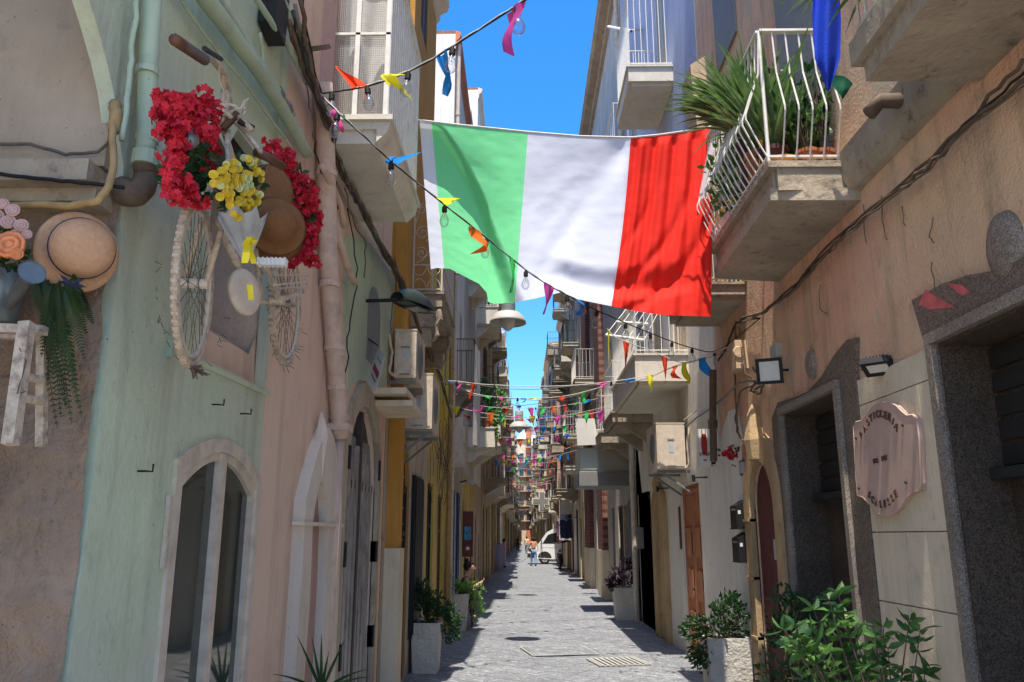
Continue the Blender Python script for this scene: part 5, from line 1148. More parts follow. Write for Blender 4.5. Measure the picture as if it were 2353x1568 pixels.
# towels on the flag balcony corner
q = MB(); n, k_ = 10, 14
for i in range(n + 1):
    for j in range(k_ + 1): s_ = i / n; v_ = j / k_; q.v.append(PY(1641 - 36 * v_ ** .8 + s_ * (30 - 8 * v_), 292 + 165 * v_, 7.15 + .02 * math.sin(s_ * 9 + v_)))
for i in range(n):
    for j in range(k_): z_ = i * (k_ + 1) + j; q.f.append((z_, z_ + 1, z_ + k_ + 2, z_ + k_ + 1)); q.mi.append(0)
q.build('towel', 'towel_white', smooth=True, label='white waffle towel hung beside the red end of the flag', category='towel')
q = MB(); a = PX(1880, -60, 1.86); c = PX(1895, 205, 1.86); y_ = PX(1880, 0, 1.86).y
k0 = len(q.v); n, k = 14, 24
for i in range(n + 1):
    for j in range(k + 1):
        s_ = i / n; v_ = j / k; wd = (1 - .35 * abs(v_ - .45)) * (1 if v_ < .75 else (1 - v_) * 3.6 + .1); p = PY(1897 + (s_ - .5) * 66 * wd + 6 * v_, -90 + v_ * 300, y_ + .05 * math.sin(s_ * 7 + v_ * 2)); q.v.append(p)
for i in range(n):
    for j in range(k): z_ = i * (k + 1) + j; q.f.append((z_, z_ + 1, z_ + k + 2, z_ + k + 1)); q.mi.append(0)
q.build('towel', 'towel_blue', smooth=True, label='bright blue towel hanging from the upper right railing', category='towel')
# ================================================================== STRING LIGHTS
def bulb(par, p, s_=1., lean=(0, 0, 0), mb=None):
    ax = (V((0, 0, -1)) + V(lean)).normalized(); q = MB(); q.lathe([(0, -.004), (.010, -.004), (.012, .012), (.020, .016), (.021, .055), (.017, .06), (0, .06)], p, ax, 10); so_ = q.build('socket', 'black', par)
    q = MB(); R0 = .038 * s_; z0 = .055
    q.lathe([(.014, z0), (.016, z0 + .02), (.024 * s_, z0 + .035), (R0 * .85, z0 + .055), (R0, z0 + .08), (R0 * .92, z0 + .1), (R0 * .65, z0 + .118), (R0 * .3, z0 + .127), (0, z0 + .129)], p, ax, 16); q.build('bulb', 'bulb_glass', so_, smooth=True)
    q = MB(); q.tube([V(p) + ax * (z0), V(p) + ax * (z0 + .05)], .004, 5); q.tube([V(p) + ax * (z0 + .05), V(p) + ax * (z0 + .06) + V((.012, 0, 0)), V(p) + ax * (z0 + .075), V(p) + ax * (z0 + .06) + V((-.012, 0, 0))], .0012, 3); q.build('filament', 'zinc', so_)
def pennant(par, a, c, drop, col, curl=.3, seed=0, sway=(0, 0, 0)):
    a = V(a); c = V(c); q = MB(); n = 8; rr = random.Random(seed); e = c - a; side = V((-e.y, e.x, 0)).normalized() if V((e.x, e.y, 0)).length > .01 else V((0, 1, 0)); tip = (a + c) / 2 + V(drop) ; k0 = 0; ph = rr.uniform(0, 6)
    for j in range(n + 1):
        t_ = j / n
        for i in range(5):
            s_ = i / 4; p = (a.lerp(c, s_)).lerp(tip, t_) + side * curl * .12 * math.sin(ph + t_ * 4 + s_ * 2) * t_ + side * .02 * math.sin(s_ * 6 + ph); q.v.append(p)
    for j in range(n):
        for i in range(4): z_ = j * 5 + i; q.f.append((z_, z_ + 1, z_ + 6, z_ + 5)); q.mi.append(0)
    return q.build('pennant', 'pennant_' + col, par, smooth=True)
def near(P, u):  # point of polyline P whose picture column is u
    best = None
    for i in range(len(P) - 1):
        for k in range(11):
            p = P[i].lerp(P[i + 1], k / 10); r = p - V((0, 0, EYE)); uu = U0 + F * r.dot(_cr) / r.dot(_cf)
            if best is None or abs(uu - u) < best[0]: best = (abs(uu - u), p)
    return best[1]
def thru(pts, k=6): # smooth polyline
    P = [V(p) for p in pts]; o = []
    for i in range(len(P) - 1):
        p0 = P[max(i - 1, 0)]; p1 = P[i]; p2 = P[i + 1]; p3 = P[min(i + 2, len(P) - 1)]
        for j in range(k):
            t_ = j / k; o.append(.5 * ((2 * p1) + (p2 - p0) * t_ + (2 * p0 - 5 * p1 + 4 * p2 - p3) * t_ ** 2 + (3 * p1 - p0 - 3 * p2 + p3) * t_ ** 3))
    return o + [P[-1]]
# strand rising to the top right
t = thing('string_lights', 'string of clear bulbs and pennants rising past the sky at top', 'string lights', PX(735, 215, -1.4))
S = thru([PX(735, 216, -1.4), PY(850, 197, 4.9), PY(960, 155, 4.7), PY(1060, 95, 4.4), PY(1190, 12, 3.95), PY(1290, -55, 3.7)])
q = MB(); q.tube(S, .006, 6); q.build('cord', 'cable_black', t)
q = MB(); S2 = [p + V((0, 0, .006 + .004 * math.sin(i * 2.1))) + _cf * -.006 for i, p in enumerate(S)]; q.tube(S2[5:], .0045, 5); q.build('twine', 'cord_white', t)
for u in (763, 843, 938, 1041, 1187): bulb(t, near(S, u) - V((0, 0, .002)), 1.05, (R_.uniform(-.1, .2), 0, 0))
def pen_at(par, S, u0, u1, drop, col, seed, curl=.5): return pennant(par, near(S, u0), near(S, u1), drop, col, curl, seed)
pen_at(t, S, 1160, 1205, (-.03, 0, -.30), 'magenta', 1); pen_at(t, S, 1005, 1030, (.06, 0, -.32), 'blue', 2); pen_at(t, S, 880, 935, (.02, -.05, -.11), 'yellow', 3, 1.6); pen_at(t, S, 800, 848, (-.05, -.1, .02), 'red', 4, 1.8)
# strand dropping in front of the flag to the right wall
t = thing('string_lights', 'string of clear bulbs and pennants crossing in front of the flag', 'string lights', PX(735, 215, -1.4))
S = thru([PX(735, 216, -1.4), PY(780, 262, 4.85), PY(842, 318, 4.95), PY(905, 376, 5.2), PY(1020, 470, 5.9), PY(1115, 545, 6.6), PY(1210, 622, 6.95), PY(1265, 658, 7.1), PY(1310, 682, 7.25), PY(1375, 715, 7.7), PY(1500, 768, 8.7), PY(1590, 800, 9.4), PY(1650, 805, 9.8), R(1745, 733, .02)])
q = MB(); q.tube(S, .006, 6); q.build('cord', 'cable_black', t); q = MB(); q.tube([p + V((0, -.008, .004 + .004 * math.sin(i * 1.7))) for i, p in enumerate(S)][:52], .004, 5); q.build('twine', 'cord_white', t)
for u in (776, 900, 1021, 1119, 1209, 1303, 1372, 1437, 1495, 1545, 1590, 1640): bulb(t, near(S, u) - V((0, 0, .002)), 1., (R_.uniform(-.15, .15), 0, 0))
pen_at(t, S, 770, 785, (-.02, 0, -.10), 'pink', 5, 1.); pen_at(t, S, 888, 925, (.05, -.05, .03), 'blue', 6, 1.3); pen_at(t, S, 1000, 1025, (.16, -.1, -.02), 'yellow', 7, .5); pen_at(t, S, 1082, 1112, (.03, -.06, -.22), 'orange', 8, .9); pen_at(t, S, 1250, 1275, (-.04, 0, -.27), 'magenta', 9, .3); pen_at(t, S, 1322, 1346, (.04, 0, -.12), 'blue', 10, .8); pen_at(t, S, 1172, 1186, (.0, 0, -.3), 'green', 11, .3)
pennant(t, near(S, 786), near(S, 800), (.0, 0, .02), 'green', .6, 12)
def garland(label, S, bulbs, pens, cord='cord_white', r=.006, twin=True, bs=1., grp=None):
    t = thing('bunting_garland', label, 'bunting', S[0], grp); q = MB(); q.tube(S, r, 5); q.build('cord', cord, t)
    if twin: q = MB(); q.tube([p + V((0, 0, -.03 - .02 * math.sin(i * .5))) for i, p in enumerate(S)], r * .8, 5); q.build('light_cord', 'mid_grey', t)
    for u in bulbs: bulb(t, near(S, u), bs, (R_.uniform(-.1, .1), 0, 0))
    for i, (u0, u1, dx, dz, c_) in enumerate(pens): pennant(t, near(S, u0), near(S, u1), (dx, R_.uniform(-.05, .05), dz), c_, R_.uniform(.3, 1.2), i * 7 + int(u0))
    return t
garland('bunting sagging before the right balconies from drying rack to wall', thru([PY(1395, 755, 10.), PY(1420, 778, 10.), PY(1500, 808, 10.), PY(1560, 832, 10.), PY(1600, 828, 10.1), R(1665, 800, .05)]), [], [(1386, 1400, .0, -.45, 'yellow'), (1432, 1446, -.02, -.38, 'red'), (1520, 1534, 0, -.34, 'red'), (1568, 1578, 0, -.28, 'yellow'), (1605, 1622, .08, -.27, 'blue'), (1640, 1690, .05, .02, 'pink')], twin=False)
garland('nearest low bunting, tied to the air conditioners, ending under the right lantern', thru([L(1003, 880, .1), PY(1040, 876, 10.6), PY(1120, 884, 11), PY(1250, 888, 11.4), PY(1360, 882, 11.7), PY(1480, 865, 11.6), PY(1560, 838, 11.2), R(1690, 792, .05)]), [1050, 1135, 1405], [(1022, 1050, .0, -.02, 'blue'), (1044, 1062, .03, -.14, 'pink'), (1080, 1092, 0, -.2, 'red'), (1370, 1398, 0, -.08, 'pink'), (1435, 1462, 0, -.06, 'blue'), (1485, 1502, 0, -.26, 'yellow'), (1540, 1556, .02, -.18, 'red')])
garland('low bunting with a green leaf pennant before the flowered left balcony', thru([L(1030, 872, .1), PY(1090, 905, 14), PY(1200, 915, 14.5), PY(1300, 910, 15), PY(1400, 885, 15), R(1490, 870, .75)]), [1140, 1290, 1190], [(1110, 1128, .08, -.12, 'green'), (1145, 1162, .0, -.14, 'pink'), (1215, 1240, 0, -.05, 'yellow'), (1282, 1300, .03, -.15, 'red'), (1332, 1348, .0, -.2, 'green'), (1196, 1210, .02, -.08, 'blue')])
def auto_garland(y, zc, i, seed):
    q = random.Random(seed); a = V((LX + .05, y + q.uniform(-1, 1), zc + q.uniform(.0, .35))); c = V((RX - .05, y + q.uniform(-1.5, 1.5), zc + q.uniform(.1, .6))); S = catenary(a, c, q.uniform(.15, .35), 20)
    t = thing('bunting_garland', f'bunting garland, {ORD[i]} across the street behind the low one with the green leaf pennant', 'bunting', a, 'bunting garlands down the street'); w_ = MB(); w_.tube(S, .007 if y < 40 else .011, 4); w_.build('cord', 'cord_white', t)
    n = 13 if y < 60 else 11
    for k in range(n):
        s_ = (k + .5 + q.uniform(-.2, .2)) / n; p = a.lerp(c, s_) - V((0, 0, 4 * .25 * s_ * (1 - s_))); hw_ = q.uniform(.06, .10); dr = q.choice([(q.uniform(-.06, .06), 0, -q.uniform(.18, .30)), (q.uniform(-.2, .2), 0, q.uniform(-.12, .03))])
        pennant(t, p - V((hw_, 0, 0)), p + V((hw_, 0, 0)), dr, q.choice(list(PEN)), q.uniform(.3, 1.2), seed + k)
    if y < 40:
        for k in range(5): s_ = (k + .3) / 5; p = a.lerp(c, s_) - V((0, 0, 4 * .25 * s_ * (1 - s_))); bulb(t, p)
ys = [16.5, 18.2, 20.5, 23, 26, 29, 32.5, 36, 40, 44, 49, 54, 60, 67, 75, 84, 95, 108, 122, 140]
for i, y in enumerate(ys): auto_garland(y, (3.75, 4.0, 4.3, 4.0, 4.7)[i % 5] + min(1.6, y * .022), i, 100 + i)
# ================================================================== STREET LAMPS
def street_lamp(u, v, y, lbl):
    c = PY(u, v, y); t = thing('street_lamp', lbl, 'street lamp', c, 'dome street lamps hung over the street'); 
    q = MB(); q.lathe([(.0, .52), (.11, .52), (.125, .50), (.125, .22), (.118, .2), (.118, .17)], c, (0, 0, 1), 26); 
    for z_ in (.26, .30): q.lathe([(.126, z_), (.130, z_ + .005), (.126, z_ + .01)], c, (0, 0, 1), 26)
    q.build('housing', 'lamp_grey', t, smooth=True)
    q = MB(); q.lathe([(.118, .19), (.19, .17), (.26, .11), (.30, .03), (.312, -.01), (.300, -.012), (.25, .07), (.18, .13), (.1, .14)], c, (0, 0, 1), 40); q.build('shade', 'pale_grey', t, smooth=True)
    q = MB(); q.lathe([(.12, .10), (.125, .02), (.11, -.06), (.06, -.12), (.02, -.145), (0, -.147)], c, (0, 0, 1), 26); q.build('diffuser', 'sign_white', t, smooth=True)
    q = MB(); q.tube([c + V((0, 0, .5)), c + V((0, 0, .66))], .018, 8); q.box(c.x - .06, c.x + .06, c.y - .02, c.y + .02, c.z + .62, c.z + .68); q.build('hanger', 'dark_metal', t)
    q = MB(); q.tube(catenary((LX, y, c.z + .95), (c.x, y, c.z + .67), .0, 4) + catenary((c.x, y, c.z + .67), (RX, y, c.z + .95), .0, 4), .008, 5); q.build('span_wire', 'dark_metal', t)
street_lamp(1167, 742, 13.1, 'large grey dome street lamp hanging just below the flag'); street_lamp(1193, 984, 24.0, 'smaller grey dome street lamp farther down the street beyond the low bunting')
# ================================================================== LEFT WALL FITTINGS
t = thing('wall_lamp', 'dark green shell shaped lamp on a black arm on the left wall', 'lamp', L(840, 692)); q = MB(); q.tube([L(838, 692), PX(905, 690, -1.22), PX(935, 688, -1.12)], .018, 8); q.build('arm', 'black', t)
a, c = PX(912, 688, -1.2), PX(990, 722, -.98); ax = (c - a).normalized(); up = V((0, 0, 1)); rt = ax.cross(up).normalized(); nn_ = rt.cross(ax); q = MB(); n = 14; m_ = 12; k0 = 0
for i in range(n + 1):
    s_ = i / n; ctr = a.lerp(c, s_); w_ = .13 * (math.sin(math.pi * (.12 + .8 * s_)) ** .6) ; hh = .17 * (math.sin(math.pi * (.10 + .86 * s_)) ** .7)
    for j in range(m_ + 1): th = math.pi * j / m_; q.v.append(ctr + rt * w_ * math.cos(th) + nn_ * hh * math.sin(th))
for i in range(n):
    for j in range(m_): z_ = i * (m_ + 1) + j; q.f.append((z_, z_ + 1, z_ + m_ + 2, z_ + m_ + 1)); q.mi.append(0)
q.add([q.v[0], q.v[m_], q.v[(m_ + 1) * n + m_], q.v[(m_ + 1) * n]], [(0, 1, 2, 3)]); q.build('shade', 'lamp_green', t, smooth=True)
q = MB(); q.obox(a.lerp(c, .55) - nn_ * .012, ax * .15, rt * .07, nn_ * .008); q.build('lens', 'zinc', t)
# AC units
def ac(cn, w_, d, h_, lbl, side, front=True):
    """cn = near-lower wall corner; w along street, d out of the wall"""
    t = thing('air_conditioner', lbl, 'air conditioner', cn); s_ = 1 if side < 0 else -1; x0, x1 = sorted((cn[0] + s_ * .08, cn[0] + s_ * (.08 + d))); y0, z0 = cn[1], cn[2]
    q = MB(); q.box(x0, x1, y0, y0 + w_, z0, z0 + h_); q.box(x0 - .006, x1 + .006, y0 - .006, y0 + w_ + .006, z0 + h_, z0 + h_ + .015); q.box(x0 + .02, x1 - .02, y0 - .008, y0, z0 + .03, z0 + h_ - .02); q.build('body', 'off_white', t)
    xf = x1 if side < 0 else x0; q = MB(); q.lathe([(0, .006), (.02, .006), (.02, .01), (.2, .012), (.225, .004), (.23, 0)], (xf, y0 + w_ * .42, z0 + h_ * .5), (s_, 0, 0), 26)
    for k in range(6): rr = .04 + k * .032; q.tube([V((xf + s_ * .012, y0 + w_ * .42 + rr * math.cos(i * math.pi / 10), z0 + h_ * .5 + rr * math.sin(i * math.pi / 10))) for i in range(21)], .003, 3)
    q.build('fan_grille', 'mid_grey', t)
    q = MB(); xm = (x0 + x1) / 2; q.box(xm - .05, xm + .05, y0 - .014, y0 - .008, z0 + h_ * .62, z0 + h_ * .66); q.box(xm - .06, xm + .06, y0 - .014, y0 - .008, z0 + .03, z0 + .045); q.build('vent', 'mid_grey', t)
    q = MB(); q.box(xm - .035, xm + .035, y0 - .012, y0 - .008, z0 + h_ * .35, z0 + h_ * .58); q.build('rating_plate', 'paper', t)
    q = MB(); 
    for yy in (y0 + .06, y0 + w_ - .12): q = MB(); q.box(min(cn[0], x1 if side < 0 else x0), max(cn[0], x1 if side < 0 else x0), yy, yy + .04, z0 - .06, z0 - .02); q.bar((cn[0], yy + .02, z0 - .35), (xf - s_ * .08, yy + .02, z0 - .06), .03, .03); q.build('bracket', 'mid_grey', t)
    q = MB(); q.tube(wob(dense([(cn[0] + s_ * .02, y0 - .05, z0 + h_ * .9), (cn[0] + s_ * .06, y0 - .06, z0 + h_ * .5), (cn[0] + s_ * .04, y0 - .05, z0 + .05), (cn[0] + s_ * .1, y0 - .02, z0)], 4), .006, 3), .016, 7); q.build('hose', 'off_white', t)
    return t
a = PX(905, 868, -1.42); ac((LX, a.y, a.z), .80, .24, .54, 'front outdoor air conditioner unit above the orange pilaster', -1)
a = PX(968, 900, -1.42); ac((LX, 9.6, 3.0), .85, .34, .66, 'second outdoor air conditioner unit behind the front one on the left', -1)
q = MB(); a, c = PX(862, 893, -1.46), PX(965, 885, -1.1); y_ = a.y; q.box(LX, -1.14, y_ - .05, y_ + .72, a.z - .06, a.z + .0); q.box(LX, -1.10, y_ + .1, y_ + .95, a.z - .16, a.z - .10); q.build('wall_shelf', 'cream', label='rough cream shelf under the front air conditioner', category='shelf')
# tilted white notice on the left wall
t = thing('wall_sign', 'white notice board tilted edge-on beside the brown arched door', 'sign', L(850, 900)); P = [PX(869, 795, -1.44), PX(884, 822, -1.28), PX(862, 903, -1.28), PX(842, 880, -1.44)]; q = MB(); q.prism(P, (0, .02, 0)); q.build('panel', 'sign_white', t)
e1 = (P[1] - P[0]); e2 = (P[3] - P[0]); e3 = P[1] - P[0]; o_ = P[0] - V((0, .004, 0)); q = MB()
def onp(s_, k): return P[0] + (P[3] - P[0]) * k + e1 * s_ - V((0, .004, 0))
q.quad(onp(.15, .42), onp(.9, .42), onp(.9, .58), onp(.15, .58)); q.build('red_stripe', 'sign_red', t)
q = MB(); q.quad(onp(.3, .2), onp(.8, .2), onp(.8, .24), onp(.3, .24)); q.quad(onp(.2, .66), onp(.8, .66), onp(.8, .72), onp(.2, .72)); q.build('print', 'mid_grey', t)
q = MB(); q.tube(dense([L(840, 775), PX(855, 785, -1.46), PX(869, 795, -1.44)], 3), .008, 5); q.build('arm', 'black', t)
# white meter box, brown box, small wall floodlight farther left
q = MB(); a = L(1052, 1200); q.box(LX, LX + .3, 17.0, 17.6, 3.2, 4.0); q.build('meter_box', 'off_white', label='white electric cabinet high on the left past the yellow house', category='cabinet')
t = thing('notice_board', 'maroon notice box with a blue poster on the left wall beyond the green door', 'notice board', L(1097, 1290)); q = MB(); q.box(LX, LX + .25, 20.6, 21.1, 1.25, 2.35); q.box(LX + .03, LX + .27, 20.58, 20.62, 1.25, 2.35); q.build('case', 'maroon', t); q = MB(); q.box(LX + .06, LX + .23, 20.565, 20.578, 1.65, 1.98); q.build('poster', 'blue_poster', t); q = MB(); q.lathe([(0, 0), (.045, 0)], (LX + .15, 20.574, 1.45), (0, -1, 0), 12); q.build('badge', 'sign_white', t)
t = thing('wall_lamp', 'small white floodlight on a stalk high over the green door', 'lamp', (LX, 20.2, 3.0)); q = MB(); q.tube([(LX, 19.5, 3.0), (LX + .22, 19.5, 3.05)], .02, 6); q.build('arm', 'dark_metal', t); q = MB(); q.obox((LX + .28, 19.5, 3.0), (.09, 0, -.04), (0, .06, 0), (.02, 0, .04)); q.build('head', 'pale_grey', t)
# vines and wires on the ochre wall
q = MB()
for i in range(26): a = V((LX + .05, R_.uniform(12.9, 15.6), R_.uniform(3.1, 3.9))); q.tube(wob([a, a + V((.03, .1, -.2)), a + V((.02, .15, -.5)), a + V((.03, .1, -.8))], .06, i), .006, 4)
q.build('wire_tangle', 'cable_brown', label='tangle of hanging wires on the yellow house above its door', category='cable')
# ================================================================== RIGHT WALL FITTINGS
def zq(x, y): return ((2080 + x / 4.9) * .9412, (960 + y / 4.9) * .9412)
t = thing('shop_plaque', 'pink stone plaque reading PASTICCERIA DAL 1957 SCALESSE on the pilaster', 'plaque', R(2060, 1185))
ol = [(122, 395), (150, 350), (215, 335), (280, 265), (340, 180), (430, 125), (540, 108), (640, 150), (710, 222), (775, 272), (850, 262), (895, 320), (925, 560), (938, 900), (948, 1080), (930, 1165), (855, 1185), (775, 1245), (690, 1370), (605, 1445), (500, 1468), (400, 1432), (310, 1320), (235, 1245), (170, 1225), (150, 1000), (135, 700)]
q = MB(); P = [R(*zq(*p)) for p in ol]; q.prism([V((RX - .065, p.y, p.z)) for p in P], (.045, 0, 0)); pb = q.build('slab', 'plaque_pink', t)
q = MB(); P2 = P + [P[0]]; q.tube([V((RX - .060, p.y, p.z)) for p in P2], .008, 6); q.build('rim', 'plaque_pink', t, smooth=True)
def lett(word, pos, size, par, mat, x_=RX - .071):
    pts = [R(*zq(*p)) for p in pos]; mb = MB()
    for i, ch in enumerate(word):
        a, c = pts[max(0, i - 1)], pts[min(len(pts) - 1, i + 1)]; d = V((0, c.y - a.y, c.z - a.z)).normalized(); o_ = V((x_, pts[i].y, pts[i].z))
        m_ = text_obj('l', ch, size, mat, frame(o_, d, None, (-1, 0, 0)), None); mb.add(m_.v, m_.f)
    return mb.build('lettering', mat, par)
lett('PASTICCERIA', [(230, 505), (274, 425), (314, 355), (350, 305), (388, 272), (432, 256), (480, 250), (525, 268), (572, 292), (620, 340), (660, 405)], .072, t, 'engrave')
lett('SCALESSE', [(328, 1222), (372, 1278), (420, 1318), (470, 1335), (520, 1330), (570, 1305), (612, 1260), (655, 1210)], .07, t, 'engrave')
for s_, p in (('DAL', (405, 812)), ('1957', (508, 782))):
    o_ = R(*zq(*p)); m_ = text_obj('l', s_, .045, 'engrave', frame((RX - .069, o_.y, o_.z), (0, -1, 0), None, (-1, 0, 0)), None); m_.build('date', 'engrave', t)
q = MB()
for p in ((162, 540), (735, 385), (775, 1068), (198, 1138)): o_ = R(*zq(*p)); q.lathe([(0, .012), (.008, .01), (.011, 0)], (RX - .065, o_.y, o_.z), (-1, 0, 0), 10)
each(q, 'screw', 'dark_metal', t)
def floodlight(c, nrm, w_, h_, wallpt, lbl):
    t = thing('floodlight', lbl, 'floodlight', c); c = V(c); n_ = V(nrm).normalized(); r_ = n_.cross(V((0, 0, 1))).normalized(); u_ = r_.cross(n_)
    q = MB(); q.obox(c - n_ * .02, r_ * w_ / 2, u_ * h_ / 2, n_ * .02)
    for s_ in (-1, 1): q.obox(c + r_ * s_ * (w_ / 2 - .014) + n_ * .004, r_ * .014, u_ * h_ / 2, n_ * .006); q.obox(c + u_ * s_ * (h_ / 2 - .014) + n_ * .004, r_ * (w_ / 2 - .029), u_ * .014, n_ * .006)
    for k in range(7): q.obox(c - n_ * .055 + r_ * (k - 3) * w_ / 9, r_ * .004, u_ * h_ * .36, n_ * .016)
    q.build('body', 'black', t); q = MB(); q.obox(c + n_ * .001, r_ * (w_ / 2 - .03), u_ * (h_ / 2 - .03), n_ * .002); q.build('lens', 'sign_white', t)
    q = MB(); a = c - r_ * (w_ / 2 + .01); d = c + r_ * (w_ / 2 + .01); bk = c - n_ * .09; q.bar(a, a - n_ * .09, .02, .008); q.bar(d, d - n_ * .09, .02, .008); q.bar(a - n_ * .09, d - n_ * .09, .02, .008); q.tube([bk, V(wallpt)], .012, 6); q.build('bracket', 'black', t)
floodlight(PY(1768, 853, 7.35), (-.42, -1, -.22), .235, .24, R(1812, 850), 'square black floodlight with white lens above the sandstone arch')
floodlight(PY(2018, 846, 5.4), (-.50, -.55, -1.35), .20, .15, R(2050, 832), 'small black floodlight tilted down above the pink plaque')
q = MB(); a = R(1792, 808); q.box(RX - .07, RX, a.y - .09, a.y + .09, a.z - .06, a.z + .06); q.build('junction_box', 'pale_grey', label='small grey junction box above the square floodlight', category='box')
q = MB(); a = R(1712, 815); q.box(RX - .14, RX, a.y - .12, a.y + .2, a.z - .18, a.z + .14); q.lathe([(0, .02), (.06, .02), (.07, 0)], (RX - .1, a.y - .12, a.z), (0, -1, 0), 14); q.build('meter_box', 'tan', label='tan meter box under the far stone balcony on the salmon wall', category='box')
for i, pts in enumerate([[(1745, 733), (1715, 735), (1690, 745), (1668, 800), (1650, 830)], [(1698, 750), (1700, 800), (1712, 860), (1740, 880), (1700, 900), (1690, 960), (1697, 1000)], [(1690, 740), (1686, 820), (1690, 900), (1694, 990), (1700, 1005), (1716, 1020)], [(1745, 875), (1700, 880), (1640, 935), (1560, 990), (1500, 1040)], [(1728, 845), (1745, 858), (1725, 900), (1745, 905), (1755, 885), (1735, 895)], [(1640, 935), (1600, 945), (1560, 975), (1535, 1000)]]):
    q = MB(); q.tube(wob(dense([R(x, y, .06) for x, y in pts], 5), .008, i + 50), (.012, .009, .01, .012, .012, .01)[i], 6); q.build('wall_cable', ('dark_metal', 'cable_brown', 'rust_pipe', 'mid_grey', 'cable_brown', 'cord_white')[i], smooth=True, label='loose cable on the salmon wall below the far stone balcony', category='cable', group='cables at the salmon corner')
q = MB(); q.tube([R(1638, 850, .12), R(1638, 960, .12), R(1640, 1060, .12)], .045, 10); q.tube([R(1638, 965, .12), R(1638, 985, .12)], .06, 10); q.build('drainpipe', 'rust_pipe', label='short dark drainpipe stub between the salmon and whitewashed fronts', category='drainpipe')
for i in range(4):
    q = MB(); pts = [(2353 + 20 * i, 140 + i * 8), (2240, 262 + i * 5), (2130, 375 + i * 6), (2000, 478 + i * 4), (1900, 570 + i * 5), (1820, 660 + i * 5), (1760, 715), (1700, 735 + i * 4)]
    q.tube(wob(dense([R(x, y, .05 + .02 * i) for x, y in pts], 6), .012, i + 80), (.011, .008, .013, .006)[i], 6); q.build('wall_cable', ('cable_brown', 'cable_black', 'rust_pipe', 'cable_brown')[i], smooth=True, label='old cable running under the balconies on the salmon wall', category='cable', group='cables bundled on the salmon wall')
for i, pts in enumerate([[(2025, 450), (2028, 500), (2034, 545), (2038, 550)], [(2075, 475), (2078, 520)], [(2140, 600), (2150, 680)], [(1985, 470), (1990, 560)], [(2145, 500), (2136, 545), (2144, 560)], [(1885, 655), (1882, 690), (1888, 715), (1903, 722)]]):
    q = MB(); q.tube(wob(dense([R(x, y, .03) for x, y in pts], 4), .006, i), .0035, 5); q.build('loose_cable', 'cable_brown', label='short cable end dangling down the salmon wall', category='cable', group='cable ends on the salmon wall')
q = MB(); a = R(2110, 232, .0); q.tube([V((RX - .02, a.y, a.z)), V((RX - .18, a.y + .1, a.z + .06)), V((RX - .26, a.y + .12, a.z - .02))], .05, 8); q.build('drain_spout', 'rust_pipe', smooth=True, label='stubby mossy spout under the nearest stone balcony', category='spout')
# whitewash, coral jamb, letter boxes, doorbell, tiny signs
q = MB(); P = [V((RX - .014, p.y, p.z)) for p in [R(*p) for p in ((1642, 1190), (1648, 1100), (1655, 1040), (1664, 985), (1677, 945), (1690, 940), (1699, 958), (1706, 1005), (1709, 1090))]]; P = [V((RX - .014, P[0].y, .02))] + P + [V((RX - .014, P[-1].y, .02))]; q.prism(P, (.02, 0, 0)); sal_b = bpy.data.objects['salmon_house']; q.build('whitewash', 'white_wall', sal_b)
q = MB(); a, c = R(1711, 1200).y, R(1725, 1200).y; q.box(RX - .012, RX + .01, c, a - .01, .02, 2.75); q.build('painted_jamb', 'coral', sal_b)
def letterbox(u, v0, v1, lbl):
    t = thing('letter_box', lbl, 'letter box', PX(u, v1, RX - .1)); y = R(1718, 1200).y - .05; zt, zb_ = PX(u, v0, RX - .1).z, PX(u, v1, RX - .1).z
    q = MB(); q.prism([V((RX - .012, y, zb_)), V((RX - .13, y, zb_)), V((RX - .13, y, zt - .07)), V((RX - .012, y, zt))], (0, .28, 0)); q.box(RX - .14, RX - .012, y - .006, y + .286, zb_ - .01, zb_); q.build('body', 'black', t)
    q = MB(); q.box(RX - .115, RX - .085, y - .004, y, zt - .16, zt - .12); q.build('name_tag', 'sign_white', t); q = MB(); q.box(RX - .134, RX - .13, y + .05, y + .23, zt - .12, zt - .10); q.build('slot', 'mid_grey', t)
letterbox(1706, 1146, 1214, 'upper black letter box on the coral jamb'); letterbox(1708, 1222, 1292, 'lower black letter box on the coral jamb')
t = thing('house_sign', 'small pale blue enamel sign above the letter boxes', 'sign', R(1712, 1090)); q = MB(); a, c = R(1705, 1060), R(1720, 1090); q.box(RX - .035, RX - .014, c.y, a.y, c.z, a.z); q.build('plate', 'blue_frame', t); q = MB(); q.box(RX - .037, RX - .0355, c.y + .03, a.y - .03, c.z + .02, a.z - .02); q.build('face', 'paper', t)
q = MB(); a = R(1717, 995); q.box(RX - .02, RX, a.y - .05, a.y + .05, a.z - .09, a.z + .09); q.build('number_tile', 'paper', label='tiny house number tile on the salmon wall beside the sandstone arch', category='sign')
t = thing('intercom', 'grey door intercom on the pilaster between arch and granite shopfront', 'intercom', R(1795, 1290)); a, c = R(1788, 1240), R(1806, 1288); q = MB(); q.box(RX - .05, RX, c.y, a.y, c.z, a.z); q.build('body', 'pale_grey', t); q = MB()
for k in range(2): q.lathe([(0, .006), (.012, .004), (.012, 0)], (RX - .05, (a.y + c.y) / 2, c.z + .05 + k * .05), (-1, 0, 0), 10)
each(q, 'button', 'sign_white', t)
# red fabric flowers fixed on the whitewash
geranium('small red flower spray on the whitewashed wall beside the salmon jamb', [(1680, 1042, 20, 11)], 26, x=RX - .08, r=.03, leaves=60, lblobs=[(1650, 1038, 8, 8), (1690, 1030, 12, 8), (1688, 1062, 5, 12)])
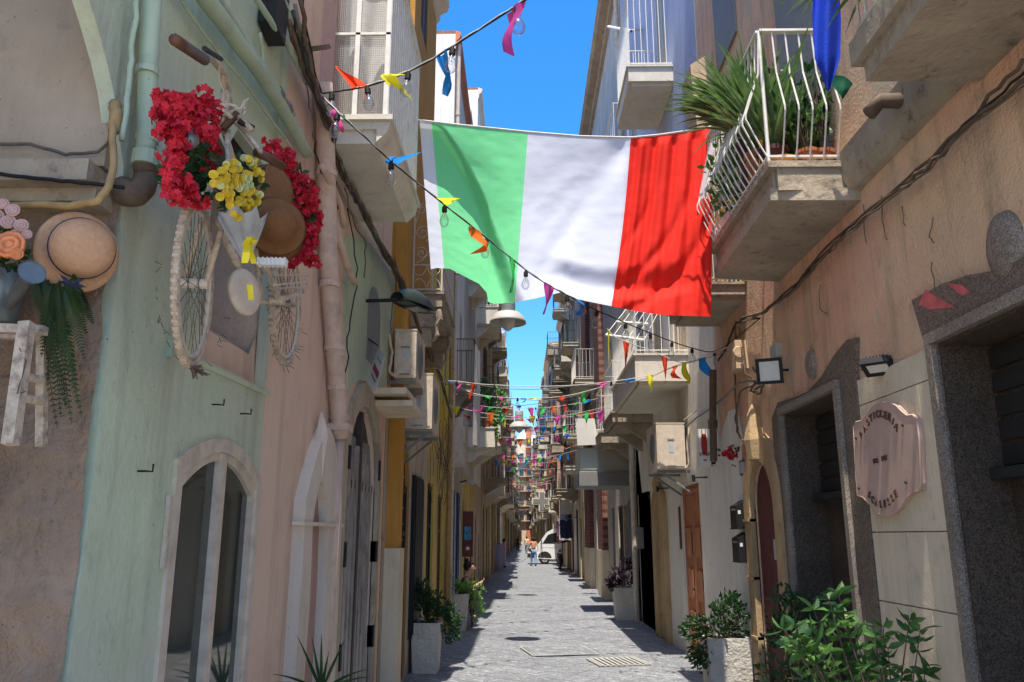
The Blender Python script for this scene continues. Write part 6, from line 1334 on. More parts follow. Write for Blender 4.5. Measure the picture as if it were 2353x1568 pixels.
# sign box ETOP
t = thing('shop_sign', 'white upright sign with a red oval and ETOP over the rust door', 'sign', R(1615, 1075)); ys_ = 10.45; a, c = PY(1602, 986, ys_), PY(1635, 1072, ys_); x0, x1, z0, z1 = a.x, c.x, c.z, a.z; q = MB(); q.box(x0, x1, ys_, ys_ + .06, z0, z1); q.build('panel', 'sign_white', t)
q = MB(); q.box(x1, RX, ys_ + .01, ys_ + .05, z1 - .06, z1 - .03); q.box(x1, RX, ys_ + .01, ys_ + .05, z0 + .03, z0 + .06); q.box(x1 + .002, x1 + .012, ys_ - .004, ys_ + .064, z0, z1); q.build('bracket', 'dark_metal', t)
xc = (x0 + x1) / 2; q = MB(); q.prism([V((xc + .038 * math.cos(i * math.pi / 14), ys_ - .006, z1 - .20 + .15 * max(-.9, min(.9, 1.2 * math.sin(i * math.pi / 14))))) for i in range(28)], (0, .004, 0)); q.build('red_oval', 'sign_red', t)
m_ = text_obj('l', 'ETOP', .056, 'black', frame((xc, ys_ - .004, z0 + .15), (1, 0, 0), None, (0, -1, 0)), None, depth=.002); m_.build('lettering', 'black', t)
q = MB(); q.box(xc - .02, xc + .02, ys_ - .004, ys_ - .001, z0 + .07, z0 + .09); q.build('mark', 'sign_red', t)
a = PX(1575, 1090, RX - .1); ac((RX, 12.0, 2.72), .95, .42, .66, 'outdoor air conditioner under the white balcony on the right', 1)
for u, v, lb in ((1640, 1097, 'black iron stub bracket beside the rust door sign'), (1550, 1122, 'black iron stub bracket above the sandstone niche')):
    q = MB(); a = R(u - 12, v); q.tube([a, a + V((-.16, 0, 0)), a + V((-.2, 0, -.03))], .012, 6); q.tube([a + V((-.2, 0, -.06)), a + V((-.2, 0, .03))], .022, 8); q.box(RX - .01, RX, a.y - .02, a.y + .02, a.z - .06, a.z + .08); q.build('iron_bracket', 'black', label=lb, category='bracket')
# hung white boards on the brick house
t = thing('sign_board', 'blank off-white board hung from the balcony at the brick pilasters', 'sign', PX(1345, 1020, 1.9)); ya = 18.9; p0, p1 = PY(1322, 962, ya), PY(1372, 1022, ya); q = MB(); q.add([p0, PY(1366, 962, ya), PY(1376, 1022, ya), PY(1327, 1024, ya), p0 + V((0, .03, 0)), PY(1366, 962, ya) + V((0, .03, 0)), PY(1376, 1022, ya) + V((0, .03, 0)), PY(1327, 1024, ya) + V((0, .03, 0))], [(0, 1, 2, 3), (7, 6, 5, 4), (0, 4, 5, 1), (1, 5, 6, 2), (2, 6, 7, 3), (3, 7, 4, 0)]); q.build('board', 'sign_white', t)
q = MB(); a = PY(1368, 962, ya); q.bar(a, (RX, ya, a.z + .1), .03, .03); q.build('bracket', 'dark_metal', t)
t = thing('box_sign', 'pale blank projecting shop box below the hung off-white board', 'sign', PX(1350, 1080, 2)); q = MB(); a, c = PY(1331, 1030, 19.1), PY(1376, 1085, 19.1); q.box(a.x, RX - .0, 19.1, 20.6, c.z, a.z); q.build('case', 'pale_grey', t); q = MB(); c2 = PY(1374, 1079, 19.1); q.box(a.x + .02, c2.x, 19.085, 19.098, c2.z, a.z - .03); q.build('face', 'awning_sage', t); q = MB(); q.box(a.x - .02, RX, 19.0, 20.7, c.z - .32, c.z - .01); q.build('shade_box', 'mid_grey', t)
# display case and letter box beyond
t = thing('display_case', 'tall narrow glazed notice case on the grey house by the purple plant', 'notice board', (RX, 18.9, 1.3)); q = MB(); q.box(RX - .12, RX, 18.72, 19.35, 1.25, 2.45); q.build('case', 'mid_grey', t); q = MB(); q.box(RX - .125, RX - .12, 18.78, 19.29, 1.31, 2.39); q.build('pane', 'window_glass', t)
letter_b = thing('letter_box', 'grey letter box on the white wall past the black grille door', 'letter box', (RX, 17.2, 1.5)); q = MB(); q.box(RX - .13, RX, 17.0, 17.25, 1.5, 1.92); q.build('body', 'mid_grey', letter_b); q = MB(); q.box(RX - .135, RX - .13, 17.04, 17.21, 1.8, 1.82); q.build('slot', 'black', letter_b)
q = MB(); q.box(RX - .03, RX, 12.95, 13.06, 1.55, 2.2); q.build('thermometer_board', 'brown_wood', label='narrow dark board on the white wall between niche and rust door', category='board')
# drying rack on the white balcony
t = thing('drying_rack', 'white airer leaning out over the right white balcony', 'rack', PX(1500, 760, 1.8)); q = MB(); A = [PY(1392, 770, 12.2), PY(1480, 782, 12.0), PY(1420, 740, 12.3), PY(1490, 745, 12.0)]
for a, c in ((A[0], A[1]), (A[2], A[3])): q.tube([a, c], .022, 7)
for k in range(6): q.tube([A[0].lerp(A[1], k / 5), A[2].lerp(A[3], k / 5) + V((.3, .3, .45))], .006, 4)
q.build('frame', 'white_paint', t)
t = thing('window_arm', 'white tubular awning arm on the lavender wall high at right', 'bracket', PX(1430, 60, 2.3)); q = MB(); q.tube([PX(1398, 62, 2.05), PX(1450, 72, 2.2), PX(1472, 68, 2.45)], .035, 8); q.build('tube', 'white_paint', t)
# ================================================================== BALCONY PLANTS
def pot(c, r, h_, mat, par): q = MB(); q.lathe([(0, 0), (r * .7, 0), (r * .95, h_ * .85), (r * 1.05, h_ * .85), (r * 1.05, h_), (r * .92, h_), (r * .9, h_ * .85), (0, h_ * .85)], c, (0, 0, 1), 20); return q.build('pot', mat, par)
def strap_plant(c, r, h_, mat, lbl, n, ln, w_, lm, dirs=None, droop=.8, cat='plant'):
    t = thing('potted_plant', lbl, cat, c); pot(c, r, h_, mat, t); q = MB(); top = V(c) + V((0, 0, h_))
    for i in range(n):
        if dirs and i % 3: d = V(dirs) + V((R_.uniform(-.5, .5), R_.uniform(-.5, .5), R_.uniform(-.2, .8)))
        else: th = R_.uniform(0, 6.28); d = V((math.cos(th), math.sin(th), R_.uniform(.8, 2.6)))
        q.strap(top + V((R_.uniform(-.03, .03), R_.uniform(-.03, .03), 0)), d, ln * R_.uniform(.6, 1.1), w_ * R_.uniform(.7, 1.2), droop=droop * R_.uniform(.6, 1.3), seg=9)
    q.build('leaves', lm, t); return t
def bush(c, r, h_, mat, lbl, blobs, n, lf, lm, name='potted_plant', stems=14, w_=.5, potm=True):
    t = thing(name, lbl, 'plant', c)
    if potm: pot(c, r, h_, mat, t)
    q = MB(); st = MB(); top = V(c) + V((0, 0, h_))
    for (bx, by, bz, br, bh) in blobs:
        bc = V(c) + V((bx, by, bz))
        for i in range(int(n * br)):
            d = V((R_.gauss(0, 1), R_.gauss(0, 1), R_.gauss(0, 1))).normalized() * (R_.random() ** .4); p = bc + V((d.x * br, d.y * br, d.z * bh))
            if mn.noise(p * 7) < -.12: continue
            dd = (p - top).normalized() + V((R_.uniform(-.7, .7), R_.uniform(-.7, .7), R_.uniform(-.6, .3))); q.leaf(p, dd, lf * R_.uniform(.6, 1.2), lf * w_)
        for i in range(stems // len(blobs) + 1): st.tube(dense([top, bc + V((R_.uniform(-.5, .5) * br, R_.uniform(-.5, .5) * br, R_.uniform(-.4, .7) * bh))], 3), .004, 4)
    q.build('leaves', lm, t); st.build('stems', 'rust_pipe', t); return t
zf_ = zf
strap_plant((XO + .16, 6.5, zf_), .14, .62, 'dark_pot', 'strap leaved plant arching out over the flag balcony railing', 120, .95, .055, 'leaf_strap', dirs=(-1.3, -.15, 1.6), droop=1.0)
strap_plant((XO + .14, 5.95, zf_), .12, .26, 'dark_pot', 'upright strap leaved plant in a dark pot at the balcony front', 44, .95, .065, 'leaf_strap', droop=.5)
bush((XO + .38, 5.86, zf_), .09, .2, 'terracotta', 'small leafy plant in a terracotta pot at the balcony front', [(0, 0, .42, .16, .22)], 900, .06, 'leaf_mid')
bush((XO + .52, 5.92, zf_), .10, .22, 'terracotta', 'dark broad leaved plant in a terracotta pot against the salmon wall', [(0, 0, .62, .16, .45)], 900, .10, 'leaf_dark')
bush((XO + .30, 6.3, zf_), .11, .2, 'orange_plastic', 'tall leafy plant in an orange pot in the middle of the flag balcony', [(0, 0, .55, .2, .4)], 700, .09, 'leaf_mid')
strap_plant((XO + .46, 6.2, zf_), .1, .24, 'dark_pot', 'thin strap leaved plant behind the terracotta pots', 46, .95, .055, 'leaf_strap', droop=.5)
strap_plant((XO + .15, 6.3, zf_), .13, .4, 'terracotta', 'broad strap leaved plant midway along the flag balcony railing', 60, .9, .07, 'leaf_strap', dirs=(-.6, -.5, 1.6), droop=.8)
bush((XO + .2, 7.0, zf_), .12, .3, 'dark_pot', 'leafy plant spilling through the far bars of the flag balcony', [(-.1, 0, .6, .25, .3), (-.15, -.2, .3, .2, .25)], 900, .09, 'leaf_mid')
bush((XO + .5, 6.7, zf_), .12, .3, 'dark_pot', 'tall dark plant against the wall of the flag balcony', [(0, 0, .9, .2, .6)], 900, .12, 'leaf_dark')
q = MB(); a = PX(1790, 383, XO + .1); q.lathe([(0, 0), (.10, 0), (.13, .07), (.12, .07), (0, .06)], (XO + .13, 5.76, zf_), (0, 0, 1), 20); q.build('saucer', 'orange_plastic', label='orange saucer at the near corner of the flag balcony', category='saucer')
t = thing('storage_crate', 'pale crate with a yellow lid behind the flag balcony railing', 'crate', (XO + .25, 7.1, zf_)); q = MB(); q.box(XO + .02, XO + .20, 6.9, 7.4, zf_, zf_ + .22); q.build('body', 'white_paint', t); q = MB(); q.box(XO + .01, XO + .21, 6.88, 7.42, zf_ + .22, zf_ + .25); q.build('lid', 'ribbon_yellow', t)
q = MB(); q.tube([(XO + .04, 6.0, zf_), (XO + .06, 5.85, zf_ + .75)], .016, 7); q.build('cane', 'orange_plastic', label='orange stake leaning in the corner of the flag balcony', category='stake')
strap_plant((2.05, 3.55, zn + .27), .14, .25, 'dark_pot', 'strap leaved plant on the nearest stone balcony at top right', 60, .9, .05, 'leaf_strap', dirs=(-.6, .9, .6), droop=.8)
bush((2.3, 3.7, zn + .27), .13, .22, 'dark_pot', 'dark bushy plant on the nearest stone balcony', [(-.1, 0, .6, .25, .4)], 500, .09, 'leaf_dark')
g_ = thing('green_cloth', 'dark green cloth hanging beside the blue towel', 'cloth', PY(1925, 200, 5.4)); o_ = pennant(g_, PY(1905, 165, 5.3), PY(1962, 190, 5.3), (-.02, 0, -.20), 'green', .4, 90); o_.data.materials[0] = MATS['cloth_dark_green']
pennant(thing('orange_cloth', 'scrap of orange cloth caught on the near balcony rail', 'cloth', PY(1970, 110, 3.9)), PY(1972, 112, 3.9), PY(2003, 78, 3.9), (-.0, 0, -.07), 'orange', .4, 91)
# ================================================================== STREET PLANTERS
def planter(x0, x1, y0, y1, h_, lbl, taper=.03):
    t = thing('planter', lbl, 'planter', ((x0 + x1) / 2, (y0 + y1) / 2, 0)); q = MB(); k = taper; vs = []
    for z_, e_ in ((.012, k), (h_, 0)): vs += [(x0 + e_, y0 + e_, z_), (x1 - e_, y0 + e_, z_), (x1 - e_, y1 - e_, z_), (x0 + e_, y1 - e_, z_)]
    q.add(vs, [(0, 3, 2, 1), (0, 1, 5, 4), (1, 2, 6, 5), (2, 3, 7, 6), (3, 0, 4, 7)]); w_ = .035
    q.box(x0, x1, y0, y0 + w_, h_, h_ + .02); q.box(x0, x1, y1 - w_, y1, h_, h_ + .02); q.box(x0, x0 + w_, y0 + w_, y1 - w_, h_, h_ + .02); q.box(x1 - w_, x1, y0 + w_, y1 - w_, h_, h_ + .02); q.build('body', 'planter', t)
    q = MB(); q.box(x0 + w_, x1 - w_, y0 + w_, y1 - w_, h_ - .03, h_ + .002); q.build('soil', 'rust_pipe', t); return t
planter(-1.46, -1.08, 11.1, 11.5, .62, 'square pale stone planter in front of the black shutter')
bush((-1.27, 11.3, .60), .1, .02, 'terracotta', 'dark trailing shrub in the square pale planter', [(0, 0, .25, .24, .25), (.16, -.05, .12, .2, .22), (.3, .1, .0, .16, .25), (-.1, .1, .42, .14, .18)], 2600, .06, 'leaf_dark', name='shrub', potm=False)
planter(-1.30, -1.02, 15.9, 16.2, .66, 'slim pale stone planter beside the seated woman', .05)
t = strap_plant((-1.16, 16.05, .62), .05, .06, 'dark_pot', 'bright green strap leaved plant in the slim pale planter', 70, .42, .035, 'leaf_bright', droop=.9)
bush((-1.0, 16.1, .62), .1, .0, 'terracotta', 'bright trailing greenery spilling from the slim pale planter', [(.06, 0, .1, .22, .22), (.12, .1, -.2, .15, .28)], 2400, .05, 'leaf_bright', name='shrub', potm=False)
planter(1.96, 2.38, 17.9, 18.4, .66, 'pale stone planter with a purple plant at the grey house')
bush((2.15, 18.1, .62), .1, .0, 'terracotta', 'purple leaved plant in the pale planter at the grey house', [(0, 0, .25, .26, .25), (-.18, 0, .12, .2, .12), (.1, 0, .45, .15, .2)], 1500, .11, 'leaf_purple', name='shrub', potm=False, w_=.35)
planter(1.98, 2.46, 9.15, 9.6, .66, 'square pale planter against the whitewashed wall')
bush((2.2, 9.35, .64), .1, .0, 'terracotta', 'dark trailing shrub in the planter by the whitewashed wall', [(.12, .05, .20, .24, .2), (-.22, -.05, .12, .26, .14), (-.28, -.1, -.12, .14, .2), (.05, 0, .36, .18, .16)], 1800, .06, 'leaf_dark', name='shrub', potm=False)
bush((2.28, 7.3, .0), .2, .4, 'dark_pot', 'dense dark green bush beside the doorway in the sandstone arch', [(0, 0, .7, .3, .4), (.05, .1, 1.05, .22, .3), (-.02, -.1, .45, .28, .25)], 1900, .06, 'leaf_dark')
# large glossy shrub at the lower right, partly in the sun
t = thing('potted_plant', 'large glossy leaved shrub in front of the plaque pilaster', 'plant', (1.95, 4.7, 0)); pot((1.98, 4.75, 0), .24, .45, 'terracotta', t); q = MB(); st = MB(); root = V((1.98, 4.75, .45))
tips = [(1905, 1378, 4.45), (1925, 1362, 4.5), (1935, 1410, 4.5), (1870, 1402, 4.4), (1800, 1447, 4.2), (1826, 1440, 4.25), (1858, 1448, 4.3), (1890, 1462, 4.4), (1835, 1478, 4.3), (1930, 1470, 4.6), (1960, 1440, 4.6), (2050, 1418, 4.8), (2090, 1425, 4.8), (2115, 1448, 4.8), (2030, 1440, 4.8), (2070, 1460, 4.75), (2010, 1465, 4.7), (1985, 1492, 4.7), (2040, 1490, 4.75), (2085, 1500, 4.8), (1905, 1498, 4.5), (1950, 1508, 4.6), (1875, 1520, 4.4), (1930, 1530, 4.6), (1980, 1535, 4.7), (2030, 1530, 4.7), (2075, 1545, 4.8), (2115, 1556, 4.8), (1900, 1556, 4.5), (1850, 1555, 4.4), (1960, 1565, 4.6), (2010, 1570, 4.7), (2130, 1530, 4.85), (2060, 1580, 4.8), (2120, 1590, 4.8), (1940, 1600, 4.6), (1990, 1610, 4.7), (1880, 1590, 4.5), (1840, 1600, 4.5), (2050, 1620, 4.8)]
for (u, v, y) in [p_ for i_, p_ in enumerate(tips) if i_ % 4 != 3 or i_ < 6]:
    p = PY(u, v, y); mid = root.lerp(p, .55) + V((R_.uniform(-.04, .04), R_.uniform(-.04, .04), -.05)); br = [root * (1 - s_) ** 2 + mid * 2 * s_ * (1 - s_) + p * s_ * s_ for s_ in [i / 8 for i in range(9)]]; st.tube(br, [.009 - .0008 * i for i in range(9)], 5)
    d0 = (br[-1] - br[-3]).normalized()
    for k in range(12):
        s_ = 1 - (k // 4) * .11; b0 = br[-1].lerp(br[-2], (1 - s_) * 8 / 1.6) if s_ < 1 else br[-1]; th = k * 2.4; sd_ = d0.orthogonal().normalized(); up_ = d0.cross(sd_); d = d0 * R_.uniform(.2, .9) + (sd_ * math.cos(th) + up_ * math.sin(th)) + V((0, 0, -.15)); q.leaf(b0, d, R_.uniform(.06, .12), R_.uniform(.03, .05), up=None, bend=.15)
q.build('leaves', 'leaf_glossy', t); st.build('stems', 'rust_pipe', t)
# drains and covers set in the paving
def gpoly(pts, z_, name, mats, label, cat): q = MB(); q.prism([PZ(u, v, z_) for u, v in pts], (0, 0, -.01)); return q
for i, (x, y, w_, d_) in enumerate(((.55, 13.3, .5, .5), (1.35, 12.2, .36, .36))):
    t = thing('drain_cover', ('square paved inspection cover in the middle of the street', 'square slotted drain cover in the street towards the right')[i], 'drain cover', (x, y, .02)); q = MB(); z_ = .024; 
    for a_ in range(4): e_ = V((math.cos(a_ * math.pi / 2 + .2), math.sin(a_ * math.pi / 2 + .2), 0)); f_ = V((-e_.y, e_.x, 0)); q.obox(V((x, y, z_)) + e_ * w_, f_ * w_, e_ * .012, V((0, 0, .003)))
    q.build('rim', 'pale_grey', t); q = MB()
    if i: 
        for k in range(9): e_ = V((math.cos(.2), math.sin(.2), 0)); f_ = V((-e_.y, e_.x, 0)); q.obox(V((x, y, z_)) + e_ * (k - 4) * .078, f_ * w_ * .92, e_ * .020, V((0, 0, .003)))
        q.build('grate', 'pale_grey', t)
    else: q.obox((x, y, .021), V((math.cos(.2), math.sin(.2), 0)) * w_ * .94, V((-math.sin(.2), math.cos(.2), 0)) * w_ * .94, (0, 0, .003)); q.build('plate', 'paving', t)
# ================================================================== PEOPLE
def skinmesh(name, verts, edges, mat, par, sub=2, smooth=True):
    me = bpy.data.meshes.new(name); me.from_pydata([v[0] for v in verts], edges, []); me.materials.append(MATS[mat]); o = bpy.data.objects.new(name, me); COL.objects.link(o)
    md = o.modifiers.new('skin', 'SKIN'); md.use_smooth_shade = True
    for i, v in enumerate(verts):
        r = v[1]; r = r if isinstance(r, tuple) else (r, r); sv_ = me.skin_vertices[0].data[i]; sv_.radius = r; sv_.use_root = (i == 0)
    s_ = o.modifiers.new('sub', 'SUBSURF'); s_.levels = sub; s_.render_levels = sub
    dg = bpy.context.evaluated_depsgraph_get(); m2 = bpy.data.meshes.new_from_object(o.evaluated_get(dg)); bpy.data.objects.remove(o)
    m2.name = name; o2 = bpy.data.objects.new(name, m2); COL.objects.link(o2)
    for p in m2.polygons: p.use_smooth = True
    if not m2.materials: m2.materials.append(MATS[mat])
    o2.parent = par; o2.matrix_parent_inverse = world(par).inverted() if par else Matrix.Identity(4); return o2
def figure(lbl, loc, face, shirt, trouser, H=1.68, stride=.25, arms=((.1, .0), (-.1, .0)), hair='hair', group=None, skirt=False):
    """standing or walking figure; face = heading angle (0 = away from viewer)"""
    t = thing('person', lbl, 'person', loc, group); L0 = V(loc); k = H / 1.70; ca, sa = math.cos(face), math.sin(face)
    def W(x, y, z): return L0 + V((x * ca - y * sa, x * sa + y * ca, z)) * 1.0
    W_ = lambda x, y, z: W(x * k, y * k, z * k)
    s = stride
    J = dict(pel=W_(0, 0, .93), ch=W_(0, -.01, 1.18), sh=W_(0, 0, 1.40), nk=W_(0, .01, 1.47), hd=W_(0, .02, 1.56), tp=W_(0, .02, 1.65),
             lh=W_(-.09, 0, .88), lk=W_(-.1, s * .55, .50), la=W_(-.1, s * .8, .09), lt=W_(-.1, s * .8 + .15, .03), rh=W_(.09, 0, .88), rk=W_(.1, -s * .35, .48), ra=W_(.1, -s * 1.0, .11), rt=W_(.1, -s * 1.0 + .14, .03),
             ls=W_(-.18, 0, 1.38), le=W_(-.25, arms[0][0], 1.12), lw=W_(-.25, arms[0][0] * 2 + .08, .90 + arms[0][1]), rs=W_(.18, 0, 1.38), re=W_(.25, arms[1][0], 1.12), rw=W_(.25, arms[1][0] * 2 + .08, .90 + arms[1][1]))
    n = ['pel', 'ch', 'sh', 'nk', 'hd', 'tp', 'lh', 'lk', 'la', 'lt', 'rh', 'rk', 'ra', 'rt', 'ls', 'le', 'lw', 'rs', 're', 'rw']; rad = [.12, .11, .08, .05, .085, .06, .08, .055, .038, .03, .08, .055, .038, .03, .05, .038, .03, .05, .038, .03]
    e = [(0, 1), (1, 2), (2, 3), (3, 4), (4, 5), (0, 6), (6, 7), (7, 8), (8, 9), (0, 10), (10, 11), (11, 12), (12, 13), (2, 14), (14, 15), (15, 16), (2, 17), (17, 18), (18, 19)]
    skinmesh('body', [(J[a], r * k) for a, r in zip(n, rad)], e, 'skin', t)
    skinmesh('shirt', [(J['pel'], .15 * k), (J['ch'], (.155 * k, .12 * k)), (J['sh'], (.11 * k, .10 * k)), (J['ls'], .066 * k), (J['ls'].lerp(J['le'], .8), .055 * k), (J['rs'], .066 * k), (J['rs'].lerp(J['re'], .8), .055 * k)], [(0, 1), (1, 2), (2, 3), (3, 4), (2, 5), (5, 6)], shirt, t)
    if skirt: q = MB(); q.lathe([(.13 * k, .98 * k), (.2 * k, .7 * k), (.26 * k, .42 * k), (.24 * k, .42 * k)], L0, (0, 0, 1), 20); q.build('skirt', trouser, t, smooth=True)
    else: skinmesh('trousers', [(J['pel'], .145 * k), (J['lh'], .105 * k), (J['lk'], .075 * k), (J['la'], .06 * k), (J['rh'], .105 * k), (J['rk'], .075 * k), (J['ra'], .06 * k)], [(0, 1), (1, 2), (2, 3), (0, 4), (4, 5), (5, 6)], trouser, t)
    q = MB(); bk = V((sa, -ca, 0)); q.ball(J['hd'] + bk * .02 * k + V((0, 0, .03 * k)), .105 * k, 14, 10, sc_=(.92, 1, 1.08)); q.build('hair', hair, t, smooth=True)
    for sh_, a, c in (('shoe', 'la', 'lt'), ('shoe', 'ra', 'rt')): q = MB(); q.tube([J[a] - V((0, 0, .04 * k)), J[c] + V((0, 0, .015))], [.05 * k, .038 * k], 10); q.build(sh_, 'black', t, smooth=True)
    return t, J
wk = PZ(1226, 1301, 0); t, J = figure('person in orange shirt and blue jeans walking past the white van', (wk.x, 50.0, .01), .25, 'orange_shirt', 'jeans', H=1.66, stride=.18)
figure('person in white walking far down the left side of the street', (-1.9 + .35, 66.0, .01), .1, 'sign_white', 'pale_grey', H=1.72)
figure('person in pink top standing at the clothes rail on the left', (-1.05, 47.5, .01), -1.2, 'pink_cloth', 'lilac_cloth', H=1.6, stride=.05)
figure('distant person in a cream top beyond the white van', (.45, 84, .01), 3.0, 'cream', 'mid_grey', H=1.7)
figure('distant person in dark clothes at the end of the street', (-.55, 100, .01), 3.1, 'dark_metal', 'dark_metal', H=1.7)
# seated woman behind the slim planter
t = thing('person', 'woman with dark hair in a bun seated low, looking at her phone', 'person', (-1.2, 16.95, 0)); s_ = -1.24; y_ = 17.05
Jp = [((s_, y_, .42), .15), ((s_ + .03, y_, .62), .12), ((s_ + .06, y_ - .01, .80), .085), ((s_ + .08, y_ - .01, .88), .048), ((s_ + .11, y_ - .01, .97), .082), ((s_ + .11, y_ - .01, 1.05), .06),
      ((s_ + .04, y_ - .09, .42), .10), ((s_ + .26, y_ - .10, .46), .065), ((s_ + .16, y_ - .10, .10), .04), ((s_ + .26, y_ - .10, .05), .03), ((s_ + .04, y_ + .09, .42), .10), ((s_ + .26, y_ + .10, .46), .065), ((s_ + .16, y_ + .10, .10), .04), ((s_ + .26, y_ + .10, .05), .03),
      ((s_ + .06, y_ - .16, .78), .05), ((s_ + .14, y_ - .2, .60), .038), ((s_ + .34, y_ - .12, .70), .028), ((s_ + .39, y_ - .11, .745), .026), ((s_ + .06, y_ + .16, .78), .05), ((s_ + .14, y_ + .18, .60), .038), ((s_ + .34, y_ + .04, .66), .028)]
skinmesh('body', [(V(a), r) for a, r in Jp], [(0, 1), (1, 2), (2, 3), (3, 4), (4, 5), (0, 6), (6, 7), (7, 8), (8, 9), (0, 10), (10, 11), (11, 12), (12, 13), (2, 14), (14, 15), (15, 16), (16, 17), (2, 18), (18, 19), (19, 20)], 'skin', t)
skinmesh('top', [(V(Jp[0][0]), .17), (V(Jp[1][0]), .15), (V(Jp[2][0]), .105), (V(Jp[14][0]), .06), (V(Jp[18][0]), .06)], [(0, 1), (1, 2), (2, 3), (2, 4)], 'olive_top', t)
skinmesh('trousers', [(V(Jp[0][0]), .165), (V(Jp[6][0]), .115), (V(Jp[7][0]), .08), (V(Jp[8][0]), .06), (V(Jp[10][0]), .115), (V(Jp[11][0]), .08), (V(Jp[12][0]), .06)], [(0, 1), (1, 2), (2, 3), (0, 4), (4, 5), (5, 6)], 'dark_metal', t)
hc = V((s_ + .11, y_ - .01, .995)); q = MB(); q.ball(hc + V((.012, 0, .0)), .082, 16, 12, sc_=(1.08, .9, 1.22)); q.ball(hc + V((.105, 0, -.02)), .018, 8, 6, sc_=(1, .7, 1)); q.ball(hc + V((.0, -.075, -.01)), .02, 8, 6, sc_=(.8, .4, 1.2)); 
q.ball(hc + V((.09, 0, -.055)), .016, 8, 6, sc_=(.8, 1.4, .5)); q.build('face', 'skin', t, smooth=True)
q = MB(); q.ball(hc + V((-.03, 0, .03)), .098, 16, 12, sc_=(1.05, .95, 1.05)); q.ball(hc + V((-.06, 0, .14)), .045, 12, 9); q.ball(hc + V((.03, 0, .075)), .06, 12, 8, sc_=(1.1, 1.1, .6)); q.build('hair', 'hair', t, smooth=True)
for yy in (-.035, .035): q = MB(); q.ball(hc + V((.088, yy, .005)), .010, 8, 6); q.build('eye', 'black', t, smooth=True)
hb = V(Jp[17][0]); q = MB(); q.obox(hb + V((.02, 0, .03)), (0, .036, 0), (.03, 0, .055), (-.004, 0, .002)); q.build('phone', 'black', t)
q = MB()
for k in range(4): q.tube([hb + V((-.005, -.028 + k * .018, .0)), hb + V((.02, -.03 + k * .018, .012)), hb + V((.022, -.03 + k * .018, .035))], [.009, .008, .006], 6)
q.tube([hb + V((-.01, .03, 0)), hb + V((.012, .04, .03)), hb + V((.01, .036, .05))], [.01, .009, .007], 6); q.build('fingers', 'skin', t, smooth=True)
t.location += V((.07, -.25, .14))
s_ += .07; y_ -= .25; q = MB(); q.box(s_ - .2, s_ + .2, y_ - .2, y_ + .2, .37, .41)
for dx in (-.17, .17):
    for dy in (-.17, .17): q.tube([(s_ + dx, y_ + dy, .012), (s_ + dx, y_ + dy, .37)], .015, 6)
q.build('stool', 'brown_wood', label='low brown stool under the seated woman', category='stool')
# ================================================================== VAN
t = thing('van', 'white delivery van nosing out of the side lane', 'van', (1.2, 53.9, 0)); VX, VY0, VY1 = .42, 52.9, 54.8
prof = [(0, .42), (-.06, .62), (.0, .95), (.28, 1.12), (.62, 1.22), (1.18, 1.95), (1.55, 2.15), (2.2, 2.22), (5.1, 2.2), (5.15, .42), (4.4, .40), (1.5, .36)]
P = [V((VX + a, VY0, z_)) for a, z_ in prof]
q = MB(); q.prism(P, (0, VY1 - VY0, 0)); bd = q.build('body', 'white_car', t)
bd.modifiers.new('bevel', 'BEVEL').width = .05; bd.modifiers['bevel'].segments = 3
q = MB(); q.prism([V((VX + a, VY0 - .006, z_)) for a, z_ in ((.86, 1.27), (1.22, 1.82), (1.5, 1.92), (1.95, 1.95), (1.95, 1.27))], (0, .004, 0)); q.build('side_window', 'car_glass', t)
q = MB(); q.add([(VX + .66, VY0 + .12, 1.29), (VX + 1.15, VY0 + .16, 1.93), (VX + 1.15, VY1 - .16, 1.93), (VX + .66, VY1 - .12, 1.29)], [(0, 1, 2, 3)]); [setattr(v, 'x', v.x - .02) for v in q.v]; q.build('windscreen', 'car_glass', t)
q = MB(); q.box(VX - .09, VX + .5, VY0 - .03, VY1 + .03, .40, .68); q.build('bumper', 'dark_metal', t)
q = MB(); q.box(VX - .02, VX + .18, VY0 - .012, VY0 + .22, .80, .98); q.build('headlight', 'car_glass', t)
q = MB(); q.box(VX + .72, VX + .745, VY0 - .008, VY0, .45, 1.35); q.box(VX + 2.0, VX + 2.02, VY0 - .008, VY0, .45, 1.9); q.box(VX + .72, VX + 2.0, VY0 - .007, VY0, 1.02, 1.03); q.build('door_seam', 'mid_grey', t)
for wx in (1.0, 4.2):
    for yy, s2 in ((VY0 + .02, -1), (VY1 - .02, 1)):
        q = MB(); q.lathe([(.2, .11), (.30, .115), (.34, .09), (.345, 0), (.34, -.09), (.2, -.1)], (VX + wx, yy - s2 * .1, .345), (0, s2, 0), 30); wh = q.build('wheel', 'rubber', t, smooth=True)
        q = MB(); q.lathe([(0, .13), (.06, .13), (.07, .10), (.18, .09), (.21, .115), (.21, .05)], (VX + wx, yy - s2 * .1, .345), (0, s2, 0), 24); q.build('rim', 'pale_grey', wh, smooth=True)
q = MB(); c_ = V((VX + 1.0, VY0 - .004, .38)); q.prism([V((c_.x + .44 * math.cos(math.pi * i / 16), c_.y, c_.z + .42 * math.sin(math.pi * i / 16))) for i in range(17)], (0, .003, 0)); q.build('wheel_arch', 'dark_metal', t)
q = MB(); q.obox((VX + .80, VY0 - .14, 1.36), (.03, 0, 0), (0, .09, 0), (0, 0, .14)); q.build('mirror', 'dark_metal', t)
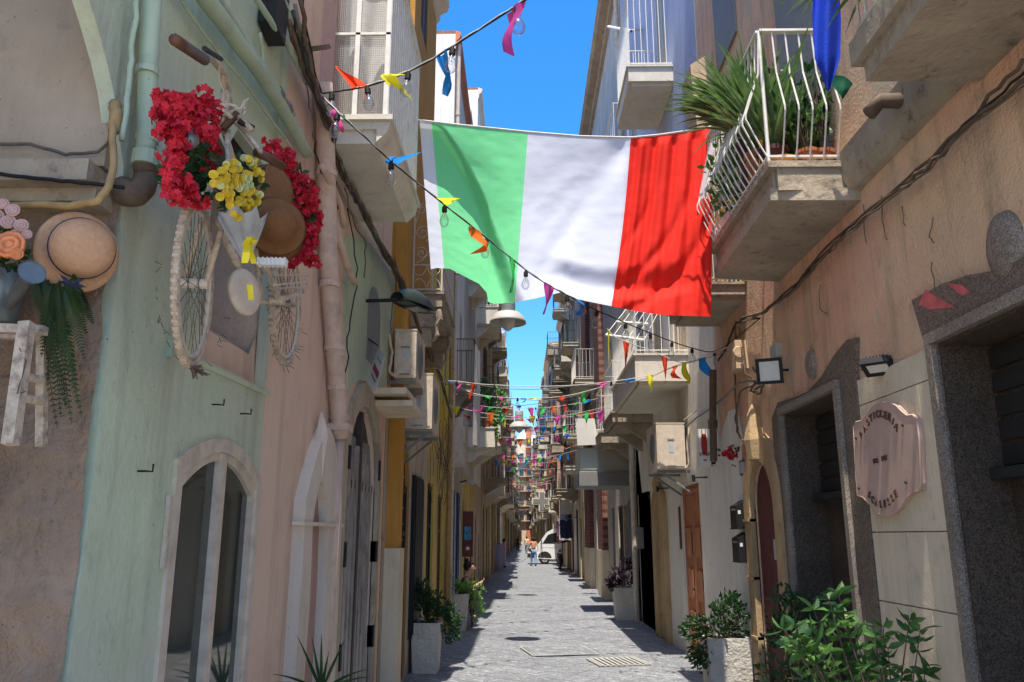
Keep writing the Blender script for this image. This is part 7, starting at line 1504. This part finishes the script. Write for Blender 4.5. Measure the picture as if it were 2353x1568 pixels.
# driver leaning an arm out
t = thing('person', 'van driver with a bare arm resting on the open window', 'person', (VX + 1.9, VY0 + .3, .9)); q0 = V((VX + 1.75, VY0 + .02, 1.30))
skinmesh('body', [(V((VX + 2.3, VY0 + .15, 1.1)), .14), (V((VX + 2.3, VY0 + .1, 1.42)), .10), (V((VX + 2.28, VY0 + .08, 1.5)), .05), (V((VX + 2.27, VY0 + .02, 1.6)), .09), (V((VX + 2.2, VY0 - .05, 1.38)), .055), (V((VX + 1.9, VY0 - .1, 1.30)), .045), (V((VX + 1.62, VY0 - .08, 1.33)), .035)], [(0, 1), (1, 2), (2, 3), (1, 4), (4, 5), (5, 6)], 'skin', t)
q = MB(); q.ball((VX + 2.29, VY0 + .04, 1.65), .10, 12, 8); q.build('hair', 'hair', t, smooth=True)
# parked scooter and clothes rails
t = thing('scooter', 'dark scooter parked under hanging clothes on the right', 'scooter', (2.0, 44.5, 0))
for yy in (43.9, 45.1): q = MB(); q.lathe([(.12, -.05), (.22, -.05), (.25, 0), (.22, .05), (.12, .05)], (2.0, yy, .26), (1, 0, 0), 22); w_ = q.build('wheel', 'rubber', t, smooth=True); q = MB(); q.lathe([(0, .03), (.13, .05), (.13, -.05), (0, -.03)], (2.0, yy, .26), (1, 0, 0), 16); q.build('rim', 'pale_grey', w_)
q = MB(); q.tube([(2.0, 43.95, .3), (2.0, 44.05, .7), (2.0, 44.15, 1.02)], [.05, .13, .06], 10); q.tube([(2.0, 44.05, .32), (2.0, 44.5, .3), (2.0, 44.75, .5), (2.0, 45.2, .62)], [.1, .13, .2, .12], 10); q.build('body', 'dark_metal', t, smooth=True)
q = MB(); q.tube([(2.0, 44.6, .74), (2.0, 44.9, .78), (2.0, 45.2, .8)], [.1, .14, .1], 10); q.build('seat', 'black', t, smooth=True); q = MB(); q.tube([(1.72, 44.2, 1.02), (1.85, 44.12, 1.05), (2.15, 44.12, 1.05), (2.28, 44.2, 1.02)], .016, 6); q.build('handlebar', 'mid_grey', t)
q = MB(); q.lathe([(0, .02), (.07, .015), (.08, 0)], (2.0, 44.02, .86), (0, -1, 0), 14); q.build('headlight', 'sign_white', t)
def rail_clothes(x, y, z_, lbl, cols, dy=.22, seedn=0):
    t = thing('clothes_rail', lbl, 'clothes rail', (x, y, z_)); q = MB(); q.tube([(x, y - .1, z_), (x, y + dy * len(cols), z_)], .02, 6)
    for yy in (y, y + dy * (len(cols) - 1)): q.tube([(x, yy, z_), (x + (.5 if x > 0 else -.4), yy, z_ + .1)], .015, 5)
    q.build('rail', 'mid_grey', t)
    for i, c_ in enumerate(cols): q = MB(); sheet(q, (x - .28, y + i * dy, 0), (x + .28, y + i * dy + .05, 0), z_ - R_.uniform(.7, 1.1), z_ - .03, .03, 3, ph=i, n=10, k=5); q.build('garment', c_, t, smooth=True)
rail_clothes(2.05, 38.5, 2.5, 'upper rail of dark clothes hung outside the right shop', ['navy', 'lilac_cloth', 'paper', 'maroon', 'navy', 'pink_cloth', 'dark_metal', 'maroon'], .6)
rail_clothes(2.1, 39.0, 3.5, 'top rail of clothes high outside the right shop', ['white_paint', 'navy', 'orange_shirt', 'paper', 'maroon', 'lilac_cloth'], .7)
rail_clothes(-1.15, 42.5, 1.35, 'low rail with pink and lilac clothes on the left side', ['lilac_cloth', 'pink_cloth', 'sign_white', 'pink_cloth', 'maroon'], .6)
q = MB(); a = J['rw']; q.tube([a, V((a.x - .6, 49.2, .5)), V((a.x - 1.5, 48.0, .05))], .008, 4); q.build('leash', 'dark_metal', label='thin leash trailing from the walker in the orange shirt', category='leash')
# pharmacy cross outline
t = thing('cross_sign', 'white outlined pharmacy cross hung over the far street', 'sign', (1.75, 62, 4.2)); q = MB()
for (a, c_, d, e) in ((-.25, .25, -.75, .75), (-.75, -.25, -.25, .25), (.25, .75, -.25, .25)): q.box(1.5 + a, 1.5 + c_, 62, 62.12, 4.3 + d, 4.3 + e)
q.build('case', 'sign_white', t); q = MB()
for (a, c_, d, e) in ((-.17, .17, -.67, .67), (-.67, -.17, -.17, .17), (.17, .67, -.17, .17)): q.box(1.5 + a, 1.5 + c_, 61.98, 61.995, 4.3 + d, 4.3 + e)
q.build('panel', 'mid_grey', t); q = MB(); q.tube([(2.2, 62.06, 4.3), (2.6, 62.06, 4.3)], .04, 6); q.build('arm', 'mid_grey', t)
# plants on the flowered left balcony
bush((-1.0, 22.7, 4.7), .15, .25, 'terracotta', 'lush yellow green plants on the flowered left balcony', [(0, .2, 1.15, .3, .35), (.1, .8, 1.1, .35, .3), (.25, -.15, .1, .18, .5), (.1, .3, .5, .3, .4)], 900, .12, 'leaf_mid')
bush((-.9, 26.6, 5.4), .15, .25, 'terracotta', 'green balcony plants on the tall narrow white house', [(0, .2, .9, .4, .4), (.1, 1.2, .8, .4, .4)], 500, .15, 'leaf_mid')
bush((1.9, 24.5, 4.4), .13, .25, 'terracotta', 'small green plant on the cream house balcony', [(0, 0, .5, .25, .3)], 600, .12, 'leaf_mid')
